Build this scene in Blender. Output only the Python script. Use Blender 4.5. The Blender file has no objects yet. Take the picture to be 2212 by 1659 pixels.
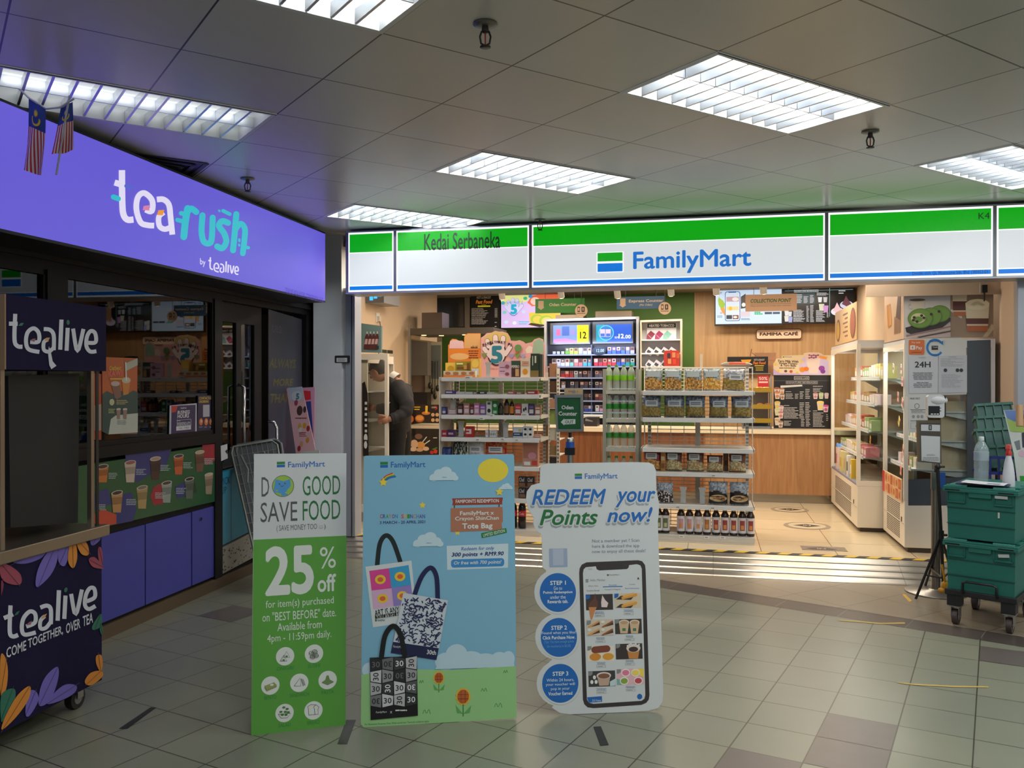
import bpy, math, random
from math import sin, cos, pi, radians as R
from mathutils import Vector as V, Matrix
random.seed(7)
SC = bpy.context.scene
COL = SC.collection
# ---------------------------------------------------------------- camera, world, exposure
W_PX, H_PX, F_PX = 2212, 1659, 1853.0
PITCH, HC = R(-0.216), 1.55
cd = bpy.data.cameras.new('camera'); cam = bpy.data.objects.new('camera', cd); COL.objects.link(cam)
cam.location = (0, 0, HC); cam.rotation_euler = (pi/2 + PITCH, 0, 0)
cd.sensor_width = 36; cd.lens = 36*F_PX/W_PX; cd.clip_start = .05; cd.clip_end = 60
SC.camera = cam
w = bpy.data.worlds.new('world'); SC.world = w; w.use_nodes = True
w.node_tree.nodes['Background'].inputs[0].default_value = (.78, .82, .84, 1)
w.node_tree.nodes['Background'].inputs[1].default_value = .52
vs = SC.view_settings; SC.display_settings.display_device = 'sRGB'
vs.view_transform = 'Standard'; vs.look = 'None'; vs.exposure = 0; vs.gamma = 1; vs.use_curve_mapping = False
cy = SC.cycles
cy.max_bounces = 7; cy.diffuse_bounces = 3; cy.glossy_bounces = 3; cy.transmission_bounces = 6
cy.transparent_max_bounces = 10; cy.caustics_reflective = False; cy.caustics_refractive = False
cy.sample_clamp_indirect = 4; cy.use_denoising = True
TUBE = 85.0          # ceiling tubes that burn
def area(name, loc, sx, sy, power, col, rot=(0, 0, 0)):
    l = bpy.data.lights.new(name, 'AREA'); l.shape = 'RECTANGLE'; l.size = sx; l.size_y = sy
    l.energy = power; l.color = col
    o = bpy.data.objects.new(name, l); o.location = loc; o.rotation_euler = rot; COL.objects.link(o); return o

# ---------------------------------------------------------------- measuring: pixel of the photograph -> point of the place
def ray(x, y):
    a, b = (x - W_PX/2)/F_PX, (H_PX/2 - y)/F_PX
    return V((a, cos(PITCH) - b*sin(PITCH), b*cos(PITCH) + sin(PITCH)))
def at_z(x, y, z=0.0):
    r = ray(x, y); return r*((z - HC)/r.z) + V((0, 0, HC))
AF = R(13.04); YS = -AF                       # the shop front is turned 13 degrees
SO = V((-1.45, 7.87, 0)); SU = V((cos(AF), -sin(AF), 0)); SV = V((sin(AF), cos(AF), 0))
FZ = .13                                      # shop floor above the mall floor
def S(u, v, z): return SO + SU*u + SV*v + V((0, 0, z))
def sv(x, y, v):
    r = ray(x, y); t = (SO.dot(SV) + v)/V((r.x, r.y, 0)).dot(SV); p = r*t
    return (V((p.x, p.y, 0)) - SO).dot(SU), p.z + HC
def su(x, y, u):                              # on a wall u = const -> (v, z)
    r = ray(x, y); t = (SO.dot(SU) + u)/V((r.x, r.y, 0)).dot(SU); p = r*t
    return (V((p.x, p.y, 0)) - SO).dot(SV), p.z + HC
def sz(x, y, z=FZ):
    d = at_z(x, y, z) - SO; return d.dot(SU), d.dot(SV)

# ---------------------------------------------------------------- materials
MATS = {}
def lin(c):
    return tuple(((k/255+.055)/1.055)**2.4 if k > 10 else k/255/12.92 for k in c)
def M(c, rough=.55, metal=0, emit=0, noise=0, trans=0, scale=9, spec=.5, alpha=1):
    key = (tuple(c), rough, metal, emit, noise, trans, scale, spec, alpha)
    if key in MATS: return MATS[key]
    m = bpy.data.materials.new('material_%d' % len(MATS)); m.use_nodes = True; nt = m.node_tree
    b = nt.nodes['Principled BSDF']; l = lin(c)
    b.inputs['Base Color'].default_value = (*l, 1); b.inputs['Roughness'].default_value = rough
    b.inputs['Metallic'].default_value = metal; b.inputs['Specular IOR Level'].default_value = spec
    if emit:
        b.inputs['Base Color'].default_value = (*[k*.3 for k in l], 1)
        b.inputs['Emission Color'].default_value = (*l, 1); b.inputs['Emission Strength'].default_value = emit
    if trans: b.inputs['Transmission Weight'].default_value = trans; b.inputs['IOR'].default_value = 1.2
    if alpha < 1: b.inputs['Alpha'].default_value = alpha
    if noise:
        tc = nt.nodes.new('ShaderNodeTexCoord'); n = nt.nodes.new('ShaderNodeTexNoise')
        n.inputs['Scale'].default_value = scale; n.inputs['Detail'].default_value = 5
        r = nt.nodes.new('ShaderNodeValToRGB')
        r.color_ramp.elements[0].position = .3; r.color_ramp.elements[1].position = .7
        r.color_ramp.elements[0].color = (*[k*(1-noise) for k in l], 1)
        r.color_ramp.elements[1].color = (*[min(1, k*(1+noise)) for k in l], 1)
        nt.links.new(tc.outputs['Object'], n.inputs['Vector']); nt.links.new(n.outputs['Fac'], r.inputs['Fac'])
        nt.links.new(r.outputs['Color'], b.inputs['Base Color'])
    MATS[key] = m; return m
def glass_mat(tint=(248, 250, 250), gloss=.09, rough=.02):
    key = ('glass', tint, gloss)
    if key in MATS: return MATS[key]
    m = bpy.data.materials.new('thin_glass'); m.use_nodes = True; nt = m.node_tree; nt.nodes.clear()
    o = nt.nodes.new('ShaderNodeOutputMaterial'); mx = nt.nodes.new('ShaderNodeMixShader')
    t = nt.nodes.new('ShaderNodeBsdfTransparent'); g = nt.nodes.new('ShaderNodeBsdfGlossy'); f = nt.nodes.new('ShaderNodeLayerWeight'); f.inputs[0].default_value = .5; pw = nt.nodes.new('ShaderNodeMath'); pw.operation = 'POWER'; pw.inputs[1].default_value = 4
    ad = nt.nodes.new('ShaderNodeMath'); ad.operation = 'ADD'; ad.inputs[1].default_value = gloss; ad.use_clamp = True
    t.inputs[0].default_value = (*lin(tint), 1); g.inputs['Roughness'].default_value = rough
    nt.links.new(f.outputs['Facing'], pw.inputs[0]); nt.links.new(pw.outputs[0], ad.inputs[0]); nt.links.new(ad.outputs[0], mx.inputs[0])
    nt.links.new(t.outputs[0], mx.inputs[1]); nt.links.new(g.outputs[0], mx.inputs[2]); nt.links.new(mx.outputs[0], o.inputs[0])
    MATS[key] = m; return m
def tile_mat(c1, c2, mort, w, h, m, rough, bump=0, noise=.06, bias=0.):
    mt = bpy.data.materials.new('tiles'); mt.use_nodes = True; nt = mt.node_tree; b = nt.nodes['Principled BSDF']
    tc = nt.nodes.new('ShaderNodeTexCoord'); br = nt.nodes.new('ShaderNodeTexBrick'); br.offset = 0; br.squash = 1
    br.inputs['Scale'].default_value = 1; br.inputs['Brick Width'].default_value = w; br.inputs['Row Height'].default_value = h
    br.inputs['Mortar Size'].default_value = m; br.inputs['Mortar Smooth'].default_value = .1; br.inputs['Bias'].default_value = bias
    br.inputs['Color1'].default_value = (*lin(c1), 1); br.inputs['Color2'].default_value = (*lin(c2), 1); br.inputs['Mortar'].default_value = (*lin(mort), 1)
    n = nt.nodes.new('ShaderNodeTexNoise'); n.inputs['Scale'].default_value = 2.3; n.inputs['Detail'].default_value = 6
    mx = nt.nodes.new('ShaderNodeMix'); mx.data_type = 'RGBA'; mx.blend_type = 'OVERLAY'; mx.inputs['Factor'].default_value = noise*2
    nt.links.new(tc.outputs['Object'], br.inputs['Vector']); nt.links.new(tc.outputs['Object'], n.inputs['Vector'])
    nt.links.new(br.outputs['Color'], mx.inputs['A']); nt.links.new(n.outputs['Fac'], mx.inputs['B'])
    nt.links.new(mx.outputs['Result'], b.inputs['Base Color']); b.inputs['Roughness'].default_value = rough
    return mt
def wood_mat(c1, c2, rough=.4, sc=(1.2, 1, 14), axis=0):
    mt = bpy.data.materials.new('wood'); mt.use_nodes = True; nt = mt.node_tree; b = nt.nodes['Principled BSDF']
    tc = nt.nodes.new('ShaderNodeTexCoord'); mp = nt.nodes.new('ShaderNodeMapping'); mp.inputs['Scale'].default_value = sc
    n = nt.nodes.new('ShaderNodeTexNoise'); n.inputs['Scale'].default_value = 3; n.inputs['Detail'].default_value = 7; n.inputs['Distortion'].default_value = .6
    r = nt.nodes.new('ShaderNodeValToRGB'); r.color_ramp.elements[0].position = .35; r.color_ramp.elements[1].position = .68
    r.color_ramp.elements[0].color = (*lin(c1), 1); r.color_ramp.elements[1].color = (*lin(c2), 1)
    nt.links.new(tc.outputs['Object'], mp.inputs[0]); nt.links.new(mp.outputs[0], n.inputs['Vector'])
    nt.links.new(n.outputs['Fac'], r.inputs[0]); nt.links.new(r.outputs[0], b.inputs['Base Color']); b.inputs['Roughness'].default_value = rough
    return mt
WHITE = M((225, 228, 226), .5); BLACK = M((14, 14, 16), .45); STEEL = M((165, 165, 165), .32, 1); CHROME = M((200, 200, 205), .15, 1)
FGREEN = M((30, 125, 40), .5); FBLUE = M((20, 98, 175), .5); DGREY = M((45, 46, 50), .5); GREY = M((130, 132, 132), .5)
RED = M((190, 40, 40), .5); YELLOW = M((235, 200, 40), .5); CREAM = M((228, 215, 190), .5); ORANGE = M((230, 120, 30), .5)
NAVY = M((24, 26, 74), .5); GLASS = glass_mat()

# ---------------------------------------------------------------- mesh builder
_TXT = {}
def text_geo(s, bold=0., shear=0., res=2, spacing=1.):
    key = (s, bold, shear, res, spacing)
    if key in _TXT: return _TXT[key]
    cu = bpy.data.curves.new('t', 'FONT'); cu.body = s; cu.size = 1; cu.shear = shear
    cu.resolution_u = res; cu.space_character = spacing; cu.align_x = 'CENTER'; cu.space_line = .95
    ob = bpy.data.objects.new('t', cu); me = bpy.data.meshes.new_from_object(ob)
    vs_ = [(v.co.x, v.co.y) for v in me.vertices]; fs = [tuple(p.vertices) for p in me.polygons]
    bpy.data.objects.remove(ob); bpy.data.curves.remove(cu); bpy.data.meshes.remove(me)
    if not vs_: vs_ = [(0, 0), (1, 0), (1, 1)]; fs = []
    if bold:                                              # heavier strokes: the outline repeated at small offsets
        n = len(vs_); k8 = 4 if bold < .03 else 8; v0, f0 = list(vs_), list(fs)
        for k in range(k8):
            t = 2*pi*k/k8; vs_ += [(x+bold*cos(t), y+bold*sin(t)) for x, y in v0]; fs += [tuple(i+n*(k+1) for i in f) for f in f0]
    x0 = min(v[0] for v in vs_); x1 = max(v[0] for v in vs_); y0 = min(v[1] for v in vs_); y1 = max(v[1] for v in vs_)
    _TXT[key] = ([((x-x0)/max(1e-6, x1-x0), (y-y0)/max(1e-6, y1-y0)) for x, y in vs_], fs, (x1-x0)/max(1e-6, y1-y0))
    return _TXT[key]
def smooth_path(pts, n=5, closed=False):
    P = [V(p) for p in pts]; out = []; k = len(P)
    for i in range(k if closed else k-1):
        if closed: a, b, c, d = P[(i-1) % k], P[i], P[(i+1) % k], P[(i+2) % k]
        else: a, b, c, d = P[max(0, i-1)], P[i], P[i+1], P[min(k-1, i+2)]
        for j in range(n):
            t = j/n; out.append(.5*((2*b) + (c-a)*t + (2*a-5*b+4*c-d)*t*t + (3*b-a-3*c+d)*t**3))
    if not closed: out.append(P[-1])
    return out
class B:
    def __init__(s): s.v = []; s.f = []; s.m = []; s.sm = []; s.mats = []
    def mi(s, mat):
        if mat not in s.mats: s.mats.append(mat)
        return s.mats.index(mat)
    def add(s, vs_, fs, mat, smooth=False):
        o = len(s.v); s.v += [tuple(v) for v in vs_]; k = s.mi(mat)
        for f in fs: s.f.append(tuple(i+o for i in f)); s.m.append(k); s.sm.append(smooth)
        return s
    def face(s, pts, mat): return s.add(pts, [tuple(range(len(pts)))], mat)
    def box(s, x0, y0, z0, x1, y1, z1, mat):
        x0, x1 = sorted((x0, x1)); y0, y1 = sorted((y0, y1)); z0, z1 = sorted((z0, z1))
        return s.add([(x0, y0, z0), (x1, y0, z0), (x1, y1, z0), (x0, y1, z0), (x0, y0, z1), (x1, y0, z1), (x1, y1, z1), (x0, y1, z1)],
                     [(0, 3, 2, 1), (4, 5, 6, 7), (0, 1, 5, 4), (1, 2, 6, 5), (2, 3, 7, 6), (3, 0, 4, 7)], mat)
    def bar(s, p, q, wx, wy, mat, up=(0, 0, 1)):
        p, q = V(p), V(q); d = (q-p).normalized(); a = d.cross(V(up))
        if a.length < 1e-4: a = V((1, 0, 0))
        a.normalize(); b = a.cross(d); vs_ = []
        for c in (p, q):
            for i, j in ((-1, -1), (1, -1), (1, 1), (-1, 1)): vs_.append(c + a*(i*wx/2) + b*(j*wy/2))
        return s.add(vs_, [(0, 1, 2, 3), (7, 6, 5, 4), (0, 4, 5, 1), (1, 5, 6, 2), (2, 6, 7, 3), (3, 7, 4, 0)], mat)
    def tube(s, pts, r, mat, seg=8, cap=True):
        P = [V(p) for p in pts]; n = len(P); vs_ = []; a = None
        for i, p in enumerate(P):
            d = (P[min(n-1, i+1)] - P[max(0, i-1)]).normalized()
            if a is None: a = d.cross(V((0, 0, 1))) if abs(d.z) < .95 else d.cross(V((1, 0, 0)))
            a = (a - d*a.dot(d)).normalized(); b = d.cross(a); rr = r[i] if isinstance(r, (list, tuple)) else r
            for k in range(seg): t = 2*pi*k/seg; vs_.append(p + (a*cos(t) + b*sin(t))*rr)
        fs = [(i*seg+k, i*seg+(k+1) % seg, (i+1)*seg+(k+1) % seg, (i+1)*seg+k) for i in range(n-1) for k in range(seg)]
        s.add(vs_, fs, mat, True)
        if cap: s.add(vs_[:seg], [tuple(range(seg))[::-1]], mat); s.add(vs_[-seg:], [tuple(range(seg))], mat)
        return s
    def lathe(s, prof, mat, seg=16, c=(0, 0, 0), sq=1.):
        vs_ = [(c[0]+r*cos(2*pi*k/seg), c[1]+r*sq*sin(2*pi*k/seg), c[2]+z) for r, z in prof for k in range(seg)]; n = len(prof)
        s.add(vs_, [(i*seg+k, i*seg+(k+1) % seg, (i+1)*seg+(k+1) % seg, (i+1)*seg+k) for i in range(n-1) for k in range(seg)], mat, True)
        if prof[0][0] > 1e-4: s.add(vs_[:seg], [tuple(range(seg))[::-1]], mat)
        if prof[-1][0] > 1e-4: s.add(vs_[-seg:], [tuple(range(seg))], mat)
        return s
    def sphere(s, c, r, mat, seg=14, rings=8):
        r = (r, r, r) if not isinstance(r, (tuple, list)) else r; vs_ = []
        for i in range(rings+1):
            a = pi*i/rings
            for k in range(seg): vs_.append((c[0]+r[0]*sin(a)*cos(2*pi*k/seg), c[1]+r[1]*sin(a)*sin(2*pi*k/seg), c[2]-r[2]*cos(a)))
        return s.add(vs_, [(i*seg+k, i*seg+(k+1) % seg, (i+1)*seg+(k+1) % seg, (i+1)*seg+k) for i in range(rings) for k in range(seg)], mat, True)
    def prism(s, poly, y0, y1, mat, side=None):           # outline in (x, z), front at y0
        n = len(poly); area_ = sum(poly[i][0]*poly[(i+1) % n][1]-poly[(i+1) % n][0]*poly[i][1] for i in range(n))
        if area_ < 0: poly = poly[::-1]
        vs_ = [(x, y0, z) for x, z in poly] + [(x, y1, z) for x, z in poly]
        s.add(vs_, [tuple(range(n)), tuple(range(2*n-1, n-1, -1))], mat)
        return s.add(vs_, [(i, i+n, (i+1) % n+n, (i+1) % n) for i in range(n)], side or mat)
    def xprism(s, poly, x0, x1, mat):                     # outline in (y, z) swept along x
        n = len(poly); vs_ = [(x0, y, z) for y, z in poly] + [(x1, y, z) for y, z in poly]
        return s.add(vs_, [tuple(range(n))[::-1], tuple(range(n, 2*n))] + [(i, (i+1) % n, (i+1) % n+n, i+n) for i in range(n)], mat)
    def text(s, string, x, z, w_, h_, mat, y=0., bold=0., shear=0., res=2, origin=None, ax=None, up=None, spacing=1., rot=0):
        vs_, fs, _ = text_geo(string, bold, shear, res, spacing)
        o = V(origin) if origin else V((0, y, 0)); ax = V(ax) if ax else V((1, 0, 0)); up = V(up) if up else V((0, 0, 1))
        c, sn = cos(rot), sin(rot); out = []; nrm = ax.cross(up); n0 = len(vs_)//((4 if bold < .03 else 8)+1) if bold else len(vs_)
        for i, (a, b) in enumerate(vs_):                  # repeats of a heavy letter lie a hair apart
            p, q = (a-.5)*w_, (b-.5)*h_; out.append(o + ax*(x+p*c-q*sn) + up*(z+p*sn+q*c) + nrm*(2.5e-5*(i//n0)))
        return s.add(out, fs, mat)
    def obj(s, name, parent=None, loc=None, rz=0, rx=0, bev=0, kind=None, sub=0, weld=False):
        me = bpy.data.meshes.new(name); me.from_pydata(s.v, [], s.f)
        for m in s.mats: me.materials.append(m)
        for p, k, q in zip(me.polygons, s.m, s.sm): p.material_index = k; p.use_smooth = q
        o = bpy.data.objects.new(name, me); COL.objects.link(o)
        if parent: o.parent = parent
        if loc is not None: o.location = loc
        o.rotation_euler = (rx, 0, rz)
        if bev:
            md = o.modifiers.new('b', 'BEVEL'); md.width = bev; md.segments = 2; md.limit_method = 'ANGLE'; md.angle_limit = R(40)
        if sub: md = o.modifiers.new('s', 'SUBSURF'); md.levels = md.render_levels = sub
        if kind: o['kind'] = kind
        return o
def rrect(x0, z0, x1, z1, r, n=5):
    out = []
    for cx, cz, a in ((x1-r, z1-r, 0), (x0+r, z1-r, pi/2), (x0+r, z0+r, pi), (x1-r, z0+r, 3*pi/2)):
        for k in range(n+1): t = a+pi/2*k/n; out.append((cx+r*cos(t), cz+r*sin(t)))
    return out
def circ(cx, cz, rx, rz=None, n=28): return [(cx+rx*cos(2*pi*k/n), cz+(rz or rx)*sin(2*pi*k/n)) for k in range(n)]
def tag(o, label, cat, group=None):
    o['label'] = label; o['category'] = cat
    if group: o['group'] = group
    return o
def thing(name, label, cat, loc=(0, 0, 0), rz=0, group=None):
    o = bpy.data.objects.new(name, None); o.empty_display_size = .1; COL.objects.link(o); o.location = loc; o.rotation_euler = (0, 0, rz)
    return tag(o, label, cat, group)
def copy_thing(o, loc, rz, label, group=None):
    c = o.copy(); COL.objects.link(c); c.location = loc; c.rotation_euler = (0, 0, rz); c['label'] = label
    if group: c['group'] = group
    def rec(a, b):
        for ch in list(a.children):
            d = ch.copy(); COL.objects.link(d); d.parent = b; rec(ch, d)
    rec(o, c); return c
ORD = ['first', 'second', 'third', 'fourth', 'fifth', 'sixth', 'seventh', 'eighth', 'ninth', 'tenth', 'eleventh', 'twelfth', 'thirteenth', 'fourteenth']
def nth(i, n):
    if n == 1: return 'only'
    if i == 0: return 'leftmost'
    if i == n-1: return 'rightmost'
    return ORD[i]+' from left'

# ---------------------------------------------------------------- flat printed or painted work on a board
class Art:
    """Marks on one plane. Coordinates are measured on the photograph and brought onto the plane."""
    def __init__(s, origin, yaw, lean=0., eps=.0004, o=(0, 0), k=1.):
        s.o3 = V(origin); s.yaw = yaw; s.lean = lean
        s.ex = V((cos(yaw), sin(yaw), 0)); n = V((-sin(yaw), cos(yaw), 0))
        s.eu = V((0, 0, 1))*cos(lean) + n*sin(lean); s.en = s.ex.cross(s.eu)*-1   # en points into the wall
        s.en = n*cos(lean) - V((0, 0, 1))*sin(lean)
        s.eps = eps; s.lay = 0; s.bx = []; s.parts = {}; s.cur = 'print'; s.off = o; s.k = k
    def P(s, x, y):
        r = ray(x/s.k+s.off[0], y/s.k+s.off[1]); t = (s.o3-V((0, 0, HC))).dot(s.en)/r.dot(s.en); d = r*t+V((0, 0, HC))-s.o3
        return d.dot(s.ex), d.dot(s.eu)
    def to(s, name):
        s.cur = name; return s
    def zoom(s, ox, oy, k): s.off = (ox, oy); s.k = k; return s
    @property
    def b(s): return s.parts.setdefault(s.cur, B())
    def up(s, pts):                                       # just above whatever it overlaps
        x0, x1 = min(p[0] for p in pts), max(p[0] for p in pts); y0, y1 = min(p[1] for p in pts), max(p[1] for p in pts)
        L = 1 + max([b[4] for b in s.bx if b[0] < x1 and b[1] > x0 and b[2] < y1 and b[3] > y0], default=0)
        s.bx.append((x0, x1, y0, y1, L)); return -(s.lay+L)*s.eps
    def poly_l(s, pts, mat):
        y = s.up(pts); n = len(pts); ar = sum(pts[i][0]*pts[(i+1) % n][1]-pts[(i+1) % n][0]*pts[i][1] for i in range(n))
        if ar < 0: pts = pts[::-1]
        s.b.face([(a, y, c) for a, c in pts], mat); return s
    def poly(s, pts, mat): return s.poly_l([s.P(*p) for p in pts], mat)
    def fr(s, x0, y0, x1, y1):
        xm, ym = (x0+x1)/2, (y0+y1)/2; c = s.P(xm, ym); w_ = s.P(x1, ym)[0]-s.P(x0, ym)[0]; h = s.P(xm, y0)[1]-s.P(xm, y1)[1]
        return c[0], c[1], w_, h
    def rect(s, x0, y0, x1, y1, mat, r=0):
        c = s.fr(x0, y0, x1, y1); a, b, w_, h = c
        if r:
            rr = min(r/s.k*w_/(abs(x1-x0)/s.k), w_/2.01, h/2.01); return s.poly_l(rrect(a-w_/2, b-h/2, a+w_/2, b+h/2, rr), mat)
        return s.poly_l([(a-w_/2, b-h/2), (a+w_/2, b-h/2), (a+w_/2, b+h/2), (a-w_/2, b+h/2)], mat)
    def frame(s, x0, y0, x1, y1, t, mat):
        s.rect(x0, y0, x1, y0+t, mat); s.rect(x0, y1-t, x1, y1, mat); s.rect(x0, y0, x0+t, y1, mat); return s.rect(x1-t, y0, x1, y1, mat)
    def ell(s, cx, cy, rx, ry, mat, n=28):
        a, b, w_, h = s.fr(cx-rx, cy-ry, cx+rx, cy+ry); return s.poly_l(circ(a, b, w_/2, h/2, n), mat)
    def stroke(s, pts, w_, mat, sm=True, rnd=True):           # a brush line of even width
        L = smooth_path(pts, 5) if sm and len(pts) > 2 else [V(q) for q in pts]; n = len(L); h = w_/2; e = []
        for i in range(n):
            d = (L[min(n-1, i+1)]-L[max(0, i-1)]); d = d.normalized() if d.length > 1e-9 else V((1, 0)); e.append(V((-d.y, d.x))*h)
        A_ = [s.P(*(c+d)) for c, d in zip(L, e)] + [s.P(*(c-d)) for c, d in zip(L, e)]; y = s.up(A_)
        s.b.add([(a, y, c) for a, c in A_], [(i, i+1, n+i+1, n+i) for i in range(n-1)], mat)
        if rnd:
            for k, c in enumerate((L[0], L[-1])): s.b.face([(a, y-2e-5*(k+1), b) for a, b in [s.P(*q) for q in circ(c.x, c.y, h, n=12)]][::-1], mat)
        return s
    def stroke_l(s, L, wl, mat, sm=True, rnd=True):
        if sm and len(L) > 2: L = [tuple(p) for p in smooth_path([(a, b) for a, b in L], 5)]
        h = wl/2; y = s.up([(a-h, b-h) for a, b in L]+[(a+h, b+h) for a, b in L]); P = [V((a, b)) for a, b in L]; n = len(P); lf = []; rt = []
        for i in range(n):
            d = (P[min(n-1, i+1)]-P[max(0, i-1)]); d = d.normalized() if d.length > 1e-9 else V((1, 0)); q = V((-d.y, d.x))*wl/2
            lf.append(P[i]+q); rt.append(P[i]-q)
        vs_ = [(p.x, y, p.y) for p in lf+rt]
        s.b.add(vs_, [(n+i, n+i+1, i+1, i) for i in range(n-1)], mat)
        if rnd:
            for k, p in enumerate((P[0], P[-1])): s.b.face([(a, y-2e-5*(k+1), c) for a, c in circ(p.x, p.y, wl/2, n=12)], mat)
        return s
    def text(s, string, x0, y0, x1, y1, mat, bold=0., shear=0., res=2, rot=0, spacing=1.):
        a, b, w_, h = s.fr(x0, y0, x1, y1); s.b.text(string, a, b, w_, h, mat, y=s.up([(a-w_/2, b-h/2), (a+w_/2, b+h/2)]), bold=bold, shear=shear, res=res, rot=rot, spacing=spacing); return s
    def lines(s, x0, y0, x1, y1, n, mat, fill=.45, rag=.35, center=False):
        rn = random.Random(int(x0*7+y0*13)); dy = (y1-y0)/n
        for i in range(n):
            w_ = (x1-x0)*(1-rag*rn.random()); yc = y0+dy*(i+.5); xs = (x0+x1-w_)/2 if center else x0; e = xs+w_; hh = dy*fill/2
            while xs < e-.3:
                ww = min(e-xs, (x1-x0)*(.08+.2*rn.random())); s.rect(xs, yc-hh, xs+ww*.9, yc+hh, mat); xs += ww
        return s
    def build(s, parent, off=0.):
        inv = parent.matrix_basis.inverted() if parent else None
        for n, b in s.parts.items():
            o = b.obj(n); mw = Matrix.Translation(s.o3) @ Matrix((( s.ex.x, s.en.x, s.eu.x, 0), (s.ex.y, s.en.y, s.eu.y, 0), (s.ex.z, s.en.z, s.eu.z, 0), (0, 0, 0, 1)))
            if parent: o.parent = parent; o.matrix_basis = inv @ mw
            else: o.matrix_basis = mw
    def place(s, b, name, parent=None, bev=0):                # a mesh in the plane's own axes
        o = b.obj(name, bev=bev); mw = Matrix.Translation(s.o3) @ Matrix(((s.ex.x, s.en.x, s.eu.x, 0), (s.ex.y, s.en.y, s.eu.y, 0), (s.ex.z, s.en.z, s.eu.z, 0), (0, 0, 0, 1)))
        if parent: o.parent = parent; o.matrix_basis = parent.matrix_basis.inverted() @ mw
        else: o.matrix_basis = mw
        return o
# strokes of the tea shop's lettering, in a 710 x 345 box (y down)
TL = [([(52, 0), (46, 205), (70, 255), (110, 258)], 33), ([(0, 82), (70, 78)], 33),
      ([(172, 215), (238, 208), (240, 140), (200, 105), (152, 140), (138, 215), (160, 275), (245, 290)], 32),
      ([(280, 105), (330, 108), (360, 150), (360, 268)], 32), ([(312, 185), (280, 210), (280, 270), (320, 282), (356, 250)], 30),
      ([(422, 20), (412, 260)], 33), ([(472, 82), (463, 265)], 32), ([(515, 85), (550, 262), (598, 82)], 31),
      ([(632, 190), (694, 180), (690, 110), (655, 95), (626, 140), (620, 215), (650, 258), (700, 252)], 31)]
def fm_logo(a, x0, y0, x1, y1, g, bl, tx=None, gap=.24):
    w_ = (x1-x0); lx = x0+w_*.17; h = y1-y0
    a.to('logo'); a.rect(x0, y0+h*.02, lx, y0+h*.42, g); a.rect(x0, y0+h*.48, lx, y0+h*.9, bl)
    a.to('lettering'); a.text('FamilyMart', x0+w_*.235, y0-h*.02, x1, y1+h*.13, tx or bl, bold=.012, res=2)
# ================================================================ the setting
def struct(o): o['kind'] = 'structure'; return o
FYAW = R(90-29.44)
fo = at_z(1552.8, 1452.6)
floor_m = tile_mat((127, 127, 110), (121, 122, 107), (62, 58, 46), .3, .3, .0032, .3, noise=.05)
fb = B().face([(-14, -14, 0), (14, -14, 0), (14, 14, 0), (-14, 14, 0)], floor_m)
frot = Matrix.Rotation(FYAW, 4, 'Z')
def floc(x, y): p = frot.inverted() @ (at_z(x, y) - fo); return p.x, p.y
dk = M((96, 88, 84), .32, noise=.06)
for i, j in {tuple(math.floor(c_/.3) for c_ in floc(*px)) for px in ((1860, 1580), (1640, 1650), (2170, 1425), (495, 1333), (1790, 1640))}:
    fb.face([(i*.3+.003, j*.3+.003, .0006), (i*.3+.297, j*.3+.003, .0006), (i*.3+.297, j*.3+.297, .0006), (i*.3+.003, j*.3+.297, .0006)], dk)
# grey band and the beige diagonal tiles in front of the ramp
q = [(1.115, 6.413), (2.938, 5.011), (3.09, 5.21), (1.17, 6.729)]
d1 = V((1.823, -1.402)).normalized(); nn = V((-d1.y, d1.x)); p0 = V((1.115, 6.413)) - d1*1.2
def wl(p, z): v = frot.inverted() @ (V((p.x, p.y, 0)) - fo); return (v.x, v.y, z)
beige = tile_mat((146, 132, 112), (138, 126, 108), (88, 76, 60), .42, .42, .003, .3, noise=.05)
E1, E2 = p0, p0 + d1*5.5
ramp_l, ramp_r = S(-.2, -.36, 0), S(6.5, -.36, 0)
band = []
for k in range(14):
    a = E1 + d1*(k*.415); b = E1 + d1*(k*.415+.41); c = .88 + .18*((k*7) % 5)/5
    fb.face([wl(a, .0008), wl(b, .0008), wl(b+nn*.225, .0008), wl(a+nn*.225, .0008)], M((int(82*c), int(73*c), int(68*c)), .3, noise=.05))
struct(fb.obj('floor', loc=fo, rz=FYAW))
b2 = B(); E3 = E1+nn*.228
E3 = E3+d1*.60
pts = [E3, E3+d1*5.5, V((ramp_r.x, ramp_r.y)), V((ramp_l.x, ramp_l.y))]
by = YS + R(45); bro = Matrix.Rotation(by, 4, 'Z').inverted()
b2.face([tuple(bro @ V((p.x, p.y, .0012))) for p in pts], beige)
o = struct(b2.obj('trim_1', rz=by))
# ---- ceiling of square panels, openings left for the fittings
CY, CZ = R(34.19), 2.88
CO = V((at_z(1106, 142, CZ).x, at_z(1106, 142, CZ).y, 0)); crot = Matrix.Rotation(CY, 4, 'Z')
def cl(i, j, z=CZ): v = crot @ V((i*.6, j*.6, 0)); return V((v.x+CO.x, v.y+CO.y, z))
FIX = [((1, -1), 1), ((1, 2), 1), ((1, 5), 1), ((-3, 2), .05), ((-3, -1), .5), ((5, -1), 1)]
holes = {(i+k, j) for (i, j), e in FIX for k in (0, 1)}
ceil_m = tile_mat((212, 210, 206), (206, 204, 199), (56, 54, 50), .6, .6, .004, .28, noise=.03)
c = B()
for i in range(-14, 16):
    for j in range(-14, 16):
        if (i, j) not in holes: c.face([(i*.6, j*.6, 0), (i*.6, j*.6+.6, 0), (i*.6+.6, j*.6+.6, 0), (i*.6+.6, j*.6, 0)], ceil_m)
struct(c.obj('ceiling', loc=(CO.x, CO.y, CZ), rz=CY))
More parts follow.
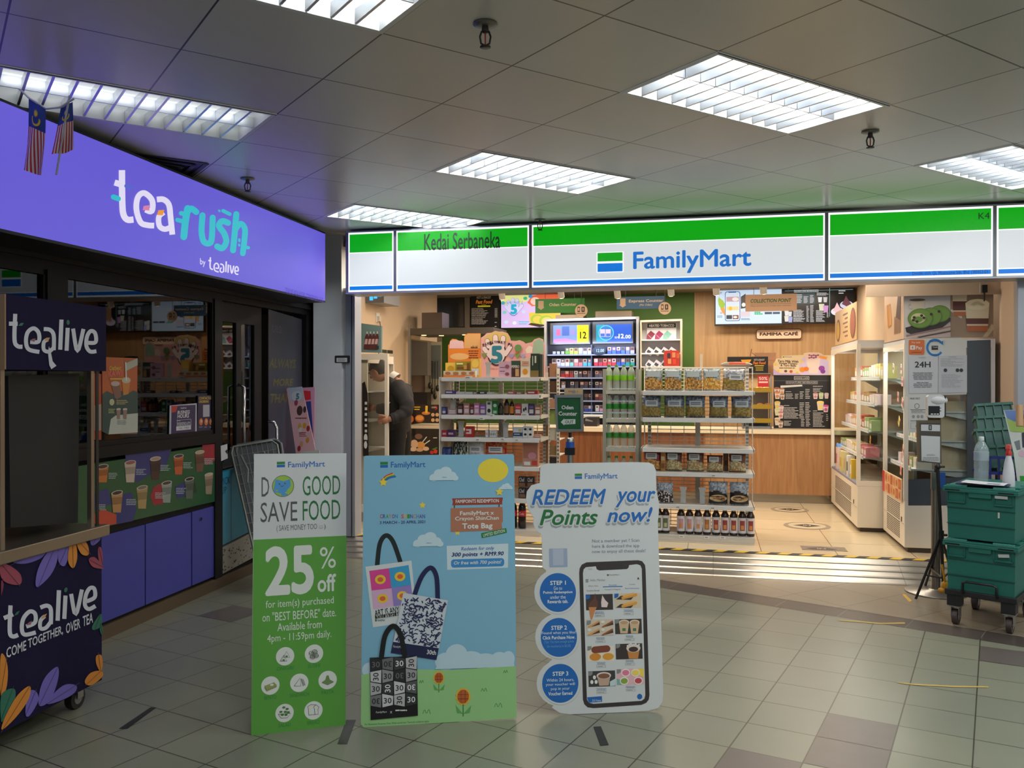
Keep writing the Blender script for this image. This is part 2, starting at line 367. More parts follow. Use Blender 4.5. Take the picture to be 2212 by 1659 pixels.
LAB = {(1, -1): 'brightest louvred ceiling light, upper right, above the sprinkler', (1, 2): 'recessed louvred ceiling light in the middle of the ceiling',
       (1, 5): 'recessed louvred ceiling light just above the left end of the green sign', (-3, 2): 'dim louvred ceiling light beside the purple sign, behind the flags',
       (-3, -1): 'louvred ceiling light cut off by the top of the photo', (5, -1): 'louvred ceiling light cut off by the right edge of the photo'}
alu = M((205, 208, 212), .28, .85); hous = M((222, 224, 222), .4)
def fixture(ij, e):
    t = thing('ceiling_light', LAB[ij], 'ceiling light', cl(ij[0]+1, ij[1]+.5), CY, 'recessed louvred ceiling lights')
    h = B(); X, Y = .598, .298
    h.box(-X, -Y, .10, X, Y, .11, hous)
    for s in (-1, 1):
        h.box(-X, s*Y, -.004, X, s*(Y-.022), .10, hous); h.box(s*X, -Y+.022, -.004, s*(X-.022), Y-.022, .10, hous)
    h.box(-X, -Y, -.006, X, -Y+.004, -.003, DGREY); h.obj('housing', t)
    l = B(); l.box(-.576, -.004, 0, .576, .004, .055, alu)
    n = 11
    for k in range(1, n+1):
        x = -.576 + 1.152*k/(n+1)
        for s in (-1, 1):
            l.xprism([(0, 0)]*0 or [(s*.006, .0), (s*.272, .0), (s*.272, .055), (s*.14, .042), (s*.006, .055)], x-.006, x+.006, alu)
    l.obj('louvre', t)
    for s in (-1, 1):
        tb = B(); tb.tube([(-.56, s*.14, .072), (.56, s*.14, .072)], .013, M((245, 250, 255), .4, emit=TUBE*e), 8)
        tb.obj('tube', t)
for ij, e in FIX: fixture(ij, e)
for i, j in ((2, -3.5), (-2, -3.5), (6, -3.5), (8, -7)):       # the further fittings of the same ceiling, behind the camera
    area('ceiling_lamp', cl(i, j, CZ-.02), 1.15, .55, 38, (.95, 1, .96), (0, 0, CY))
area('ceiling_lamp', cl(9, 2.5, CZ-.02), 1.15, .55, 34, (.95, 1, .96), (0, 0, CY))
# ---- sprinklers
brass = M((70, 66, 60), .4, .7)
for k, (ij, lb) in enumerate((((-.54, -.5), 'pendent sprinkler head nearest the top of the photo'), ((3.52, -.48), 'pendent sprinkler head below the brightest ceiling light'),
                   ((-.51, 4.4), 'pendent sprinkler head near the purple sign'), ((3.55, 4.54), 'small pendent sprinkler head just above the green sign'))):
    t = thing('sprinkler', lb, 'sprinkler', cl(*ij), 0, 'ceiling sprinklers')
    B().lathe([(.0, 0), (.044, 0), (.046, -.006), (.02, -.012), (0, -.012)], M((120, 116, 108), .4, .5), 18).obj('escutcheon', t)
    s = B().lathe([(.012, -.01), (.014, -.03), (.01, -.036), (0, -.036)], brass, 10)
    for a in (0, pi): s.tube([(.013*cos(a), 0, -.03), (.02*cos(a), 0, -.05), (.016*cos(a), 0, -.075), (0, 0, -.085)], .004, brass, 6)
    s.lathe([(0, -.084), (.02, -.086), (.021, -.09), (0, -.09)], brass, 12); s.tube([(0, 0, -.035), (0, 0, -.082)], .003, M((190, 60, 50), .3), 6)
    s.obj('head', t)
# ---- air vent
t = thing('air_vent', 'dark square slatted air vent in the ceiling beside the purple sign', 'vent', cl(-1.52, 4.45), CY)
v = B()
for k, q in enumerate((.28, .22, .16, .10)):
    for s in (-1, 1):
        v.bar((-q, s*q, -.004-.006*k), (q, s*q, -.004-.006*k), .028, .004, M((58, 56, 56), .5)); v.bar((s*q, -q, -.004-.006*k), (s*q, q, -.004-.006*k), .028, .004, M((58, 56, 56), .5))
v.obj('slats', t); B().box(-.28, -.28, -.002, .28, .28, -.0005, BLACK).obj('duct_opening', t)

# ---- shop shell
wallc = M((214, 190, 162), .7, noise=.03, scale=2)
sf = B(); smat = tile_mat((222, 203, 170), (214, 197, 164), (120, 100, 76), .6, .6, .003, .16, noise=.03)
sf.box(-.7, 0, -.02, 6.2, 5.2, FZ, smat).box(-2.1, 3.2, -.02, -.7, 5.2, FZ, smat); struct(sf.obj('floor_shop', loc=SO, rz=YS))
wl_ = B().box(-.72, .0, 0, -.6, 3.2, 2.8, wallc).box(-.72, 3.2, 2.1, -.6, 4.3, 2.8, wallc).box(-2.1, 3.2, 0, -2.0, 5.0, 2.8, wallc); struct(wl_.obj('wall_left', loc=SO, rz=YS))
green_w = M((66, 104, 32), .6, noise=.03, scale=2); oak = wood_mat((172, 136, 96), (190, 156, 114), .45, (9, 1, .5))
u_ok = sv(1500, 800, 4.9)[0]; u_g = sv(955, 780, 4.9)[0]
wb = B().box(-2.1, 4.9, 0, u_g, 5.0, 2.8, M((176, 150, 128), .6)).box(u_g, 4.9, 0, u_ok, 5.0, 2.8, green_w).box(u_ok, 4.9, 0, 5.2, 5.0, 2.8, oak)
struct(wb.obj('wall_back', loc=SO, rz=YS))
wr = B().box(5.07, 2.1, 0, 5.6, 4.95, 2.8, wallc).box(5.47, -.02, 0, 5.6, 2.1, 2.8, M((196, 172, 148), .7))
struct(wr.obj('wall_right', loc=SO, rz=YS))
struct(B().box(-2.1, 3.2, 2.78, -.7, 5.0, 2.82, M((120, 112, 100), .7)).box(-.7, -.02, 2.78, 5.6, 5.0, 2.82, M((120, 112, 100), .7)).obj('ceiling_shop', loc=SO, rz=YS))
WARM = (1, .83, .64)
for u, v_, p in ((.8, .12, 18), (2.4, .12, 20), (4.0, .12, 20), (.8, 1.7, 26), (2.4, 1.7, 30), (4.0, 1.7, 30), (1.0, 3.9, 26), (2.8, 3.9, 30), (4.2, 3.9, 26)):  # front row: unseen lamps added to brighten shelf fronts, ramp and wall band
    area('shop_lamp_and_fill', S(u, v_, 2.76), 1.2, .3, p, WARM, (0, 0, YS))
# jambs of the shop front
jm = M((176, 182, 194), .4, .3); jb = B().box(-.1, -.02, 0, -.06, .1, 2.4, M((205, 205, 205), .5)).box(-.06, -.05, FZ, .03, .1, 2.4, jm).box(-.004, -.054, FZ, .004, -.05, 2.4, DGREY)
struct(jb.obj('trim_2', loc=SO, rz=YS))
struct(B().box(5.47, -.1, 0, 5.56, 0, 2.4, jm).box(5.56, -.1, 0, 6.6, .3, 2.88, M((150, 156, 166), .5)).obj('trim_3', loc=SO, rz=YS))
# white pillar between the two shops
pil = B().box(-.374, -.06, 0, -.095, .3, 2.88, M((228, 230, 234), .55, noise=.02)).box(-1.6, .1, 0, -.374, .4, 2.88, M((40, 40, 44), .6))
struct(pil.obj('wall_pillar', loc=SO, rz=YS))
t = thing('notice_sticker', 'small black and white sticker on the white pillar', 'sticker', S(-.1, -.061, 1.8), YS)
a = Art(S(-.1, -.061, 1.8), YS); a.to('print'); a.rect(723, 768, 756, 784, M((40, 40, 48)), 2); a.rect(727, 773, 750, 782, WHITE); a.lines(730, 774, 748, 781, 3, GREY); a.build(t)
# ---- aluminium ramp and the hazard tape on its edge
am = M((190, 186, 178), .3, .9, noise=.08, scale=3)
for k, (ua, ub) in enumerate(((-.06, 1.788), (1.79, 3.208), (3.21, 4.628), (4.63, 5.46))):
    rp = B()
    for s in range(4):
        v0, v1 = -.36+.0825*s, -.36+.0825*(s+1); z0, z1 = FZ*s/4+.004, FZ*(s+1)/4+.002
        rp.xprism([(v0, 0), (v0, z0), (v0+.012, z0+.008), (v1-.002, z1-.004), (v1, z1-.004), (v1, 0)], ua, ub, am)
    tag(rp.obj('ramp', loc=SO, rz=YS), ['ramp plate of ribbed aluminium behind the green and blue standees', 'ribbed aluminium ramp plate behind the white standee', 'ribbed aluminium ramp plate with the brightest reflections',
        'ribbed aluminium ramp plate behind the steel post'][k], 'ramp', 'aluminium ramp plates at the shop entrance')
tp = B(); ym = M((214, 178, 40), .5)
for k in range(63):
    x0 = -.05 + k*.0855; m = ym if k % 2 == 0 else BLACK; d = .05
    tp.face([(x0, -.028, FZ+.002), (x0+.0855, -.028, FZ+.002), (x0+.0855+d, .05, FZ+.002), (x0+d, .05, FZ+.002)], m)
tag(tp.obj('hazard_tape', loc=SO, rz=YS), 'yellow and black hazard tape along the top edge of the ramp', 'tape')

# ================================================================ green and white fascia sign
sg = thing('shop_sign', 'long lit green, white and blue fascia sign over the shop entrance', 'sign', S(0, -.32, 2.317), YS)
a = Art(S(0, -.32, 0), YS, eps=.0015)
PW = M((216, 221, 223), .4, emit=.92); PG = M((0, 158, 8), .4, emit=1.); PB = M((0, 112, 208), .4, emit=1.); PE = M((255, 255, 255), .4, emit=1.0); PK = M((18, 44, 22), .4, emit=.5); PBT = M((24, 106, 190), .4, emit=1.)
zt, zg, zb1, zb0 = a.P(856, 502.9)[1], a.P(856, 542.4)[1], a.P(856, 616.4)[1], a.P(856, 624.6)[1]
ztop, zbot = a.P(856, 496)[1], a.P(856, 633)[1]
us = [a.P(x, 560)[0] for x in (750, 853.5, 1146, 1785.5, 2148.5)] + [6.9]
fb_ = B().box(us[0]-.008, .0, zbot-2.317, us[-1], .25, ztop-2.317, M((170, 172, 180), .35, .6))
for k, u in enumerate(us[:-1]): fb_.box(u-.012, -.006, zbot-2.317, u+.012, 0, ztop-2.317, M((128, 130, 138), .35, .6))
fb_.box(us[0]-.008, -.008, zbot-2.317, us[-1], 0, zbot-2.317+.012, M((170, 172, 180), .35, .6)).box(us[0]-.008, -.008, ztop-2.317-.012, us[-1], 0, ztop-2.317, M((170, 172, 180), .35, .6))
fb_.obj('frame', sg)
for k in range(5):
    x0, x1 = us[k]+.013, us[k+1]-.013; p = B(); z_ = lambda z: z-2.317
    p.box(x0, -.003, z_(zb0)-.016, x1, 0, z_(zt)+.016, PE); pn = p.obj('panel', sg)
    B().box(x0+.012, -.0045, z_(zg), x1-.012, -.003, z_(zt), PG).obj('green_band', pn)
    B().box(x0+.012, -.0045, z_(zb1)+.008, x1-.012, -.003, z_(zg)-.008, PW).obj('white_field', pn)
    B().box(x0+.012, -.0045, z_(zb0), x1-.012, -.003, z_(zb1), PB).obj('blue_band', pn)
a.lay = 4; a.to('lettering')
a.text('Kedai Serbaneka', 916, 502, 1080, 539, PK, res=3, bold=.012)
a.text('FamilyMart', 1366, 540, 1621, 590, PBT, bold=.02, res=4)
a.text('K4', 2113, 459.5, 2137, 473.5, PK); a.text('Dimiliki oleh: QL Maxincome Sdn. Bhd. (383322-D)', 1970, 585, 2133, 595, M((12, 60, 120), .4, emit=.5))
a.to('logo'); a.rect(1289, 544.5, 1347, 588.5, PE); a.rect(1291, 546, 1345, 564.5, PG); a.rect(1291, 569, 1345, 587, PB)
a.build(sg)
# ================================================================ purple tea shop sign
TY = R(90-11.3); TU = V((sin(R(11.3)), cos(R(11.3)), 0)); TE = V((-1.625, 7.47, 0))
ts = thing('tea_shop_sign', 'long lit purple sign box with white and teal lettering', 'sign', (TE.x, TE.y, 2.23), TY)
PUR = M((98, 87, 203), .35, emit=.97)
B().box(-5.2, 0, 0, 0, .34, .61, M((26, 26, 32), .5)).obj('box', ts)
B().box(-5.2, -.004, .015, -.012, 0, .595, PUR).obj('face_panel', ts)
a = Art(TE, TY, eps=.0012); a.lay = 4; a.zoom(0, 130, 3.0722)
LW = M((222, 216, 240), .4, emit=.95); TEAL = M((48, 184, 198), .4, emit=.95); OR = M((236, 152, 60), .4, emit=.9); PK2 = M((214, 128, 170), .4, emit=.9)
a.to('lettering'); S_ = a.stroke
S_([(803, 730), (805, 930), (812, 1020), (838, 1058), (880, 1058)], 42, LW, rnd=False); S_([(753, 812), (803, 828)], 40, LW, rnd=False)
S_([(745, 908), (778, 920)], 34, TEAL); S_([(830, 835), (862, 845)], 26, M((84, 100, 200), .4, emit=.95))
S_([(958, 992), (1000, 1002), (1002, 930), (950, 882), (908, 910), (898, 990), (925, 1075), (970, 1095), (1016, 1098)], 38, LW, rnd=False)
a.poly([(938, 995), (945, 968), (985, 962), (982, 998)], PK2)
S_([(1035, 925), (1080, 925), (1115, 960), (1126, 1040), (1138, 1158)], 38, LW, rnd=False); S_([(1078, 1010), (1046, 1040), (1050, 1100), (1085, 1122), (1128, 1108)], 36, LW, rnd=False)
a.poly([(1032, 1028), (1042, 996), (1082, 994), (1070, 1030)], OR)
S_([(1240, 985), (1226, 1060), (1214, 1172)], 46, TEAL); S_([(1236, 1010), (1262, 985), (1296, 1008)], 40, TEAL); S_([(1194, 1016), (1235, 1026)], 30, TEAL); S_([(1170, 1060), (1205, 1070)], 28, TEAL)
S_([(1338, 1030), (1332, 1140), (1348, 1205), (1385, 1215), (1400, 1180), (1406, 1045)], 40, TEAL)
S_([(1508, 1080), (1470, 1068), (1448, 1100), (1482, 1150), (1496, 1205), (1470, 1248), (1436, 1236)], 40, TEAL); S_([(1475, 1000), (1520, 1022)], 24, TEAL); S_([(1448, 998), (1452, 1002)], 14, TEAL)
S_([(1562, 1022), (1552, 1140), (1540, 1262)], 40, TEAL); S_([(1556, 1120), (1590, 1085), (1618, 1120), (1614, 1200), (1604, 1282)], 38, TEAL); S_([(1620, 1240), (1640, 1245)], 22, TEAL); S_([(1580, 1190), (1580, 1200)], 16, TEAL); S_([(1578, 1225), (1580, 1230)], 14, TEAL)
a.text('by', 1322, 1318, 1358, 1372, LW, bold=.01)
for pts, wd in TL:
    f = lambda p: (1376+p[0]*.285, 1305+(p[0]*.285)*.2+p[1]*.30)
    S_([f(p) for p in pts], wd*.29, LW, rnd=False)
a.text('TEALIVE ASIA KIOSK CORNER SDN. BHD.', 1895, 1545, 2150, 1580, M((66, 56, 160), .4, emit=.8), rot=-.02)
a.build(ts)
# ================================================================ the three standees
def standee(name, label, bl, br, lean, outline, zoom, mat, th=.006):
    p, q = at_z(*bl), at_z(*br); yaw = math.atan2(q.y-p.y, q.x-p.x)
    t = thing(name, label, 'standee', p, yaw); a = Art(p, yaw, lean); 
    if zoom: a.zoom(*zoom)
    pts = [a.P(*c) for c in outline]; mn = min(c[1] for c in pts); pts = [(c[0], c[1]-mn+.002) for c in pts]
    a.place(B().prism(pts, 0, th, mat, M((190, 190, 186))), 'panel', t)
    x = (q-p).length; h = max(c[1] for c in pts)
    s = B().prism([(x*.35, .0), (x*.65, .0), (x*.62, h*.55), (x*.38, h*.55)], 0, .004, M((196, 190, 178), .7))
    o = s.obj('support', t); bk = R(16) + max(0, lean); o.rotation_euler = (bk-.0, 0, 0); o.location = (0, .008 + sin(lean)*h*.55 + sin(bk)*h*.55, .001)
    return t, a
# ---- 1: white and green
GP = M((88, 156, 60), .4); GT = M((22, 104, 50), .5); DK = M((78, 80, 78), .5); WT = M((204, 207, 208), .45)
z = (520, 960, 2.5136)
t, a = standee('discount_standee', 'tall white and green standee advertising 25% off', (542, 1589), (746, 1566), R(7), [(72, 62), (574, 58), (569, 1525), (540, 1535), (57, 1583)], z, WT)
a.to('print').poly([(69, 518), (574, 495), (569, 1526), (57, 1583)], GP)
fm_logo(a, 196, 93, 458, 128, FGREEN, FBLUE)
a.to('lettering'); a.text('D', 113, 178, 155, 283, DK); a.text('GOOD', 337, 170, 541, 275, GT, res=3); a.text('SAVE', 108, 312, 308, 420, DK); a.text('FOOD', 337, 302, 541, 410, GT, res=3)
a.text('( SAVE MONEY TOO', 195, 435, 415, 474, DK); a.text(')', 452, 432, 461, 464, DK)
a.stroke([(426, 452), (436, 456), (446, 451)], 2, DK); a.ell(430, 444, 2, 2, DK); a.ell(441, 443, 2, 2, DK)
a.to('picture'); a.ell(230, 226, 60, 59, DK); a.ell(230, 226, 57, 56, M((150, 186, 70))); 
a.poly([(190, 190), (232, 200), (268, 188), (272, 225), (250, 250), (256, 275), (225, 280), (205, 262), (178, 260), (182, 230)], M((74, 146, 206)))
for cx, cy in ((210, 215), (240, 212)): a.ell(cx, cy, 4, 4, DK)
a.stroke([(218, 224), (225, 229), (233, 223)], 3, DK)
for cx, cy, r in ((212, 270, 8), (252, 262, 10), (195, 250, 7)): a.ell(cx, cy, r, r*.6, M((150, 186, 70)))
W2 = M((218, 222, 216), .45); a.to('lettering')
a.text('25', 133, 548, 398, 818, W2, bold=.03, res=4); a.text('%', 430, 556, 516, 672, W2, res=4); a.text('off', 417, 704, 518, 800, W2, bold=.02, res=3)
a.text('for item(s) purchased', 138, 836, 507, 888, W2); a.text('on "BEST BEFORE" date.', 120, 900, 520, 948, W2); a.text('Available from', 200, 962, 441, 1005, W2); a.text('4pm - 11:59pm daily.', 146, 1020, 494, 1072, W2)
for cx, cy, wd, ic in ((241, 1150, 'ONIGIRI', 0), (398, 1136, 'SUSHI', 1), (161, 1309, 'BENTO', 2), (318, 1294, 'SANDWICH', 3), (472, 1279, 'PASTA', 4), (238, 1458, 'SALAD', 5), (395, 1444, 'BREAD', 6)):
    a.to('icon'); a.ell(cx, cy, 50, 50, W2); s = lambda *p: a.stroke([(cx+x, cy+y) for x, y in p], 2.6, DK, False, False)
    if ic == 0:
        for dx, dy in ((8, -8), (-8, 12)): s((dx-18, dy+14), (dx, dy-18), (dx+18, dy+14), (dx-18, dy+14)); a.rect(cx+dx-6, cy+dy+4, cx+dx+6, cy+dy+14, M((96, 120, 80)))
    elif ic == 1:
        for dx, dy in ((-14, -6), (4, -14), (10, 6), (-8, 12)): s(*[(dx+13*cos(k*pi/4), dy+8*sin(k*pi/4)) for k in range(9)]); s((dx-13, dy), (dx-13, dy+10), (dx, dy+16), (dx+13, dy+10), (dx+13, dy)); a.ell(cx+dx, cy+dy, 5, 3, M((120, 150, 90)))
    elif ic == 2:
        a.poly([(cx-32, cy+2), (cx+20, cy-18), (cx+34, cy-4), (cx-20, cy+20)], M((150, 160, 90))); a.poly([(cx-32, cy+2), (cx-20, cy+20), (cx-20, cy+32), (cx-32, cy+14)], M((120, 130, 80))); a.poly([(cx-20, cy+20), (cx+34, cy-4), (cx+34, cy+8), (cx-20, cy+32)], M((140, 150, 90))); a.ell(cx+8, cy-4, 10, 6, W2)
    elif ic == 3: s((-28, 18), (4, -26), (8, 18), (-28, 18)); s((8, -20), (22, 18), (26, 14), (12, -22), (8, -20)); s((20, -20), (32, 14))
    elif ic == 4: a.poly([(cx-32, cy+12), (cx-14, cy), (cx-6, cy-24), (cx+4, cy-26), (cx+12, cy-2), (cx+32, cy+8), (cx, cy+24)], M((110, 140, 80))); s((-32, 14), (0, 26), (32, 10))
    elif ic == 5:
        s((-34, 6), (-20, 28), (14, 26), (34, 2), (-34, 6))
        for dx, dy in ((-20, -6), (-4, -30), (14, -22), (4, -6), (20, -4), (-12, 10), (8, 10)): a.ell(cx+dx, cy+dy, 9, 6, M((70, 120, 60)))
    else: s((-26, 26), (-28, -10), (-32, -20), (-14, -32), (16, -30), (30, -18), (24, -6), (26, 20), (-26, 26)); s((8, 24), (6, -8), (0, -18), (12, -30))
    a.to('lettering'); a.text(wd, cx-len(wd)*6.6, cy+55, cx+len(wd)*6.6, cy+75, M((44, 122, 62)))
a.build(t)
# ---- 2: sky blue tote bag poster (its cartoon figures are left out)
z = (770, 960, 2.592)
SKY = M((132, 186, 214), .38); GRASS = M((156, 206, 140), .4)
t, a = standee('tote_bag_standee', 'wide sky blue standee advertising three tote bags', (786, 1570), (1115, 1553), R(2.5), [(42, 76), (52, 70), (875, 60), (883, 68), (891, 800), (896, 1525), (885, 1535), (40, 1585), (24, 1565)], z, SKY)
a.to('print'); CLD = M((192, 218, 231)); [a.ell(cx, cy, rx, ry, CLD) for cx, cy, rx, ry in ((75, 1262, 44, 42), (110, 1275, 34, 26), (500, 1215, 60, 50), (560, 1180, 62, 62), (640, 1205, 70, 48), (720, 1215, 70, 46), (800, 1205, 50, 44), (850, 1200, 36, 44))]; a.poly([(440, 1258), (470, 1200), (640, 1180), (880, 1180), (884, 1244)], CLD); a.poly([(28, 1290), (200, 1255), (520, 1262), (893, 1240), (896, 1526), (885, 1533), (40, 1583), (25, 1565)], GRASS)
for cx, cy, k in ((488, 172, 1), (400, 540, 1.05), (838, 238, .45)):
    for dx, dy, r in ((-55, 14, 24), (-25, -8, 30), (12, -18, 34), (45, 4, 28), (65, 16, 18)): a.ell(cx+dx*k, cy+dy*k, r*k, r*.85*k, M((200, 222, 232)))
    a.rect(cx-80*k, cy+14*k, cx+82*k, cy+28*k, M((200, 222, 232)), 8)
a.to('picture'); a.ell(765, 145, 85, 66, M((238, 214, 60)))
for k, cc in enumerate(((200, 60, 50), (238, 190, 50), (60, 160, 70), (40, 100, 190))): a.stroke([(142+k*4, 200+k*4), (165+k*6, 178+k*3), (200+k*6, 162+k*6)], 8, M(cc))
def star(cx, cy, r): a.poly([(cx+(r if k % 2 == 0 else r*.5)*sin(k*pi/5), cy-(r if k % 2 == 0 else r*.5)*cos(k*pi/5)) for k in range(10)], M((242, 214, 70)))
for s_ in ((150, 212, 26), (370, 340, 20), (800, 265, 24), (565, 493, 18)): star(*s_)
wood = M((178, 118, 92), .5); wood2 = M((152, 62, 44), .5); BROWN = M((110, 60, 40))
a.poly([(535, 302), (820, 297), (815, 332), (820, 336), (536, 341), (540, 320)], wood2); a.rect(545, 340, 552, 356, BROWN); a.rect(795, 336, 802, 352, BROWN)
a.poly([(528, 357), (818, 350), (820, 430), (812, 440), (818, 480), (528, 490)], wood)
a.poly([(698, 497), (838, 468), (842, 494), (702, 524)], FGREEN)
a.poly([(505, 568), (850, 555), (848, 690), (508, 702)], M((206, 224, 234))); a.rect(530, 640, 828, 686, M((58, 140, 206)), 16)
fm_logo(a, 133, 97, 386, 134, FGREEN, FBLUE); a.to('lettering'); nav = M((24, 44, 110))
for k, (ch, cc) in enumerate(zip('CRAYON SHINCHAN', ((200, 60, 60), (40, 90, 180), (50, 150, 70), (220, 120, 40), (120, 60, 150), (40, 130, 190), (0, 0, 0), (220, 60, 60), (230, 170, 40), (50, 150, 70), (40, 90, 180), (220, 120, 40), (50, 140, 190), (120, 60, 150), (40, 90, 180)))):
    if ch != ' ': a.text(ch, 131+k*17, 391, 146+k*17, 414, M(cc), bold=.02)
a.text('3 MARCH - 20 APRIL 2021', 131, 427, 385, 444, nav, bold=.02)
a.text('FAMIPOINTS REDEMPTION', 556, 307, 798, 327, WHITE, bold=.02); a.text('FamilyMart x', 580, 372, 770, 402, WHITE, bold=.02); a.text('Crayon ShinChan', 552, 402, 797, 430, WHITE, bold=.02); a.text('Tote Bag', 592, 440, 762, 480, WHITE, bold=.03)
a.text('LIMITED EDITION', 708, 487, 832, 505, WHITE, bold=.01, rot=.2)
a.text('Redeem for only', 586, 572, 772, 598, FBLUE, shear=.2, bold=.01); a.text('300 points + RM9.90', 533, 602, 825, 632, nav, bold=.03, shear=.2); a.text('Or free with 700 points!', 546, 650, 812, 676, WHITE, bold=.02, shear=.2)
a.text('For Illustration Purposes Only. While stocks last. Terms & conditions apply.', 48, 1552, 408, 1566, M((60, 90, 60)))
a.to('picture')
for pts in ([(115, 690), (130, 560), (165, 510), (205, 545), (248, 665)], ): a.stroke(pts, 26, M((22, 34, 34)), rnd=False)
a.poly([(50, 685), (308, 650), (340, 990), (92, 1024)], M((214, 220, 222)))
for qd, cc in (([(72, 708), (182, 693), (197, 805), (85, 818)], (222, 70, 150)), ([(182, 693), (292, 675), (306, 785), (196, 804)], (60, 160, 210)), ([(85, 818), (197, 805), (208, 905), (96, 922)], (218, 176, 210)), ([(197, 805), (306, 785), (318, 890), (208, 906)], (150, 130, 200))):
    a.poly(qd, M(cc)); x = sum(p[0] for p in qd)/4; y = sum(p[1] for p in qd)/4; a.ell(x, y, 30, 26, M((240, 200, 60))); a.ell(x, y, 16, 13, M((226, 100, 60)))
a.to('lettering'); a.text('ART IS ANY', 102, 916, 240, 952, BLACK, rot=.13, bold=.01); a.to('picture'); a.poly([(104, 957), (232, 938), (234, 958), (106, 976)], BLACK)
a.to('lettering'); a.text('YOU CAN GET A', 110, 944, 232, 972, WHITE, rot=.13); fm_logo(a, 104, 978, 160, 992, FGREEN, DK)
a.to('picture'); a.stroke([(322, 850), (365, 740), (415, 690), (448, 740), (455, 865)], 26, M((26, 28, 78)), rnd=False)
a.poly([(262, 830), (512, 872), (448, 1206), (192, 1166)], M((28, 32, 74)))
a.poly([(262, 830), (512, 872), (462, 1140), (206, 1104)], M((206, 212, 222)))
rn = random.Random(3)
for k in range(210):
    i, j = rn.random(), rn.random(); x, y = 270+235*i-48*j, 842+42*i+258*j
    aa = rn.random()*6.3; q = 9+rn.random()*12; a.stroke([(max(228, x-q*cos(aa)), y-q*sin(aa)*.6), (x+q*.3*sin(aa), y+q*.4*cos(aa)), (x+q*cos(aa)*.8, y+q*sin(aa)*.6)], 6, M((34, 38, 84)), rnd=False)
a.to('lettering'); a.text('FamilyMart', 206, 1126, 262, 1142, WHITE, rot=-.14); a.text('30th', 394, 1150, 446, 1176, WHITE, rot=-.14, bold=.02)
a.to('picture'); a.stroke([(140, 1190), (160, 1070), (205, 1015), (245, 1060), (272, 1185)], 28, M((16, 18, 20)), rnd=False)
a.poly([(75, 1192), (338, 1182), (344, 1516), (80, 1540)], M((14, 14, 16)))
for j in range(4):
    for i in range(4):
        g = (40, 110, 60, 190, 200, 150, 40, 160, 180, 60, 210, 90, 120, 210, 190, 50)[j*4+i]; x, y = 78+i*66, 1198+j*68-i*3
        s_ = 6 if (i+j) % 2 else -6; a.to('picture'); a.poly([(x, y+s_), (x+62, y-s_), (x+60, y+62+s_), (x+2, y+64-s_)], M((g, g, g+3)))
        a.to('lettering'); h = 235 if g < 100 else 40; a.text('30', x+9, y+16, x+53, y+48, M((h if g != 40 else 110,)*3), rot=(0, pi/2, 0, pi)[(i*3+j) % 4], bold=.01)
a.text('FamilyMart', 110, 1490, 170, 1504, WHITE); a.text('x', 188, 1490, 200, 1503, WHITE); a.lines(218, 1478, 312, 1494, 1, WHITE)
a.to('picture')
for cx, cy, k in ((461, 1305, .85), (597, 1410, 1.15)):
    a.stroke([(cx, cy+30*k), (cx, cy+95*k)], 5*k, M((60, 130, 60)), False); a.poly([(cx, cy+85*k), (cx-38*k, cy+40*k), (cx-30*k, cy+80*k)], M((100, 170, 90))); a.poly([(cx, cy+85*k), (cx+40*k, cy+42*k), (cx+32*k, cy+80*k)], M((100, 170, 90)))
    a.poly([(cx+(40 if n % 2 else 32)*k*sin(n*pi/12), cy-(46 if n % 2 else 37)*k*cos(n*pi/12)) for n in range(24)], M((236, 180, 50))); a.ell(cx, cy, 28*k, 34*k, M((190, 96, 44)))
    for d in (-10, 10): a.stroke([(cx+d*k, cy-30*k), (cx+d*k, cy+30*k)], 2, M((120, 56, 30)), False); a.stroke([(cx-26*k, cy+d*k), (cx+26*k, cy+d*k)], 2, M((120, 56, 30)), False)
for cx, cy, k in ((365, 1328, .7), (715, 1375, 1), (795, 1462, 1.3), (835, 1272, .7), (395, 1498, 1.3)): a.stroke([(cx-18*k, cy+8), (cx-10*k, cy-10*k), (cx-2*k, cy+6), (cx+8*k, cy-12*k), (cx+14*k, cy+8*k)], 3, M((70, 140, 70)), rnd=False)
a.build(t)
# ---- 3: die-cut white redemption standee
out = [(1167, 1013), (1172, 1006), (1182, 1003), (1236, 1002), (1371, 1000), (1402, 1001), (1412, 1006), (1417, 1018), (1418, 1060), (1424, 1090), (1423, 1110), (1421, 1130), (1427, 1300), (1433, 1500), (1431, 1518), (1422, 1531), (1402, 1537), (1360, 1540), (1232, 1545), (1210, 1542), (1200, 1536), (1192, 1530)]
for cx, cy in ((1209, 1478), (1206, 1378), (1204, 1281)): out += [(cx+50*cos(k), cy+50*sin(k)) for k in [R(105+q*15) for q in range(0, 10)]]
out += [(1180, 1234), (1172, 1228), (1170, 1156), (1158, 1148), (1152, 1134), (1153, 1120), (1142, 1104), (1136, 1082), (1138, 1064), (1148, 1050), (1166, 1045)]
t, a = standee('redemption_standee', 'white die-cut standee with blue step circles and a big phone picture', (1205, 1545), (1415, 1537), R(9.5), out, None, WT)
a.zoom(1120, 980, 5.185); SH = M((150, 156, 160)); LB = M((36, 106, 178))
fm_logo(a, 630, 222, 1110, 290, FGREEN, FBLUE)
a.to('lettering')
for s_, x0, y0, x1, y1, m in (('REDEEM', 148, 398, 985, 570, FBLUE), ('your', 1085, 418, 1540, 600, FBLUE), ('Points', 235, 622, 890, 800, GT), ('now!', 990, 600, 1505, 768, FBLUE)):
    a.text(s_, x0-18, y0+34, x1-10, y1+34, SH, bold=.06, shear=.25); a.lay -= 0
    a.text(s_, x0-12, y0+10, x1+8, y1+12, WT, bold=.075, shear=.25); a.text(s_, x0, y0, x1, y1, m, bold=.02, shear=.28, res=3)
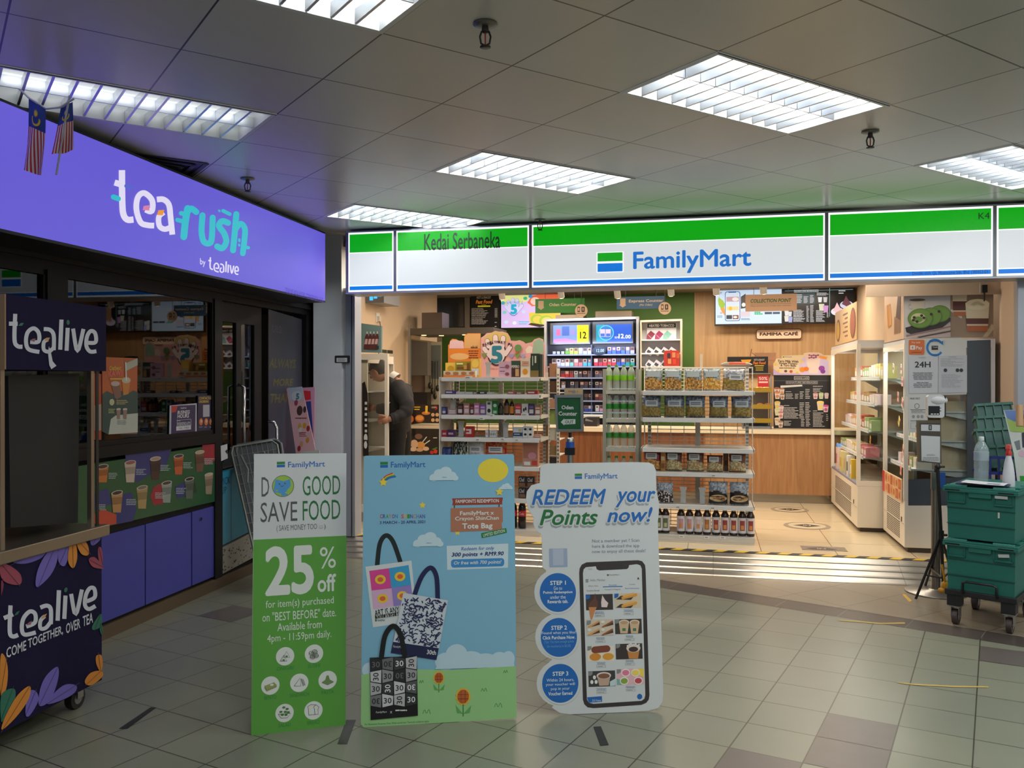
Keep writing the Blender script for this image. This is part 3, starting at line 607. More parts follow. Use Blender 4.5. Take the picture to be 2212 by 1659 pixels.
for s_, y in (('Not a member yet ? Scan', 955), ('here & download the app', 1015), ('now to enjoy all these deals!', 1072)): a.text(s_, 826, y, 1355 if y < 1050 else 1425, y+48, M((96, 104, 128)))
a.to('picture'); a.rect(343, 1062, 548, 1272, M((150, 164, 190)), 10); a.rect(385, 1066, 505, 1250, M((172, 182, 200)))
a.zoom(1120, 1200, 3.952)
for cx, cy, L in ((336, 315, ('STEP 1', 'Go to', 'Points Redemption', 'under the', 'Rewards tab.')), (345, 698, ('STEP 2', 'Found what you like?', 'Click Purchase Now.', '(Tips: You have enough points', 'for voucher(s) in BLUE)')), (357, 1090, ('STEP 3', 'Within 24 hours,', 'your voucher will', 'pop in your', 'Voucher Earned'))):
    a.to('picture'); a.ell(cx+4, cy+6, 172, 180, M((176, 182, 188)), 40); a.ell(cx+2, cy+1, 172, 182, WT, 40); a.ell(cx, cy, 155, 166, FBLUE, 40)
    a.to('lettering'); a.text(L[0], cx-66, cy-100, cx+68, cy-64, WHITE, bold=.02)
    for k, s_ in enumerate(L[1:]):
        hw = len(s_)*(7.3 if not s_.startswith(('(T', 'for v')) else 4.4); a.text(s_, cx-hw, cy-52+k*38+(10 if cy > 1000 else 0), cx+hw, cy-22+k*38+(10 if cy > 1000 else 0), WHITE if k < 2 or cy != 698 else M((110, 160, 210)), bold=.018 if s_ in ('Points Redemption', 'Rewards tab.', 'Click Purchase Now.', 'Voucher Earned') else 0)
a.to('picture'); pd = M((52, 46, 44))
a.poly([(518, 150), (522, 110), (540, 78), (580, 58), (1020, 40), (1055, 48), (1080, 80), (1085, 120), (1118, 1190), (1112, 1230), (1090, 1258), (1050, 1275), (640, 1303), (590, 1296), (562, 1270), (550, 1230)], pd)
a.poly([(550, 150), (556, 118), (575, 100), (660, 92), (668, 118), (690, 128), (925, 116), (940, 102), (944, 82), (1010, 74), (1040, 84), (1052, 112), (1082, 1190), (1075, 1222), (1050, 1240), (640, 1266), (600, 1256), (584, 1228)], WT)
def pic(x0, y0, x1, y1, bg): a.rect(x0, y0, x1, y1, M(bg))
def foods():
    pic(575, 330, 806, 465, (58, 48, 46)); a.poly([(596, 430), (610, 400), (640, 370), (655, 318), (664, 370), (680, 400), (672, 435), (640, 455)], M((96, 58, 46))); a.poly([(598, 440), (668, 440), (650, 480), (622, 566), (612, 520)], M((196, 128, 76))); a.poly([(708, 440), (705, 400), (715, 338), (740, 380), (766, 405), (755, 442)], M((226, 208, 204)))
    pic(820, 322, 1046, 446, (206, 190, 164))
    for dy in (0, 70): a.poly([(832, 375+dy), (870, 345+dy), (1000, 330+dy), (960, 378+dy)], M((60, 50, 44))); a.stroke([(890, 362+dy), (1000, 335+dy)], 26, M((214, 150, 66))); a.stroke([(900, 348+dy), (980, 326+dy)], 18, M((226, 168, 84)))
    pic(583, 545, 810, 682, (206, 190, 170))
    for dx in (0, 115):
        for dy in (0, 68): a.poly([(590+dx, 610+dy), (690+dx, 560+dy), (694+dx, 590+dy), (610+dx, 612+dy)], M((72, 56, 48))); a.stroke([(606+dx, 608+dy), (685+dx, 562+dy)], 14, M((214, 150, 80) if dx == 0 else (150, 84, 50))); a.ell(604+dx, 566+dy, 16, 12, M((226, 218, 204)))
    pic(824, 542, 1052, 668, (62, 52, 46))
    for cx, hw in ((900, 44), (990, 42)): a.poly([(cx-hw, 570), (cx+hw, 570), (cx+hw*.7, 664), (cx-hw*.7, 664)], M((206, 176, 140))); a.ell(cx, 570, hw, 22, M((226, 214, 196))); a.ell(cx, 572, hw*.8, 16, M((190, 150, 110))); a.rect(cx-14, 620, cx+14, 644, M((70, 120, 90)))
    pic(588, 772, 816, 900, (226, 214, 196)); a.stroke([(650, 805), (755, 795)], 58, M((122, 62, 44))); a.ell(655, 865, 48, 32, M((206, 132, 44))); a.ell(765, 862, 48, 30, M((216, 150, 50)))
    pic(830, 752, 1058, 884, (56, 48, 44)); a.poly([(925, 790), (1036, 780), (1020, 880), (942, 880)], M((196, 128, 64))); a.ell(980, 790, 60, 36, M((216, 206, 196))); a.ell(980, 800, 40, 22, M((66, 46, 40)))
    for k in range(8): a.ell(930+k*14, 770-(k % 3)*9, 7, 8, M((226, 220, 214)))
    pic(597, 984, 826, 1118, (58, 56, 54)); a.poly([(668, 1025), (786, 1015), (770, 1108), (690, 1112)], M((190, 160, 140))); a.ell(728, 1024, 62, 30, M((220, 210, 200))); a.ell(728, 1028, 50, 22, M((132, 84, 62)))
    for cx, cy in ((648, 1040), (626, 1080), (662, 1078)): a.ell(cx, cy, 13, 17, M((226, 228, 224)))
    a.poly([(780, 1075), (826, 1050), (826, 1110), (780, 1114)], M((190, 208, 214)))
    pic(838, 966, 1068, 1102, (226, 176, 184)); a.poly([(985, 966), (1068, 964), (1068, 1040), (1030, 1020)], M((238, 206, 70))); a.poly([(838, 1050), (870, 1060), (880, 1102), (840, 1104)], M((120, 170, 160)))
    for cx, cy, cc in ((915, 1000, (220, 120, 150)), (998, 1000, (240, 208, 90)), (902, 1070, (130, 160, 60)), (1022, 1068, (190, 70, 80))): a.ell(cx, cy, 38, 34, M((236, 226, 222))); a.ell(cx, cy, 30, 24, M(cc))
foods()
for k, (x, y) in enumerate(((692, 486), (940, 470), (700, 708), (948, 690), (706, 920), (950, 900), (708, 1142), (956, 1122))):
    a.lines(x-45, y-10, x+45, y+12, 3, M((96, 116, 150)), center=True); a.frame(x-40, y+18, x+40, y+36, 2, GREY); a.lines(x-28, y+22, x+28, y+32, 1, GREY)
for x, y, cc in ((575, 338, FBLUE), (818, 326, FBLUE), (583, 555, GREY), (826, 545, GREY), (588, 775, GREY), (832, 755, GREY), (597, 990, GREY), (838, 972, GREY)): a.poly([(x, y), (x+36, y-2), (x+34, y+24), (x+16, y+36), (x, y+36)], cc)
a.rect(720, 262, 888, 269, LB); a.poly([(584, 1210), (712, 1200), (714, 1248), (600, 1256)], FBLUE); a.ell(1034, 1204, 22, 24, FBLUE)
for k in range(3): a.rect(572, 203+k*10, 597, 208+k*10, DK)
a.poly([(1013, 204), (1016, 190), (1022, 184), (1028, 190), (1031, 204)], DK)
a.to('lettering'); a.text('FamilyMart', 778, 158, 858, 174, DK); a.rect(755, 160, 771, 173, DK); a.text('Hello, Member', 612, 200, 742, 222, M((110, 120, 140))); a.text("What's New", 595, 252, 680, 266, GREY); a.text('Rewards', 772, 245, 838, 258, LB); a.text('Locate', 946, 238, 996, 251, GREY)
a.text('Vouchers Earned', 580, 292, 690, 306, DK); a.text('Vouchers in Progress', 735, 284, 870, 298, DK); a.text('Points Redemption', 910, 274, 1030, 288, LB); a.text('235 Points', 628, 1228, 704, 1246, WHITE); a.text('20:35', 596, 110, 628, 122, GREY)
a.build(t)
# ---- floor tapes
for k, (px, lb) in enumerate((([(325, 1528), (338, 1528), (275, 1574), (257, 1574)], 'black tape strip on the floor left of the green standee'), ([(748, 1555), (769, 1555), (750, 1607), (729, 1607)], 'black tape strip on the floor between the green and the blue standees'),
        ([(1282, 1570), (1298, 1569), (1315, 1609), (1297, 1611)], 'black tape strip on the floor in front of the white standee'))):
    b = B(); P = [at_z(*p, .0015) for p in px]; c = sum(P, V((0, 0, 0)))/4; b.face([p-c for p in P][::-1], M((34, 34, 34), .5)); b.v = [(x, y, 0) for x, y, zz in b.v] 
    b.add([(x, y, -.0012) for x, y, zz in b.v[:4]], [(3, 2, 1, 0)], M((34, 34, 34), .5)); tag(b.obj('floor_tape', loc=(c.x, c.y, .0019)), lb, 'tape', 'black tapes on the floor')
# ================================================================ inside the shop
def board(name, label, cat, v, x0, y0, x1, y1, mat, th=.01, r=0, group=None, eps=.0012, outline=None):
    a = Art(S(0, v, 0), YS, eps=eps); c = a.fr(x0, y0, x1, y1)
    t = thing(name, label, cat, S(c[0], v, c[1]-c[3]/2), YS, group)
    if outline: pts = [a.P(*p) for p in outline]
    elif r: pts = rrect(c[0]-c[2]/2, c[1]-c[3]/2, c[0]+c[2]/2, c[1]+c[3]/2, r)
    else: pts = [(c[0]-c[2]/2, c[1]-c[3]/2), (c[0]+c[2]/2, c[1]-c[3]/2), (c[0]+c[2]/2, c[1]+c[3]/2), (c[0]-c[2]/2, c[1]+c[3]/2)]
    a.place(B().prism(pts, 0, th, mat), 'panel', t); a.to('print'); return t, a
SHELF = M((206, 205, 200), .4, .2); PLATE = M((220, 212, 198), .5); GWIRE = M((224, 216, 200), .4); TAGW = M((226, 226, 222), .5)
def wires(b, u0, u1, z0, z1, v, du=.12, dz=.034, r=.003):
    z = z0
    while z < z1: b.box(u0, v-r, z-r, u1, v+r, z+r, GWIRE); z += dz
    u = u0+du/2
    while u < u1: b.box(u-r, v-.006, z0, u+r, v-.006+2*r, z1, GWIRE); u += du
def gondola(name, label, px0, px1, vf, vb, ztop, zs, zbase, posts=True, rear=True):
    """zs: heights of the shelf tops."""
    u0 = sv(px0, 900, vf)[0]; u1 = sv(px1, 900, vf)[0]
    t = thing(name, label, 'shelf', S(u0, vf, FZ), YS); L = lambda u, v, z: (u-u0, v-vf, z-FZ); w_ = u1-u0; D = vb-vf
    b = B().box(0, 0, .0, w_, D, zbase-FZ-.012, PLATE).box(-.004, -.006, .02, w_+.004, 0, zbase-FZ-.012, SHELF); b.obj('base', t)
    B().box(-.002, -.01, zbase-FZ-.012, w_+.002, D, zbase-FZ, SHELF).obj('shelf', t)
    for z in zs:
        z -= FZ; B().box(.012, .0, z-.006, w_-.012, D-.02, z, SHELF).box(.012, -.012, z-.036, w_-.012, 0, z-.001, M((222, 222, 220), .35)).obj('shelf', t)
    for s in (0, 1):
        e = B(); x = s*w_
        e.box(x-.004, D-.05, 0, x+.004, D+.0, ztop-FZ, PLATE)
        z = .1
        while z < ztop-FZ: e.box(x-.0045, D-.04, z, x+.0045, D-.032, z+.018, DGREY); e.box(x-.0045, D-.022, z, x+.0045, D-.014, z+.018, DGREY); z += .034
        for z in zs: e.prism([(0, 0)]*0 or [(x-.003, z-FZ-.03), (x+.003, z-FZ-.03), (x+.003, z-FZ), (x-.003, z-FZ)], .0, D-.05, SHELF)
        e.obj('upright', t)
        q = B(); xx = .03 if s == 0 else w_-.06
        q.box(xx, D-.014, 0, xx+.03, D, ztop-FZ, PLATE)
        z = .1
        while z < ztop-FZ: q.box(xx+.006, D-.016, z, xx+.012, D-.013, z+.018, DGREY); q.box(xx+.018, D-.016, z, xx+.024, D-.013, z+.018, DGREY); z += .034
        q.obj('post', t)
    wb_ = B(); wires(wb_, .06, w_-.06, zbase-FZ+.02, ztop-FZ, D-.004); wb_.box(0, D-.012, ztop-FZ-.012, w_, D+.004, ztop-FZ, PLATE); wb_.obj('wire_back', t)
    if rear:
        rb = B(); rb.box(w_/2-.022, D, 0, w_/2+.022, D+.02, ztop-FZ-.05, PLATE)
        for z in zs[1:]:
            z -= FZ; rb.box(.02, D+.01, z-.05, w_-.02, D+.3, z-.044, SHELF)
            for x in (.03, w_/2, w_-.03): rb.add([(x-.002, D+.01, z-.05), (x-.002, D+.3, z-.05), (x-.002, D+.25, z-.07), (x-.002, D+.06, z-.11), (x-.002, D+.01, z-.16)], [(0, 1, 2, 3, 4)], PLATE)
        rb.obj('rear_shelf', t)
    return t, u0, u1
def pillow(w_, h, d, fn, nx=14, nz=16, seed=0):
    rn = random.Random(seed); b = B(); fr = {}; vs_ = []
    for side in (-1, 1):
        for j in range(nz+1):
            for i in range(nx+1):
                a, c = i/nx, j/nz; e = (1-abs(2*a-1)**3.5)*(1-abs(2*c-1)**5); k = 1-.05*sin(pi*c)*(1 if d > .03 else .3)
                vs_.append(((a-.5)*w_*k, side*d/2*max(0, e)**.6 + rn.uniform(-1, 1)*.0025*e, c*h))
    n = (nx+1)*(nz+1); ix = lambda s_, i, j: s_*n+j*(nx+1)+i
    for j in range(nz):
        for i in range(nx):
            m = fn((i+.5)/nx, (j+.5)/nz, rn); q = [ix(0, i, j), ix(0, i+1, j), ix(0, i+1, j+1), ix(0, i, j+1)]
            fr.setdefault(m, []).append(q); fr.setdefault(fn(-1, (j+.5)/nz, rn), []).append([ix(1, i, j), ix(1, i, j+1), ix(1, i+1, j+1), ix(1, i+1, j)])
    o = len(b.v); b.v += vs_
    for m, fs in fr.items():
        k = b.mi(m)
        for f in fs: b.f.append(tuple(f)); b.m.append(k); b.sm.append(True)
    return b
def bag(label, group, v, x0, y0, x1, y1, zb, top, low, lab=None, d=.07, lines=True, kind='snack_bag', lr=(.18, .82, .5, .74), seed=0, tilt=0):
    u0 = sv(x0, y1, v)[0]; u1 = sv(x1, y1, v)[0]; h = sv(x0, y0, v)[1]-sv(x0, y1, v)[1]; w_ = u1-u0
    tm = [M(c, .25, 0, spec=.7) for c in top]; lm = [M(c, .35) for c in low]
    def fn(a, c, rn):
        if a < 0: return tm[0]
        lim = .52 + .1*sin(a*pi*1.3)
        return rn.choice(tm) if c > lim or c < .05 else rn.choice(lm)
    t = thing(kind, label, 'snack', S((u0+u1)/2, v, zb), YS, group)
    o = pillow(w_, h, d, fn, seed=seed).obj('packet', t); o.rotation_euler = (0, tilt, 0)
    B().box(-w_*.49, -.002, h*.965, w_*.49, .002, h, tm[0]).obj('seal', t).rotation_euler = (0, tilt, 0)
    if lab:
        b = B(); x_0, x_1, z_0, z_1 = lr; f = lambda a: -d/2*max(0, (1-abs(2*a-1)**3.5))**.6-.003; n = 8
        for i in range(n):
            a0, a1 = x_0+(x_1-x_0)*i/n, x_0+(x_1-x_0)*(i+1)/n
            b.face([((a0-.5)*w_, f(a0), z_0*h), ((a1-.5)*w_, f(a1), z_0*h), ((a1-.5)*w_, f(a1), z_1*h), ((a0-.5)*w_, f(a0), z_1*h)], M(lab, .4))
            if lines and i not in (0, n-1):
                for q in (.35, .62): b.face([((a0-.5)*w_, f(a0)-.001, (z_0+(z_1-z_0)*q)*h), ((a1-.505)*w_, f(a1)-.001, (z_0+(z_1-z_0)*q)*h), ((a1-.505)*w_, f(a1)-.001, (z_0+(z_1-z_0)*(q+.14))*h), ((a0-.5)*w_, f(a0)-.001, (z_0+(z_1-z_0)*(q+.14))*h)], M((90, 90, 100), .5))
        b.obj('label', t).rotation_euler = (0, tilt, 0)
    return t
def carton(label, group, v, x0, y0, x1, y1, zb, c, marks=(), d=.05, name='snack_box', cat='box', round_=0):
    """marks: (part name, kind, u0, v0, u1, v1 as fractions of the face, colour or (text, colour))"""
    u0 = sv(x0, y1, v)[0]; u1 = sv(x1, y1, v)[0]; h = sv(x0, y0, v)[1]-sv(x0, y1, v)[1]; w_ = u1-u0
    t = thing(name, label, cat, S((u0+u1)/2, v, zb), YS, group); B().box(-w_/2, 0, 0, w_/2, d, h, M(c, .45)).obj('body', t, bev=.003 if round_ else 0)
    pr = B(); lt = B()
    for k, (a0, b0, a1, b1, cc) in enumerate(marks):
        y = -.0012*(k+1)
        if isinstance(cc[0], str): lt.text(cc[0], ((a0+a1)/2-.5)*w_, (b0+b1)/2*h, (a1-a0)*w_, (b1-b0)*h, M(cc[1]), y=y, bold=.02)
        elif len(cc) == 4: pr.face([(x, y, z) for x, z in circ(((a0+a1)/2-.5)*w_, (b0+b1)/2*h, (a1-a0)*w_/2, (b1-b0)*h/2, 16)], M(cc[:3]))
        else: pr.face([((a0-.5)*w_, y, b0*h), ((a1-.5)*w_, y, b0*h), ((a1-.5)*w_, y, b1*h), ((a0-.5)*w_, y, b1*h)], M(cc))
    if pr.f: pr.obj('print', t)
    if lt.f: lt.obj('lettering', t)
    return t
def bottle_mesh(r, h, body, cap, label=None, lz=(.2, .6), neck=.32, capw=.5, seg=14, ribs=False, sq=1):
    """builders of the parts of a bottle standing at the origin"""
    P = [(r*.9, 0), (r, .02*h)]
    if ribs: P += [(r*(1-.05*(k % 2)), h*(.05+.025*k)) for k in range(10)]
    P += [(r, h*.34), (r, h*.68), (r*.92, h*.76), (r*.6, h*.86), (r*neck, h*.91), (r*neck, h*.94)]
    out = {'body': B().lathe(P, body, seg, sq=sq), 'cap': B().lathe([(r*capw*.95, h*.92), (r*capw, h*.93), (r*capw, h*.99), (r*capw*.9, h), (0, h)], cap, seg)}
    if label: out['label'] = B().lathe([(r*1.02, h*lz[0]), (r*1.025, h*(lz[0]+.01)), (r*1.025, h*(lz[1]-.01)), (r*1.02, h*lz[1])], label, seg, sq=sq)
    return out
def put_bottle(name, label, cat, loc, parts, group=None, rz=None):
    t = thing(name, label, cat, loc, YS if rz is None else rz, group)
    for k, b in parts.items(): b.obj(k, t)
    return t
# ---------------------------------------------------------------- right gondola
VF, VB = .33, .76
zz = lambda y, v=VF, x=1505: sv(x, y, v)[1]
Zs = [zz(845), zz(903.5), zz(969), zz(1021), zz(1091)]; ZB = zz(1157)
gondola('gondola_shelf', 'grey wire-backed shelf unit of snack bags, right of the water rack', 1385, 1630, VF, VB, sv(1505, 793, VB)[1], Zs, ZB); Zs = [z+.002 for z in Zs]; ZB += .002
C3 = lambda x, y: (1370+x/6.379, 760+y/6.379)
C4 = lambda x, y: (1370+x/6.634, 950+y/6.634)
FR = ((196, 150, 76), (178, 128, 62), (150, 106, 52), (206, 170, 100), (120, 84, 44)); SIL = ((150, 164, 170), (168, 180, 182), (120, 132, 138)); CH = ((150, 126, 62), (130, 110, 52), (166, 140, 78), (112, 96, 50))
row = [(145, 395), (415, 655), (690, 935), (945, 1190), (1210, 1520)]
for k, (p, q) in enumerate(row):
    x0, y0 = C3(p, 238); x1, y1 = C3(q, 545)
    bag(['leftmost fries-style snack bag on the top shelf of the right unit', 'fries-style snack bag second from left on the top shelf', 'fries-style snack bag in the middle of the top shelf', 'brighter yellow-orange snack bag fourth from left on the top shelf', 'crinkled potato chip bag at the right end of the top shelf'][k],
        'snack bags on the top shelf', VF+.10, x0, y0, x1, y1, Zs[0], SIL if k < 4 else ((130, 140, 160), (190, 190, 186)), FR if k < 3 else (((214, 160, 50), (190, 136, 60), (170, 120, 60), (220, 190, 120)) if k == 3 else CH), (206, 212, 214) if k == 4 else (184, 198, 202), lr=(.15, .85, .62, .86) if k < 4 else (.3, .85, .5, .72), seed=k, lines=k == 4, tilt=0 if k < 4 else .03)
row = [(105, 370), (410, 690), (705, 980), (1030, 1295), (1335, 1615)]
for k, (p, q) in enumerate(row):
    x0, y0 = C3(p, 605); x1, y1 = C3(q, 905)
    bag('potato chip bag with white label, %s on the second shelf' % nth(k, 5), 'chip bags on the second shelf', VF+.09, x0, y0, x1, y1, Zs[1], ((112, 122, 146), (136, 146, 162), (84, 92, 106)), CH, (196, 204, 206), lr=(.2, .84, .5, .78), seed=20+k)
row = [(135, 395), (445, 685), (750, 1000), (1040, 1270), (1355, 1600)]
NUT = ((188, 176, 132), (206, 196, 154), (160, 140, 96), (176, 130, 80))
for k, (p, q) in enumerate(row):
    x0, y0 = C4(p, 205 if k != 3 else 240); x1, y1 = C4(q, 478)
    bag('red snack bag with white label beside the white standee' if k == 0 else 'small pale nut snack bag with white header, %s on the fourth shelf' % ORD[k], 'nut snack bags on the fourth shelf', VF+.09, x0, y0, x1, y1, Zs[3], ((140, 44, 48), (120, 40, 44)) if k == 0 else ((120, 74, 60), (96, 66, 56)), ((190, 140, 70), (206, 160, 90), (150, 96, 50)) if k == 0 else NUT, (206, 208, 208), lr=(.14, .74, .62, .92), seed=40+k)
carton('brown paper snack pouch behind the nut bags, near the right end', None, VF+.2, *C4(1275, 220), *C4(1350, 470), Zs[3], (130, 90, 62), ((.2, .3, .8, .6, (90, 60, 44)),), d=.03, name='snack_pouch', cat='snack')
carton('narrow orange snack pouch next to the red snack bag', None, VF+.05, *C4(380, 200), *C4(440, 478), Zs[3], (176, 120, 56), ((.1, .55, .9, .75, (206, 190, 150)), (.1, .15, .9, .4, (120, 72, 40))), d=.03, name='snack_pouch', cat='snack')
for k, (p, q) in enumerate(((320, 560), (1065, 1340), (1365, 1645))):
    x0, y0 = C4(p, 655); x1, y1 = C4(q, 950 if k == 0 else 990)
    t = bag(['silver and black snack bag beside the edge of the white standee', 'silver bag with a bowl picture, left of the pair on the fifth shelf', 'silver bag with a bowl picture, right of the pair on the fifth shelf'][k], 'silver bags on the fifth shelf', VF+.05, x0, y0, x1, y1, Zs[4], ((150, 158, 168), (176, 182, 188), (120, 128, 138)), ((40, 34, 34), (60, 48, 44), (30, 26, 26), (206, 200, 196)) if k == 0 else ((36, 30, 28), (42, 34, 30)), None, seed=60+k)
    if k:
        bw = B(); bw.add([(.075*cos(i*pi/10)*.98, -.038, .062+.03*sin(i*pi/10)) for i in range(20)], [tuple(range(20))], M((206, 176, 130)))
        rn = random.Random(k)
        for i in range(26):
            x, z = rn.uniform(-.055, .055), .062+rn.uniform(-.018, .018); bw.box(x-.012, -.041, z-.003, x+.012, -.039, z+.003, M(rn.choice(((120, 70, 40), (196, 150, 90), (90, 52, 36)))))
        bw.obj('bowl_picture', t)
def divider(lb, g, v, x0, y0, x1, y1, zb):
    u0 = sv(x0, y1, v)[0]; u1 = sv(x1, y1, v)[0]; h = sv(x0, y0, v)[1]-sv(x0, y1, v)[1]; w_ = u1-u0
    b = B().prism([(-w_*.36, 0), (w_*.36, 0), (w_*.36, h*.74), (w_*.5, h*.93), (w_*.5, h), (-w_*.5, h), (-w_*.5, h*.93), (-w_*.36, h*.74)], -.0015, .0015, M((186, 184, 178), .5)); b.box(-w_*.3, 0, 0, w_*.3, .1, .003, M((186, 184, 178), .5))
    return tag(b.obj('shelf_divider', loc=S((u0+u1)/2, v, zb), rz=YS), lb, 'shelf divider', g)
divider('left white plastic shelf divider on the empty middle of the fifth shelf', 'white shelf dividers', VF+.06, *C4(650, 690), *C4(755, 930), Zs[4])
divider('right white plastic shelf divider on the empty middle of the fifth shelf', 'white shelf dividers', VF+.06, *C4(925, 690), *C4(1030, 930), Zs[4])
r0 = (sv(1620, 1100, VF+.08)[0]-sv(1602, 1100, VF+.08)[0])/2; hb = zz(1100.5, VF+.08)-zz(1157, VF+.08)
for k, (p, cc) in enumerate(((352, (96, 104, 70)), (450, (96, 104, 70)), (670, (196, 150, 160)), (792, (196, 150, 160)), (916, (206, 190, 200)), (1042, (170, 110, 60)), (1172, (150, 60, 56)), (1300, (150, 60, 56)), (1424, (150, 60, 56)), (1548, (150, 60, 56)), (1668, (150, 60, 56)))):
    x, y = C4(p, 1390); u = sv(x, y, VF+.08)[0]; ps = bottle_mesh(r0, hb, M((58, 40, 34), .2), M((226, 226, 224), .4), M((224, 220, 222), .4), (.1, .68), neck=.5, capw=.55, sq=1)
    t = put_bottle('tea_drink_bottle', 'white-capped tea bottle with printed label, %s on the bottom shelf' % nth(k, 11), 'bottle', S(u, VF+.08, ZB), ps, 'white-capped tea bottles')
    pc = B()
    for i in range(5):
        a0, a1 = R(-90-34+i*13.6), R(-90-34+(i+1)*13.6); f = lambda a, z: (r0*1.05*cos(a), r0*1.05*sin(a), z*hb)
        pc.face([f(a0, .2), f(a1, .2), f(a1, .58), f(a0, .58)], M(cc))
        if i in (1, 2, 3): f = lambda a, z: (r0*1.08*cos(a), r0*1.08*sin(a), z*hb); pc.face([f(a0, .24), f(a1, .24), f(a1, .4), f(a0, .4)], M((206, 140, 80) if cc[0] > 100 else (190, 190, 150)))
    pc.obj('label_picture', t)
for k, (x, y, g) in enumerate(((630, 965, 4), (1130, 980, 4), (1140, 515, 3), (680, 1388, 5), (1040, 1400, 5), (1270, 1405, 5))):
    px = C4(x, y); u, z = sv(*px, VF-.016); tag(B().box(-.022, -.001, -.012, .022, .0, .012, TAGW).box(-.016, -.0015, -.004, .01, -.001, .004, GREY).obj('price_tag', loc=S(u, VF-.018 if g < 5 else VF-.014, z), rz=YS), 'white price tag on the %s of the right shelf unit' % ['', '', '', 'fourth shelf lip', 'fifth shelf lip, ' + ('left' if k == 0 else 'right'), 'base lip, ' + ('left', 'middle', 'right')[(k-3) % 3]][g], 'price tag', 'price tags')
# things lying on top of / behind the right unit
t = thing('snack_bag', 'orange-red snack bag lying flat on top of the right shelf unit', 'snack', S(sv(1590, 795, VB+.12)[0], VB+.12, sv(1590, 793, VB)[1]), YS)
pb = pillow(.3, .16, .07, lambda a, c, rn: M((190, 70, 40), .35) if .25 < a < .8 else M((150, 140, 130), .3), seed=5)
pb.v = [(x, z*.8-.02, .025-y*.7+0) for x, y, z in pb.v]; pb.obj('packet', t)
# ---------------------------------------------------------------- left gondola
CL = lambda x, y: (940+x/6.9115, 780+y/6.9115)
LF, LBk = .31, .74
zl = lambda y, v=LF, x=1060: sv(x, y, v)[1]
Ls = [zl(815), zl(852), zl(897), zl(946), zl(1007), zl(1076)]; LZB = zl(1142)
gt = gondola('gondola_shelf', 'crowded shelf unit of sweets and boxes behind the blue standee', 951, 1168, LF, LBk, zl(816, LBk), Ls, LZB)[0]
Ls = [z+.002 for z in Ls]; LZB += .002
B().box(-.012, .0, 0, -.004, LBk-LF, Ls[0]-FZ, PLATE).obj('side_panel', gt)
# header boards on its top
oc = lambda x, y: (930+x/5.926, 620+y/5.926)
t, a = board('display_board', 'orange rounded display board on top of the left shelf unit', 'display board', LBk-.05, *oc(225, 590), *oc(640, 1160), M((222, 130, 46), .5), .006, outline=[oc(*p) for p in ((225, 1160), (225, 740), (240, 735), (250, 690), (280, 662), (330, 668), (355, 690), (400, 685), (430, 710), (430, 640), (445, 610), (480, 592), (640, 592), (640, 1160))])
a.zoom(930, 620, 5.926); a.to('print'); a.poly([(432, 786), (640, 786), (640, 600), (480, 600), (450, 620), (436, 650)], M((214, 164, 104))); a.poly([(240, 780), (250, 700), (285, 675), (340, 680), (420, 700), (428, 786), (240, 786)], M((226, 186, 190))); a.ell(370, 890, 120, 44, M((226, 180, 120)))
for k in range(6): a.poly([(515+k*15, 782), (520+k*15, 755-(k % 3)*6), (528+k*15, 782)], BLACK)
a.lines(480, 805, 620, 920, 4, M((110, 50, 40)), center=True); a.build(t)
t, a = board('display_board', 'pink birthday display board with a raised hand and big number 5', 'display board', LBk-.07, *oc(640, 560), *oc(1465, 1160), M((222, 164, 160), .5), .006, outline=[oc(*p) for p in ((645, 1160), (645, 650), (690, 620), (720, 590), (780, 585), (830, 560), (880, 572), (920, 568), (985, 590), (1015, 640), (1025, 685), (1090, 690), (1140, 680), (1190, 700), (1215, 725), (1300, 705), (1330, 670), (1390, 650), (1440, 670), (1455, 735), (1465, 740), (1465, 1160))])
a.zoom(930, 620, 5.926); a.to('print'); a.poly([(690, 640), (780, 590), (830, 568), (980, 600), (1015, 650), (990, 700), (700, 730)], M((206, 178, 104))); a.poly([(1320, 700), (1390, 660), (1440, 690), (1450, 850), (1310, 850)], M((150, 178, 150)))
a.to('picture'); HD = M((226, 206, 204)); BR = M((70, 40, 44))
for w0, m in ((64, BR), (56, HD)):
    a.stroke([(730, 690), (745, 760)], w0, m); a.stroke([(832, 640), (838, 760)], w0*1.1, m); a.stroke([(932, 650), (920, 760)], w0*1.05, m); a.stroke([(1020, 770), (960, 860)], w0, m)
    a.stroke([(690, 790), (760, 880)], w0, m); a.ell(850, 850, 115*w0/60, 150*w0/60, m)
for k, (x, c_) in enumerate(((690, (120, 140, 70)), (1040, (150, 140, 190)), (1115, (110, 150, 70)), (1185, (160, 150, 190)))): a.poly([(x-38, 850+(k % 2)*10), (x+38, 845+(k % 2)*12), (x, 922)], M(c_))
a.poly([(1085, 800), (1165, 800), (1105, 868)], M((170, 96, 60))); a.ell(1125, 780, 45, 44, M((96, 140, 80))); a.poly([(1215, 800), (1260, 750), (1310, 770), (1300, 840), (1230, 850)], M((226, 206, 190)))
a.to('lettering'); a.text('5', 772, 752, 926, 980, M((40, 120, 140)), bold=.05, res=4)
for k, ch in enumerate('FAMILYMART IS'):
    if ch != ' ': xx = 668+k*29.5; yy = 720-44*sin(pi*(k+.5)/13)+10; a.text(ch, xx, yy, xx+25, yy+38, BR, bold=.03, rot=.35*(.5-(k+.5)/13)*2)
a.text('Oct 21', 770, 1035, 862, 1056, M((150, 90, 100))); a.build(t)
LG = 'boxes on the top shelf of the left unit'
c_ = lambda lb, x0, y0, x1, y1, col, marks=(), sh=0, g=LG, v=LF+.06, d=.06, **k: carton(lb, g, v, *oc(x0, y0), *oc(x1, y1), Ls[sh], col, marks, d, **k)
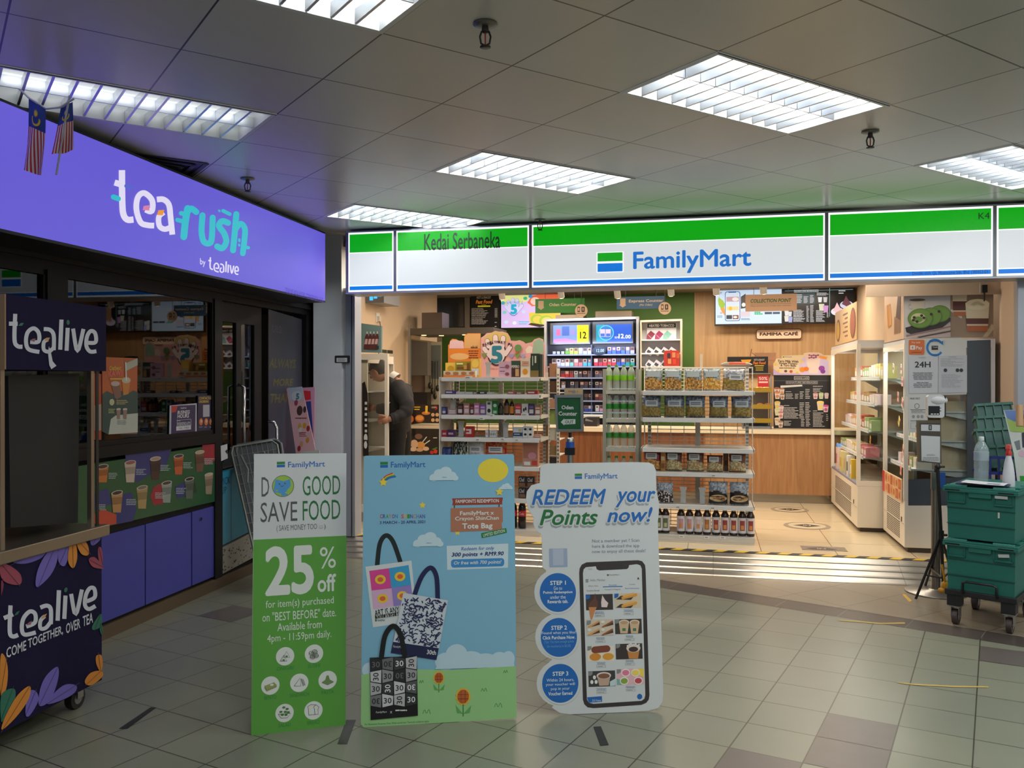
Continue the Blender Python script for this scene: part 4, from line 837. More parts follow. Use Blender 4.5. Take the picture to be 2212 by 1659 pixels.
c_('bright yellow slanted snack box at the left end of the top shelf', 190, 975, 320, 1160, (238, 206, 90), ((.2, .4, .85, .8, (206, 160, 40, 0)),), v=LF+.16)
c_('olive green biscuit box with cookie pictures on the top shelf', 318, 958, 515, 1160, (150, 142, 40), ((.1, .5, .55, .66, (120, 70, 40)), (.55, .5, .75, .75, (196, 150, 80)), (.76, .45, .92, .9, (120, 72, 40)), (.08, .8, .5, .9, (226, 220, 160))), v=LF+.14)
c_('white tray box with a row of bread pictures at the front of the top shelf', 165, 1080, 575, 1160, (226, 214, 190), tuple((.05+.25*k, .4, .23+.25*k, .85, (190, 120, 60, 0)) for k in range(4)) + ((0, 0, 1, .3, (220, 120, 40)),), v=LF+.02, d=.05)
c_('clear pack of small cakes on a cream card', 518, 920, 630, 1160, (230, 180, 80), ((.1, .5, .9, .95, (240, 206, 90, 0)), (.1, .1, .9, .45, (206, 214, 222))), v=LF+.10)
c_('pale pink chocolate carton in the middle of the top shelf', 872, 970, 1035, 1170, (206, 168, 186), ((.1, .6, .5, .64, GREY and (120, 80, 110)), (.5, .55, .85, .8, (150, 84, 100, 0)), (.5, .08, .85, .3, (130, 70, 80, 0)), (.1, .35, .5, .4, (120, 80, 110))))
c_('brown biscuit stick box with white capital lettering', 1030, 950, 1145, 1160, (76, 48, 40), ((.05, .72, .95, .98, (50, 80, 60)), (.08, .55, .92, .72, ('PEPERO', (230, 226, 214))), (.1, .05, .4, .3, (60, 34, 30)), (.5, .05, .9, .5, (190, 150, 100))))
c_('tall cream biscuit box with an orange disc', 1152, 920, 1276, 1162, (222, 208, 182), ((.2, .12, .75, .45, (214, 140, 40, 0)), (.15, .62, .85, .7, (220, 140, 110)), (.15, .75, .85, .84, (206, 150, 120))))
c_('dark green tea biscuit box at the right end of the top shelf', 1282, 862, 1385, 1162, (42, 58, 36), ((.2, .5, .3, .9, (206, 206, 190)), (.5, .6, .7, .9, (206, 206, 190)), (0, 0, 1, .28, (120, 100, 50))), d=.08)
c_('narrow dark box standing edge-on beside the dark green box', 1392, 870, 1428, 1162, (52, 60, 48), d=.08)
divider('white shelf divider among the boxes on the top shelf of the left unit', 'white shelf dividers', LF+.05, *oc(700, 970), *oc(778, 1160), Ls[0])
for k, (x0, y0, x1, y1, cc, s_) in enumerate(((148, 440, 300, 492, (88, 70, 130), 'dark purple'), (310, 458, 440, 492, (200, 196, 200), 'white'), (445, 462, 560, 492, (206, 206, 206), 'pale grey'), (565, 460, 640, 492, (90, 84, 90), 'grey striped'), (660, 450, 760, 492, (60, 58, 66), 'black and white'), (770, 462, 880, 492, (196, 190, 184), 'cream'), (1080, 446, 1200, 492, (176, 80, 80), 'dull red'), (1210, 458, 1310, 492, (140, 96, 90), 'brown'), (1370, 436, 1530, 490, (150, 36, 44), 'bright red'))):
    carton('%s flat chewing gum pack on the second shelf of the left unit' % s_, 'gum packs on the second shelf', LF+.03, *CL(x0, y0), *CL(x1, y1), Ls[1], cc, ((.1, .3, .7, .7, (216, 210, 214)),), d=.07, name='gum_pack', cat='snack')
row3 = [(100, 165, 700, (50, 56, 110), 'small blue can-shaped pack'), (190, 320, 735, (190, 150, 150), 'crumpled pink sweet packet'), (330, 415, 650, (70, 44, 38), 'dark brown chocolate pouch'), (425, 512, 640, (190, 130, 124), 'salmon pink carton'), (522, 575, 660, (100, 40, 40), 'dark red carton'), (580, 660, 635, (206, 130, 160), 'pink and white carton'), (665, 755, 655, (130, 90, 150), 'purple carton with a white tick'), (762, 846, 608, (214, 214, 206), 'white carton with a black slice picture'), (850, 936, 605, (40, 120, 56), 'green carton'),
        (942, 1020, 640, (60, 54, 40), 'jar'), (1028, 1106, 580, (120, 80, 50), 'jar'), (1112, 1180, 600, (214, 130, 50), 'jar'), (1186, 1286, 645, (170, 60, 60), 'red and white sachet'), (1292, 1386, 640, (216, 214, 210), 'white sachet with black heart marks'), (1392, 1480, 640, (60, 46, 84), 'dark purple sachet'), (1486, 1575, 660, (140, 104, 84), 'brown sachet at the right end')]
for k, (x0, x1, y0, cc, s_) in enumerate(row3):
    if s_ == 'jar':
        px = CL((x0+x1)/2, 815); u, z = sv(*px, LF+.08); r = (sv(*CL(x1, 815), LF+.08)[0]-sv(*CL(x0, 815), LF+.08)[0])/2; h = sv(*CL(x0, y0), LF+.08)[1]-sv(*CL(x0, 815), LF+.08)[1]
        put_bottle('sauce_bottle', ['squat black-capped bottle', 'tall brown bottle with tan label', 'dark bottle with orange label'][k-9] + ' on the third shelf of the left unit', 'bottle', S(u, LF+.08, Ls[2]), bottle_mesh(r, h, M((52, 34, 26), .2), M([(24, 24, 24), (90, 60, 40), (196, 110, 40)][k-9]), M(cc), (.1, .6), neck=.5), 'bottles on the third shelf')
    else:
        mk = ((.15, .15, .85, .5, (214, 206, 206)), (.15, .62, .85, .78, tuple(min(255, int(q*1.4)+30) for q in cc)))
        if 'green' in s_: mk = ((.2, .55, .8, .8, (200, 220, 200, 0)), (.2, .1, .8, .3, (180, 210, 180)))
        if 'slice' in s_: mk = ((.2, .15, .8, .45, (40, 44, 44, 0)), (.25, .75, .75, .9, (60, 70, 66)))
        if 'heart' in s_: mk = ((.2, .3, .5, .6, (30, 28, 30, 0)), (.5, .4, .8, .7, (30, 28, 30, 0)))
        carton(s_ + ' on the third shelf of the left unit', 'sweets on the third shelf', LF+.05, *CL(x0, y0), *CL(x1, 812), Ls[2], cc, mk, d=.05, name='sweet_packet', cat='snack')
divider('white shelf divider at the left of the third shelf of the left unit', 'white shelf dividers', LF+.07, *CL(220, 585), *CL(320, 812), Ls[2])
row4 = [(100, 178, 1045, (160, 40, 50), 'small red carton at the left end'), (182, 292, 1040, (76, 48, 90), 'small dark purple carton'), (450, 572, 985, (190, 46, 44), 'red carton with a white arrow mark'), (750, 790, 1030, (222, 222, 218), 'narrow white box'), (815, 912, 1030, (220, 220, 216), 'white box printed 0.01'), (1165, 1305, 985, (214, 220, 226), 'white box with a navy band'), (1310, 1382, 970, (228, 228, 226), 'left of two white cartons with black spots'), (1386, 1456, 970, (228, 228, 226), 'right of two white cartons with black spots'), (1475, 1572, 1090, (190, 150, 130), 'flat red and cream packs')]
for k, (x0, x1, y0, cc, s_) in enumerate(row4):
    mk = {2: ((.1, .3, .75, .75, (222, 214, 210)), (.1, .45, .5, .6, (190, 46, 44))), 4: ((.1, .28, .9, .58, ('0.01', (60, 60, 60))), (.2, .75, .8, .82, (150, 150, 150))), 5: ((.0, .15, 1, .5, (40, 66, 100)), (.1, .3, .7, .38, (220, 224, 228)), (.55, .6, .9, .85, (214, 190, 110, 0))), 6: ((.2, .65, .8, .85, (24, 24, 24, 0)), (.2, .2, .8, .4, (24, 24, 24, 0))), 7: ((.2, .65, .8, .85, (24, 24, 24, 0)), (.2, .2, .8, .4, (24, 24, 24, 0)))}.get(k, ((.15, .3, .8, .6, (206, 160, 170)),))
    carton(s_ + ' on the fourth shelf of the left unit', 'boxes on the fourth shelf', LF+.05, *CL(x0, y0), *CL(x1, 1142), Ls[3], cc, mk, d=.05, name='small_box', cat='box')
divider('white shelf divider with a yellow disc behind it, fourth shelf of the left unit', 'white shelf dividers', LF+.07, *CL(335, 905), *CL(440, 1142), Ls[3])
divider('white shelf divider in the middle of the fourth shelf of the left unit', 'white shelf dividers', LF+.07, *CL(1000, 915), *CL(1105, 1142), Ls[3])
u, z = sv(*CL(390, 930), LF+.2); tag(B().lathe([(0, 0), (.05, 0), (.05, .006), (0, .006)], YELLOW, 20).obj('yellow_disc', loc=S(u, LF+.2, z), rz=YS, rx=pi/2), 'yellow round disc sticking up behind a shelf divider', 'sign')
for k, (x0, x1, y0, tp_, lo_, lab, s_) in enumerate(((80, 255, 1330, ((40, 60, 110), (60, 80, 140)), ((50, 70, 120), (90, 110, 150)), None, 'small blue crinkled snack bag'), (262, 482, 1205, ((40, 42, 40), (150, 156, 146)), ((60, 66, 54), (190, 196, 180), (40, 50, 36)), None, 'black and pale green snack bag'), (488, 742, 1212, ((206, 206, 204), (190, 190, 190)), ((206, 206, 204), (180, 176, 170)), (222, 222, 222), 'white snack bag with black lettering'), (752, 1075, 1208, ((206, 120, 40), (190, 50, 40)), ((196, 60, 36), (210, 90, 40)), (226, 226, 222), 'orange and red snack bag with a white label'))):
    x, y = CL(x0, y0+18); q, w_ = CL(x1, 1600)
    bag(s_ + ' just above the blue standee', 'snack bags on the fifth shelf of the left unit', LF+.1, x, y, q, w_-.1, Ls[4], tp_, lo_, lab, seed=80+k)
c2 = lambda lb, x0, y0, x1, y1, col, mk, sh, nm='snack_box': carton(lb, None, LF+.04, *CL(x0, y0), *CL(x1, y1), Ls[sh] if sh < 6 else LZB, col, mk, d=.07, name=nm)
c2('tall pinkish sweet box with a clear front, right end of the fifth shelf', 1305, 1240, 1535, 1590, (190, 140, 120), ((.05, .35, .95, .95, (170, 110, 84)), (.1, .05, .5, .2, (226, 226, 220)), (.6, .05, .95, .25, (190, 60, 44)), (.35, .3, .9, .6, (206, 140, 150, 0))), 4)
for i in range(2):
    for j in range(2):
        carton('dark coffee pack, %s, right of the blue standee' % (('upper left', 'upper right'), ('lower left', 'lower right'))[1-j][i], 'dark coffee packs', LF+.05+.012*(1-j), 1120+i*18, 1028+(1-j)*24, 1136+i*18, 1050+(1-j)*24, Ls[5]+.104*j, (44, 34, 36), ((.1, .5, .8, .9, ('Chef', (200, 196, 196))), (.1, .05, .9, .4, (120, 84, 60))), d=.05, name='coffee_pack', cat='snack')
u, z = sv(1128, 1142, LF+.09); t = put_bottle('cola_bottle', 'cola bottle with red cap and label beside the blue standee', 'bottle', S(u, LF+.09, LZB), bottle_mesh(.036, .265, M((28, 14, 12), .15), M((190, 30, 34)), M((190, 30, 34), .4), (.42, .62), neck=.36), None)
B().text('Cola', 0, .137, .05, .024, WHITE, y=-.0385, shear=.2).obj('lettering', t)
put_bottle('cola_bottle', 'second cola bottle, partly behind the blue standee', 'bottle', S(u-.085, LF+.09, LZB), bottle_mesh(.036, .265, M((28, 14, 12), .15), M((190, 30, 34)), M((190, 30, 34), .4), (.42, .62), neck=.36), None)
for k, (x, y, w_) in enumerate(((700, 858, 80), (850, 815, 70), (640, 1175, 70), (1010, 1165, 60), (1225, 1180, 70), (1340, 800, 110), (500, 245, 110), (880, 260, 70))):
    u, z = sv(*CL(x, y), LF-.02); hw = w_/6.9/2*.0044; tag(B().box(-hw, -.001, -.012, hw, 0, .014, TAGW).box(-hw*.8, -.002, -.004, hw*.3, -.001, .004, GREY).obj('price_tag', loc=S(u, LF-.02, z), rz=YS), ['white price card hanging from the third shelf', 'pale card in front of the green carton', 'white price card left of the 0.01 box', 'white price card right of the 0.01 box', 'white price card below the navy-banded box', 'large pale tray card in front of the sachets', 'long grey card on the top shelf lip', 'white card in the middle of the top shelf lip'][k] + ', left unit', 'price tag', 'price tags')
# ---------------------------------------------------------------- water rack
WV = .55; CW = lambda x, y: (1160+x/6.64, 760+y/6.64)
ur0, ur1 = sv(1302, 900, WV-.03)[0], sv(1380, 900, WV-.03)[0]; wz = [sv(1340, y, WV-.03)[1] for y in (844, 905.5, 968.5, 1042)]
t = thing('water_rack', 'narrow grey rack of green-labelled water bottles in the shop middle', 'rack', S(ur0, WV-.03, FZ), YS); w_ = ur1-ur0; rm = M((150, 152, 142), .45)
for x in (0, w_-.03):
    B().box(x, -.005, 0, x+.03, .02, sv(1340, 797, WV)[1]-FZ, rm).box(x, .3, 0, x+.03, .32, sv(1340, 797, WV)[1]-FZ, rm).obj('upright', t)
for z in wz + [.35]: B().box(.03, -.008, z-FZ-.03, w_-.03, 0, z-FZ+.004, M((176, 178, 168), .4)).box(.02, 0, z-FZ-.008, w_-.02, .31, z-FZ, rm).obj('shelf', t)
LP = (M((120, 186, 30), .35), M((36, 124, 40), .35), M((52, 130, 50), .35), M((52, 130, 50), .35)); CP = (M((60, 150, 40), .4), M((20, 56, 30), .4), M((24, 66, 34), .4), M((40, 120, 40), .4))
wb_ = M((196, 210, 196), .08, spec=.8, alpha=.42)
for r in range(4):
    for c in range(4):
        u, z = sv(CW(1030+c*107, 0)[0], CW(0, 555)[1], WV); r_ = .0325
        ps = bottle_mesh(r_, .232, wb_, CP[r], LP[r], (.38, .58), neck=.4, capw=.46, ribs=True)
        put_bottle('water_bottle', 'clear water bottle with green label, %s on the %s shelf of the rack' % (nth(c, 4), ('top', 'second', 'third', 'lowest')[r]), 'bottle', S(u, WV+.01, wz[r]+.006), ps, 'water bottles on the rack')
# ---------------------------------------------------------------- oden counter sign on a belt post
t, a = board('counter_sign', 'green framed sign reading Oden Counter OUT on a steel post', 'sign', .15, 1199, 853, 1261, 933, M((20, 92, 46), .4), .012, outline=[(1204, 858), (1255, 858), (1257, 928), (1204, 928)])
fr = B()
for q in (((1198, 853), (1259, 852), (1256, 859), (1204, 859)), ((1198, 853), (1204, 859), (1206, 927), (1202, 933)), ((1259, 852), (1261, 932), (1255, 927), (1254, 859)), ((1202, 933), (1206, 927), (1255, 927), (1261, 932))): fr.prism([a.P(*p) for p in q], -.008, .014, STEEL)
a.place(fr, 'frame', t); a.zoom(1160, 760, 6.64); a.to('lettering'); a.lay = 2
a.text('Oden', 352, 768, 524, 826, WHITE, bold=.04); a.text('Counter', 308, 855, 576, 916, WHITE, bold=.04); a.poly([(342, 1008), (392, 955), (392, 968), (552, 966), (552, 1034), (392, 1042), (392, 1056)], WHITE); a.text('OUT', 404, 982, 524, 1028, M((30, 90, 50)), bold=.02); a.build(t)
u, z = sv(1231, 934, .16); pz = z-FZ
p = B().tube([(0, 0, .02), (0, 0, pz-.06)], .028, STEEL, 14); p.tube([(0, 0, pz-.06), (0, 0, pz)], .014, BLACK, 8)
t = thing('barrier_post', 'steel barrier post with blue belt head under the Oden Counter sign', 'post', S(u, .17, FZ), YS); p.obj('pole', t)
B().lathe([(.038, pz-.135), (.038, pz-.085)], M((30, 80, 170), .4), 14).lathe([(.037, pz-.085), (.037, pz-.06), (.028, pz-.045), (0, pz-.045)], STEEL, 14).box(-.042, -.03, pz-.20, .042, .03, pz-.135, BLACK).obj('belt_head', t); B().lathe([(.16, 0), (.16, .012), (.03, .022), (.03, .03)], STEEL, 24).obj('base', t)
t, a = board('paper_sleeve', 'pale tan printed sleeve resting on top of the Oden Counter sign', 'paper', .158, 1219, 838.5, 1259, 853.5, M((214, 190, 150), .5), .004); a.zoom(1160, 760, 6.64); a.ell(528, 572, 26, 22, M((150, 150, 150))); a.rect(445, 556, 505, 578, M((206, 140, 90))); a.ell(580, 570, 12, 14, M((206, 160, 60))); a.build(t)
# ---------------------------------------------------------------- narrow wire rack end on
t = thing('snack_rack', 'narrow end rack with perforated post between left unit and Oden Counter sign', 'rack', S(sv(1196, 900, .75)[0], .75, FZ), YS)
B().box(.03, -.01, 0, .058, .01, 1.54, PLATE).box(-.075, -.01, 0, -.055, .01, 1.56, M((190, 180, 170), .3, .4)).obj('post', t)
pp = B(); z = .1
while z < 1.5: pp.box(.035, -.011, z, .042, -.009, z+.016, DGREY).box(.046, -.011, z, .053, -.009, z+.016, DGREY); z += .036
pp.obj('slots', t); B().box(-.078, -.013, .3, -.05, -.01, 1.0, M((206, 120, 40), .5)).box(-.078, -.013, 1.0, -.05, -.01, 1.5, M((196, 196, 190), .4)).obj('price_strip', t)
for k in range(9): B().box(-.055, -.01, .25+k*.15, .06, .3, .256+k*.15, SHELF).obj('shelf', t)
for k in range(9):
    cc = ((140, 90, 60), (110, 40, 36), (60, 50, 50), (150, 120, 80), (206, 200, 180), (150, 170, 90), (190, 140, 110), (90, 60, 40), (160, 120, 90))[k]
    o = tag(B().box(-.045, .01, .257+k*.15, .025, .06, .257+k*.15+.09+.02*(k % 3), M(cc, .4)).obj('small_packet', loc=t.location, rz=YS), 'small %s packet on the narrow rack, %s shelf from the bottom' % (('tan', 'maroon', 'black', 'khaki', 'ivory', 'pale green', 'salmon', 'brown', 'beige')[k], ORD[k]), 'snack', 'packets on the narrow rack')
# ---------------------------------------------------------------- long counter
CV = 3.05; brw = wood_mat((104, 62, 36), (132, 84, 52), .4, (8, 1, .6)); lw = wood_mat((150, 106, 68), (172, 128, 86), .4, (8, 1, .6))
zc = sv(1740, 929, CV)[1]; ucm = sv(1520, 950, CV)[0]; ul = max(-.58, sv(880, 950, CV)[0])
t = thing('counter', 'long wood-fronted service counter with a pale top across the shop', 'counter', S(ul, CV, FZ), YS); W_ = 5.05-ul
B().box(0, .02, .1, ucm-ul, .65, zc-FZ-.05, brw).box(ucm-ul, .02, .1, W_, .65, zc-FZ-.05, lw).obj('front', t)
cb = B()
for k in range(6): cb.box(.6+k*.62, .018, .1, .604+k*.62, .02, zc-FZ-.05, M((60, 36, 20)))
cb.obj('joints', t); B().box(0, .05, 0, W_, .65, .1, M((150, 140, 126), .15, .7)).obj('plinth', t)
B().box(-.01, -.02, zc-FZ-.05, W_, .68, zc-FZ, M((222, 208, 180), .35)).obj('worktop', t)
# hot food end: sneeze guard posters, hood
t, a = board('food_poster', 'black poster of noodle bowls above the counter, beside the staff member', 'poster', CV-.045, 884, 874, 951, 914, M((34, 24, 22), .3), .01)
a.zoom(760, 620, 4.367); a.ell(640, 1240, 44, 36, M((190, 100, 40))); a.ell(640, 1236, 36, 24, M((226, 160, 80))); a.ell(560, 1245, 24, 34, M((196, 110, 50))); a.ell(700, 1190, 40, 16, M((206, 130, 60))); a.stroke([(706, 1120), (704, 1190)], 22, M((236, 196, 60)), rnd=False); a.lines(590, 1122, 650, 1165, 2, M((236, 200, 60))); a.rect(740, 1110, 743, 1282, DGREY)
for i in range(2):
    for j in range(2): a.ell(765+i*40, 1205+j*50, 17, 17, M((206, 170, 130)))
a.ell(785, 1140, 22, 20, M((190, 40, 40))); a.ell(780, 1140, 18, 17, BLACK); a.to('lettering'); a.text('ODEN', 752, 1128, 796, 1144, WHITE); a.build(t)
t, a = board('food_poster', 'black poster of fish balls and skewers below the counter top', 'poster', CV-.045, 884, 926, 951, 1000, M((26, 26, 28), .3), .01)
a.zoom(760, 620, 4.367)
for cx, cy, rx, ry, cc in ((650, 1490, 40, 32, (206, 150, 80)), (590, 1480, 36, 40, (206, 176, 150)), (630, 1410, 36, 26, (120, 90, 76)), (580, 1530, 34, 20, (206, 186, 160)), (640, 1535, 36, 18, (196, 160, 130)), (700, 1525, 30, 20, (206, 180, 150)), (755, 1560, 18, 16, (190, 40, 30)), (790, 1550, 18, 20, (200, 50, 36))): a.ell(cx, cy, rx, ry, M(cc))
a.stroke([(670, 1460), (705, 1415)], 8, WHITE); a.stroke([(690, 1480), (735, 1448)], 8, WHITE); a.lines(768, 1415, 815, 1430, 1, WHITE)
for k in range(3): a.ell(770+k*14, 1530-k*6, 12, 6, M((60, 130, 50)))
a.build(t)
t = thing('range_hood', 'long steel extractor hood with three small lit spots', 'hood', S(sv(886, 705, 2.9)[0], 2.9, sv(975, 722, 2.9)[1]), YS); uh = sv(1066, 705, 2.9)[0]-sv(886, 705, 2.9)[0]
B().box(0, 0, .0, uh, .7, .08, M((96, 92, 86), .4, .5)).box(.05, .3, .08, uh*.3, .6, .3, M((128, 120, 116), .3, .7)).obj('canopy', t)
for k, x in enumerate((.12, .3, .62)): B().lathe([(0, -.004), (.03, -.004), (.034, .0)], M((255, 214, 120), .4, emit=6), 12, (x*uh, .15+.12*(k % 2), 0)).obj('spot', t)
B().box(-.03, .0, -1.3, .0, .04, .12, M((150, 150, 152), .35, .6)).obj('post', t)
# back kitchen panels
t = thing('kitchen_door', 'pale kitchen door with a grey window behind the hot food counter', 'door', S(sv(936, 850, 4.86)[0], 4.86, FZ), YS); B().box(-.13, 0, 0, .12, .03, 2.0, M((226, 214, 180), .6)).obj('leaf', t); B().box(-.03, -.004, 1.45, .12, 0, 1.95, M((140, 146, 140), .3)).obj('pane', t)
t = thing('utensil_rack', 'steel rail with hanging ladles on the kitchen door', 'rail', S(sv(935, 785, 4.8)[0], 4.82, 1.84), YS); B().tube([(-.08, 0, 0), (.08, 0, 0)], .006, CHROME, 6).obj('rail', t)
for k, x in enumerate((-.05, -.01, .03, .07)): tag(B().tube([(x, 0, 0), (x, -.01, -.34-.08*k % .2)], .006, M((60, 56, 54), .3), 6).sphere((x, -.01, -.36-.08*k % .2), (.03, .02, .05), M((84, 78, 70), .3, .6), 8, 6).obj('ladle', loc=t.location, rz=YS), 'dark ladle hanging on the kitchen door rail, %s of four' % nth(k, 4), 'utensil', 'hanging ladles')
t = thing('kitchen_cabinet', 'dark kitchen cabinet left of the pale door', 'cabinet', S(sv(903, 850, 4.6)[0], 4.6, FZ), YS); B().box(-.14, 0, 0, .14, .18, 1.25, M((60, 50, 46), .5)).obj('body', t); B().box(-.13, .02, 1.5, .14, .18, 2.0, M((150, 140, 128), .5)).obj('upper_body', t)
t, a = board('glass_panel', 'grey-blue reflective panel high on the back wall above the hood', 'panel', 4.85, 936, 628, 1002, 706, M((92, 94, 100), .12, .6), .02); B().box(.25, -.01, -.2, .33, .02, .62, STEEL).obj('edge_strip', t)
def hang(t, w_):                                       # thin rods up to the shop ceiling
    z = t.location.z
    for x in ((-w_/2, w_/2) if w_ else (0,)): B().tube([(x, .012, .02), (x, .012, 2.779-z)], .003, DGREY, 5).obj('rod', t)
# ---------------------------------------------------------------- menu screens and boards on the back wall
SCR = lambda c, e=.9: M(c, .3, emit=e)
t, a = board('menu_board', 'black fast food menu board left of the colourful screen', 'menu board', 4.7, 1017, 630, 1080, 709, BLACK, .04)
a.zoom(930, 620, 5.926); a.to('lettering'); a.text('HOT & SNACKY', 592, 118, 775, 150, WHITE, bold=.02); a.text('Fast Food', 580, 165, 792, 214, M((230, 130, 40), .4, emit=.4), bold=.03, shear=.2); a.rect(605, 236, 765, 256, M((236, 220, 50), .4, emit=.3)); a.text('menu', 655, 220, 712, 233, YELLOW); a.lines(524, 268, 745, 380, 8, M((190, 190, 190))); a.lines(524, 385, 745, 480, 7, M((190, 190, 190))); a.lines(822, 268, 858, 390, 9, M((190, 190, 190)), rag=.05); a.lines(822, 446, 858, 460, 1, WHITE); a.lines(822, 495, 858, 512, 1, WHITE); a.build(t)
t, a = board('menu_screen', 'bright pastel advertising screen with a big blue 5', 'screen', 4.7, 1082, 633, 1212, 709, BLACK, .05)
a.zoom(930, 620, 5.926); a.rect(902, 92, 1660, 518, SCR((214, 186, 236))); a.poly([(902, 92), (1300, 92), (1240, 180), (1000, 250), (902, 190)], SCR((226, 226, 140))); a.poly([(1240, 200), (1300, 110), (1420, 92), (1660, 92), (1660, 300), (1500, 200), (1300, 250)], SCR((226, 96, 60))); a.ell(1340, 180, 60, 50, SCR((236, 200, 180)))
a.poly([(1260, 330), (1500, 320), (1660, 300), (1660, 505), (1280, 500)], SCR((236, 196, 60))); a.ell(1360, 410, 78, 62, SCR((166, 196, 60))); a.ell(1372, 418, 60, 48, SCR((240, 200, 80))); a.ell(1480, 430, 90, 66, SCR((166, 196, 60))); a.ell(1492, 438, 72, 52, SCR((240, 210, 110))); a.poly([(1250, 480), (1290, 460), (1500, 490), (1400, 515)], SCR((60, 40, 36)))
for w0, m in ((48, SCR((120, 120, 180))), (42, SCR((214, 206, 240)))):
    for p in ([(1000, 190), (1015, 260)], [(1055, 160), (1058, 260)], [(1110, 168), (1104, 260)], [(965, 250), (1020, 310)], [(1170, 240), (1110, 310)]): a.stroke(p, w0, m)
    a.ell(1064, 280, 62*w0/44, 84*w0/44, m)
a.to('lettering'); a.text('FAMILYMART IS', 965, 185, 1185, 222, SCR((80, 150, 200))); a.text('5', 1025, 222, 1112, 352, SCR((30, 170, 206)), bold=.06, res=4); a.to('print')
for cx, cy, cc in ((950, 325, (130, 200, 200)), (1195, 318, (200, 210, 240)), (970, 450, (200, 220, 240)), (1075, 460, (220, 230, 240)), (1215, 145, (60, 180, 130)), (1280, 120, (50, 150, 190)), (930, 205, (80, 170, 180))): a.ell(cx, cy, 26, 22, SCR(cc))
a.lines(1130, 432, 1280, 485, 2, SCR((70, 190, 220))); a.build(t)
t, a = board('menu_screen', 'pale blue screen showing a phone and green ice cream, left of the black menu', 'screen', 4.7, 1543, 617, 1690, 703, BLACK, .05)
a.zoom(1480, 600, 5.821); a.rect(380, 134, 1210, 578, SCR((196, 218, 240))); a.rect(500, 172, 692, 545, SCR((50, 90, 150)), 30); a.rect(508, 180, 684, 537, SCR((206, 222, 240)), 24); a.rect(545, 176, 640, 188, SCR((50, 90, 150)))
a.poly([(425, 240), (440, 260), (480, 290), (500, 330), (490, 380), (450, 390), (420, 340), (412, 280)], SCR((150, 186, 40))); a.poly([(440, 392), (492, 372), (502, 440), (498, 478)], SCR((236, 150, 60)))
a.rect(518, 240, 675, 300, SCR((190, 150, 160))); a.ell(630, 270, 40, 24, SCR((236, 220, 214))); a.rect(518, 360, 675, 410, SCR((236, 206, 150))); a.ell(570, 388, 22, 26, SCR((236, 180, 50))); a.rect(518, 470, 590, 520, SCR((50, 60, 70))); a.rect(598, 470, 672, 520, SCR((120, 70, 60))); a.ell(630, 495, 26, 14, SCR((230, 220, 214)))
a.poly([(700, 240), (760, 200), (760, 380), (700, 390)], SCR((60, 50, 50))); a.ell(735, 340, 24, 26, SCR((226, 226, 226))); a.rect(690, 425, 815, 490, SCR((206, 196, 210)), 10); a.lines(412, 176, 482, 205, 2, SCR((70, 110, 160))); a.lines(402, 474, 470, 504, 2, SCR((70, 110, 160))); a.lines(705, 505, 820, 535, 2, SCR((70, 110, 160))); a.lines(872, 425, 985, 465, 2, SCR((60, 180, 130)), fill=.9); a.rect(1000, 430, 1092, 458, SCR((50, 70, 100))); a.rect(1102, 430, 1192, 456, SCR((50, 70, 100))); a.lines(440, 430, 480, 455, 2, SCR((200, 60, 50))); a.build(t)
t, a = board('menu_screen', 'black drinks menu screen with ice cream cups, right of the pale screen', 'screen', 4.7, 1690, 613, 1846, 699, BLACK, .05)
a.zoom(1480, 600, 5.821); a.rect(1215, 90, 2120, 575, SCR((24, 24, 26), .5)); a.rect(1250, 155, 2105, 159, SCR((150, 190, 190))); a.rect(1815, 110, 1820, 490, SCR((150, 190, 190))); a.frame(1370, 152, 1675, 182, 4, SCR((200, 210, 210))); a.rect(1250, 195, 1630, 330, SCR((30, 70, 84), .6)); a.rect(1472, 118, 1575, 138, SCR((150, 150, 150))); a.rect(1918, 106, 2022, 126, SCR((150, 150, 150)))
a.to('lettering'); a.text('SIGNATURE BEVERAGES', 1380, 159, 1665, 175, SCR((214, 222, 222))); a.to('print')
LL = SCR((206, 210, 214), .8)
for q in ((1400, 205, 1480, 320, 6), (1490, 230, 1550, 320, 6), (1570, 215, 1625, 320, 7), (1655, 185, 1805, 225, 3), (1360, 400, 1515, 555, 12), (1525, 350, 1560, 555, 12), (1572, 340, 1620, 560, 13), (1645, 405, 1760, 555, 12), (1780, 430, 1805, 500, 6), (1930, 150, 2020, 208, 2)): a.lines(*q, LL)
for cx, cy, hw, cc in ((1695, 275, 26, (214, 220, 226)), (1762, 275, 26, (190, 190, 196)), (1715, 370, 34, (206, 206, 180)), (1768, 390, 34, (196, 140, 196)), (1275, 445, 26, (206, 210, 214)), (1318, 455, 24, (200, 204, 210)), (1275, 515, 28, (206, 206, 200)), (1322, 525, 28, (150, 160, 206))): a.poly([(cx-hw, cy-hw*1.2), (cx+hw, cy-hw*1.2), (cx+hw*.75, cy+hw*1.3), (cx-hw*.75, cy+hw*1.3)], SCR(cc))
for cx, cy, c1, c2_ in ((1915, 395, (236, 190, 196), (226, 220, 236)), (2028, 310, (110, 64, 76), (206, 206, 230))): a.ell(cx, cy+30, 82, 50, SCR(c2_)); a.poly([(cx-60, cy+20), (cx-30, cy-30), (cx-6, cy-85), (cx+24, cy-30), (cx+62, cy+18), (cx, cy+50)], SCR(c1))
a.build(t)
t, a = board('cafe_sign', 'small cream wall sign with dark rounded frame and bold dark cafe lettering', 'sign', 4.86, 1633.5, 711.5, 1731, 732, M((226, 200, 176), .5), .02, r=.03)
a.zoom(1480, 600, 5.821); c = a.fr(894, 648, 1462, 770)
for q in (((900, 700), (900, 668), (915, 655)),): pass
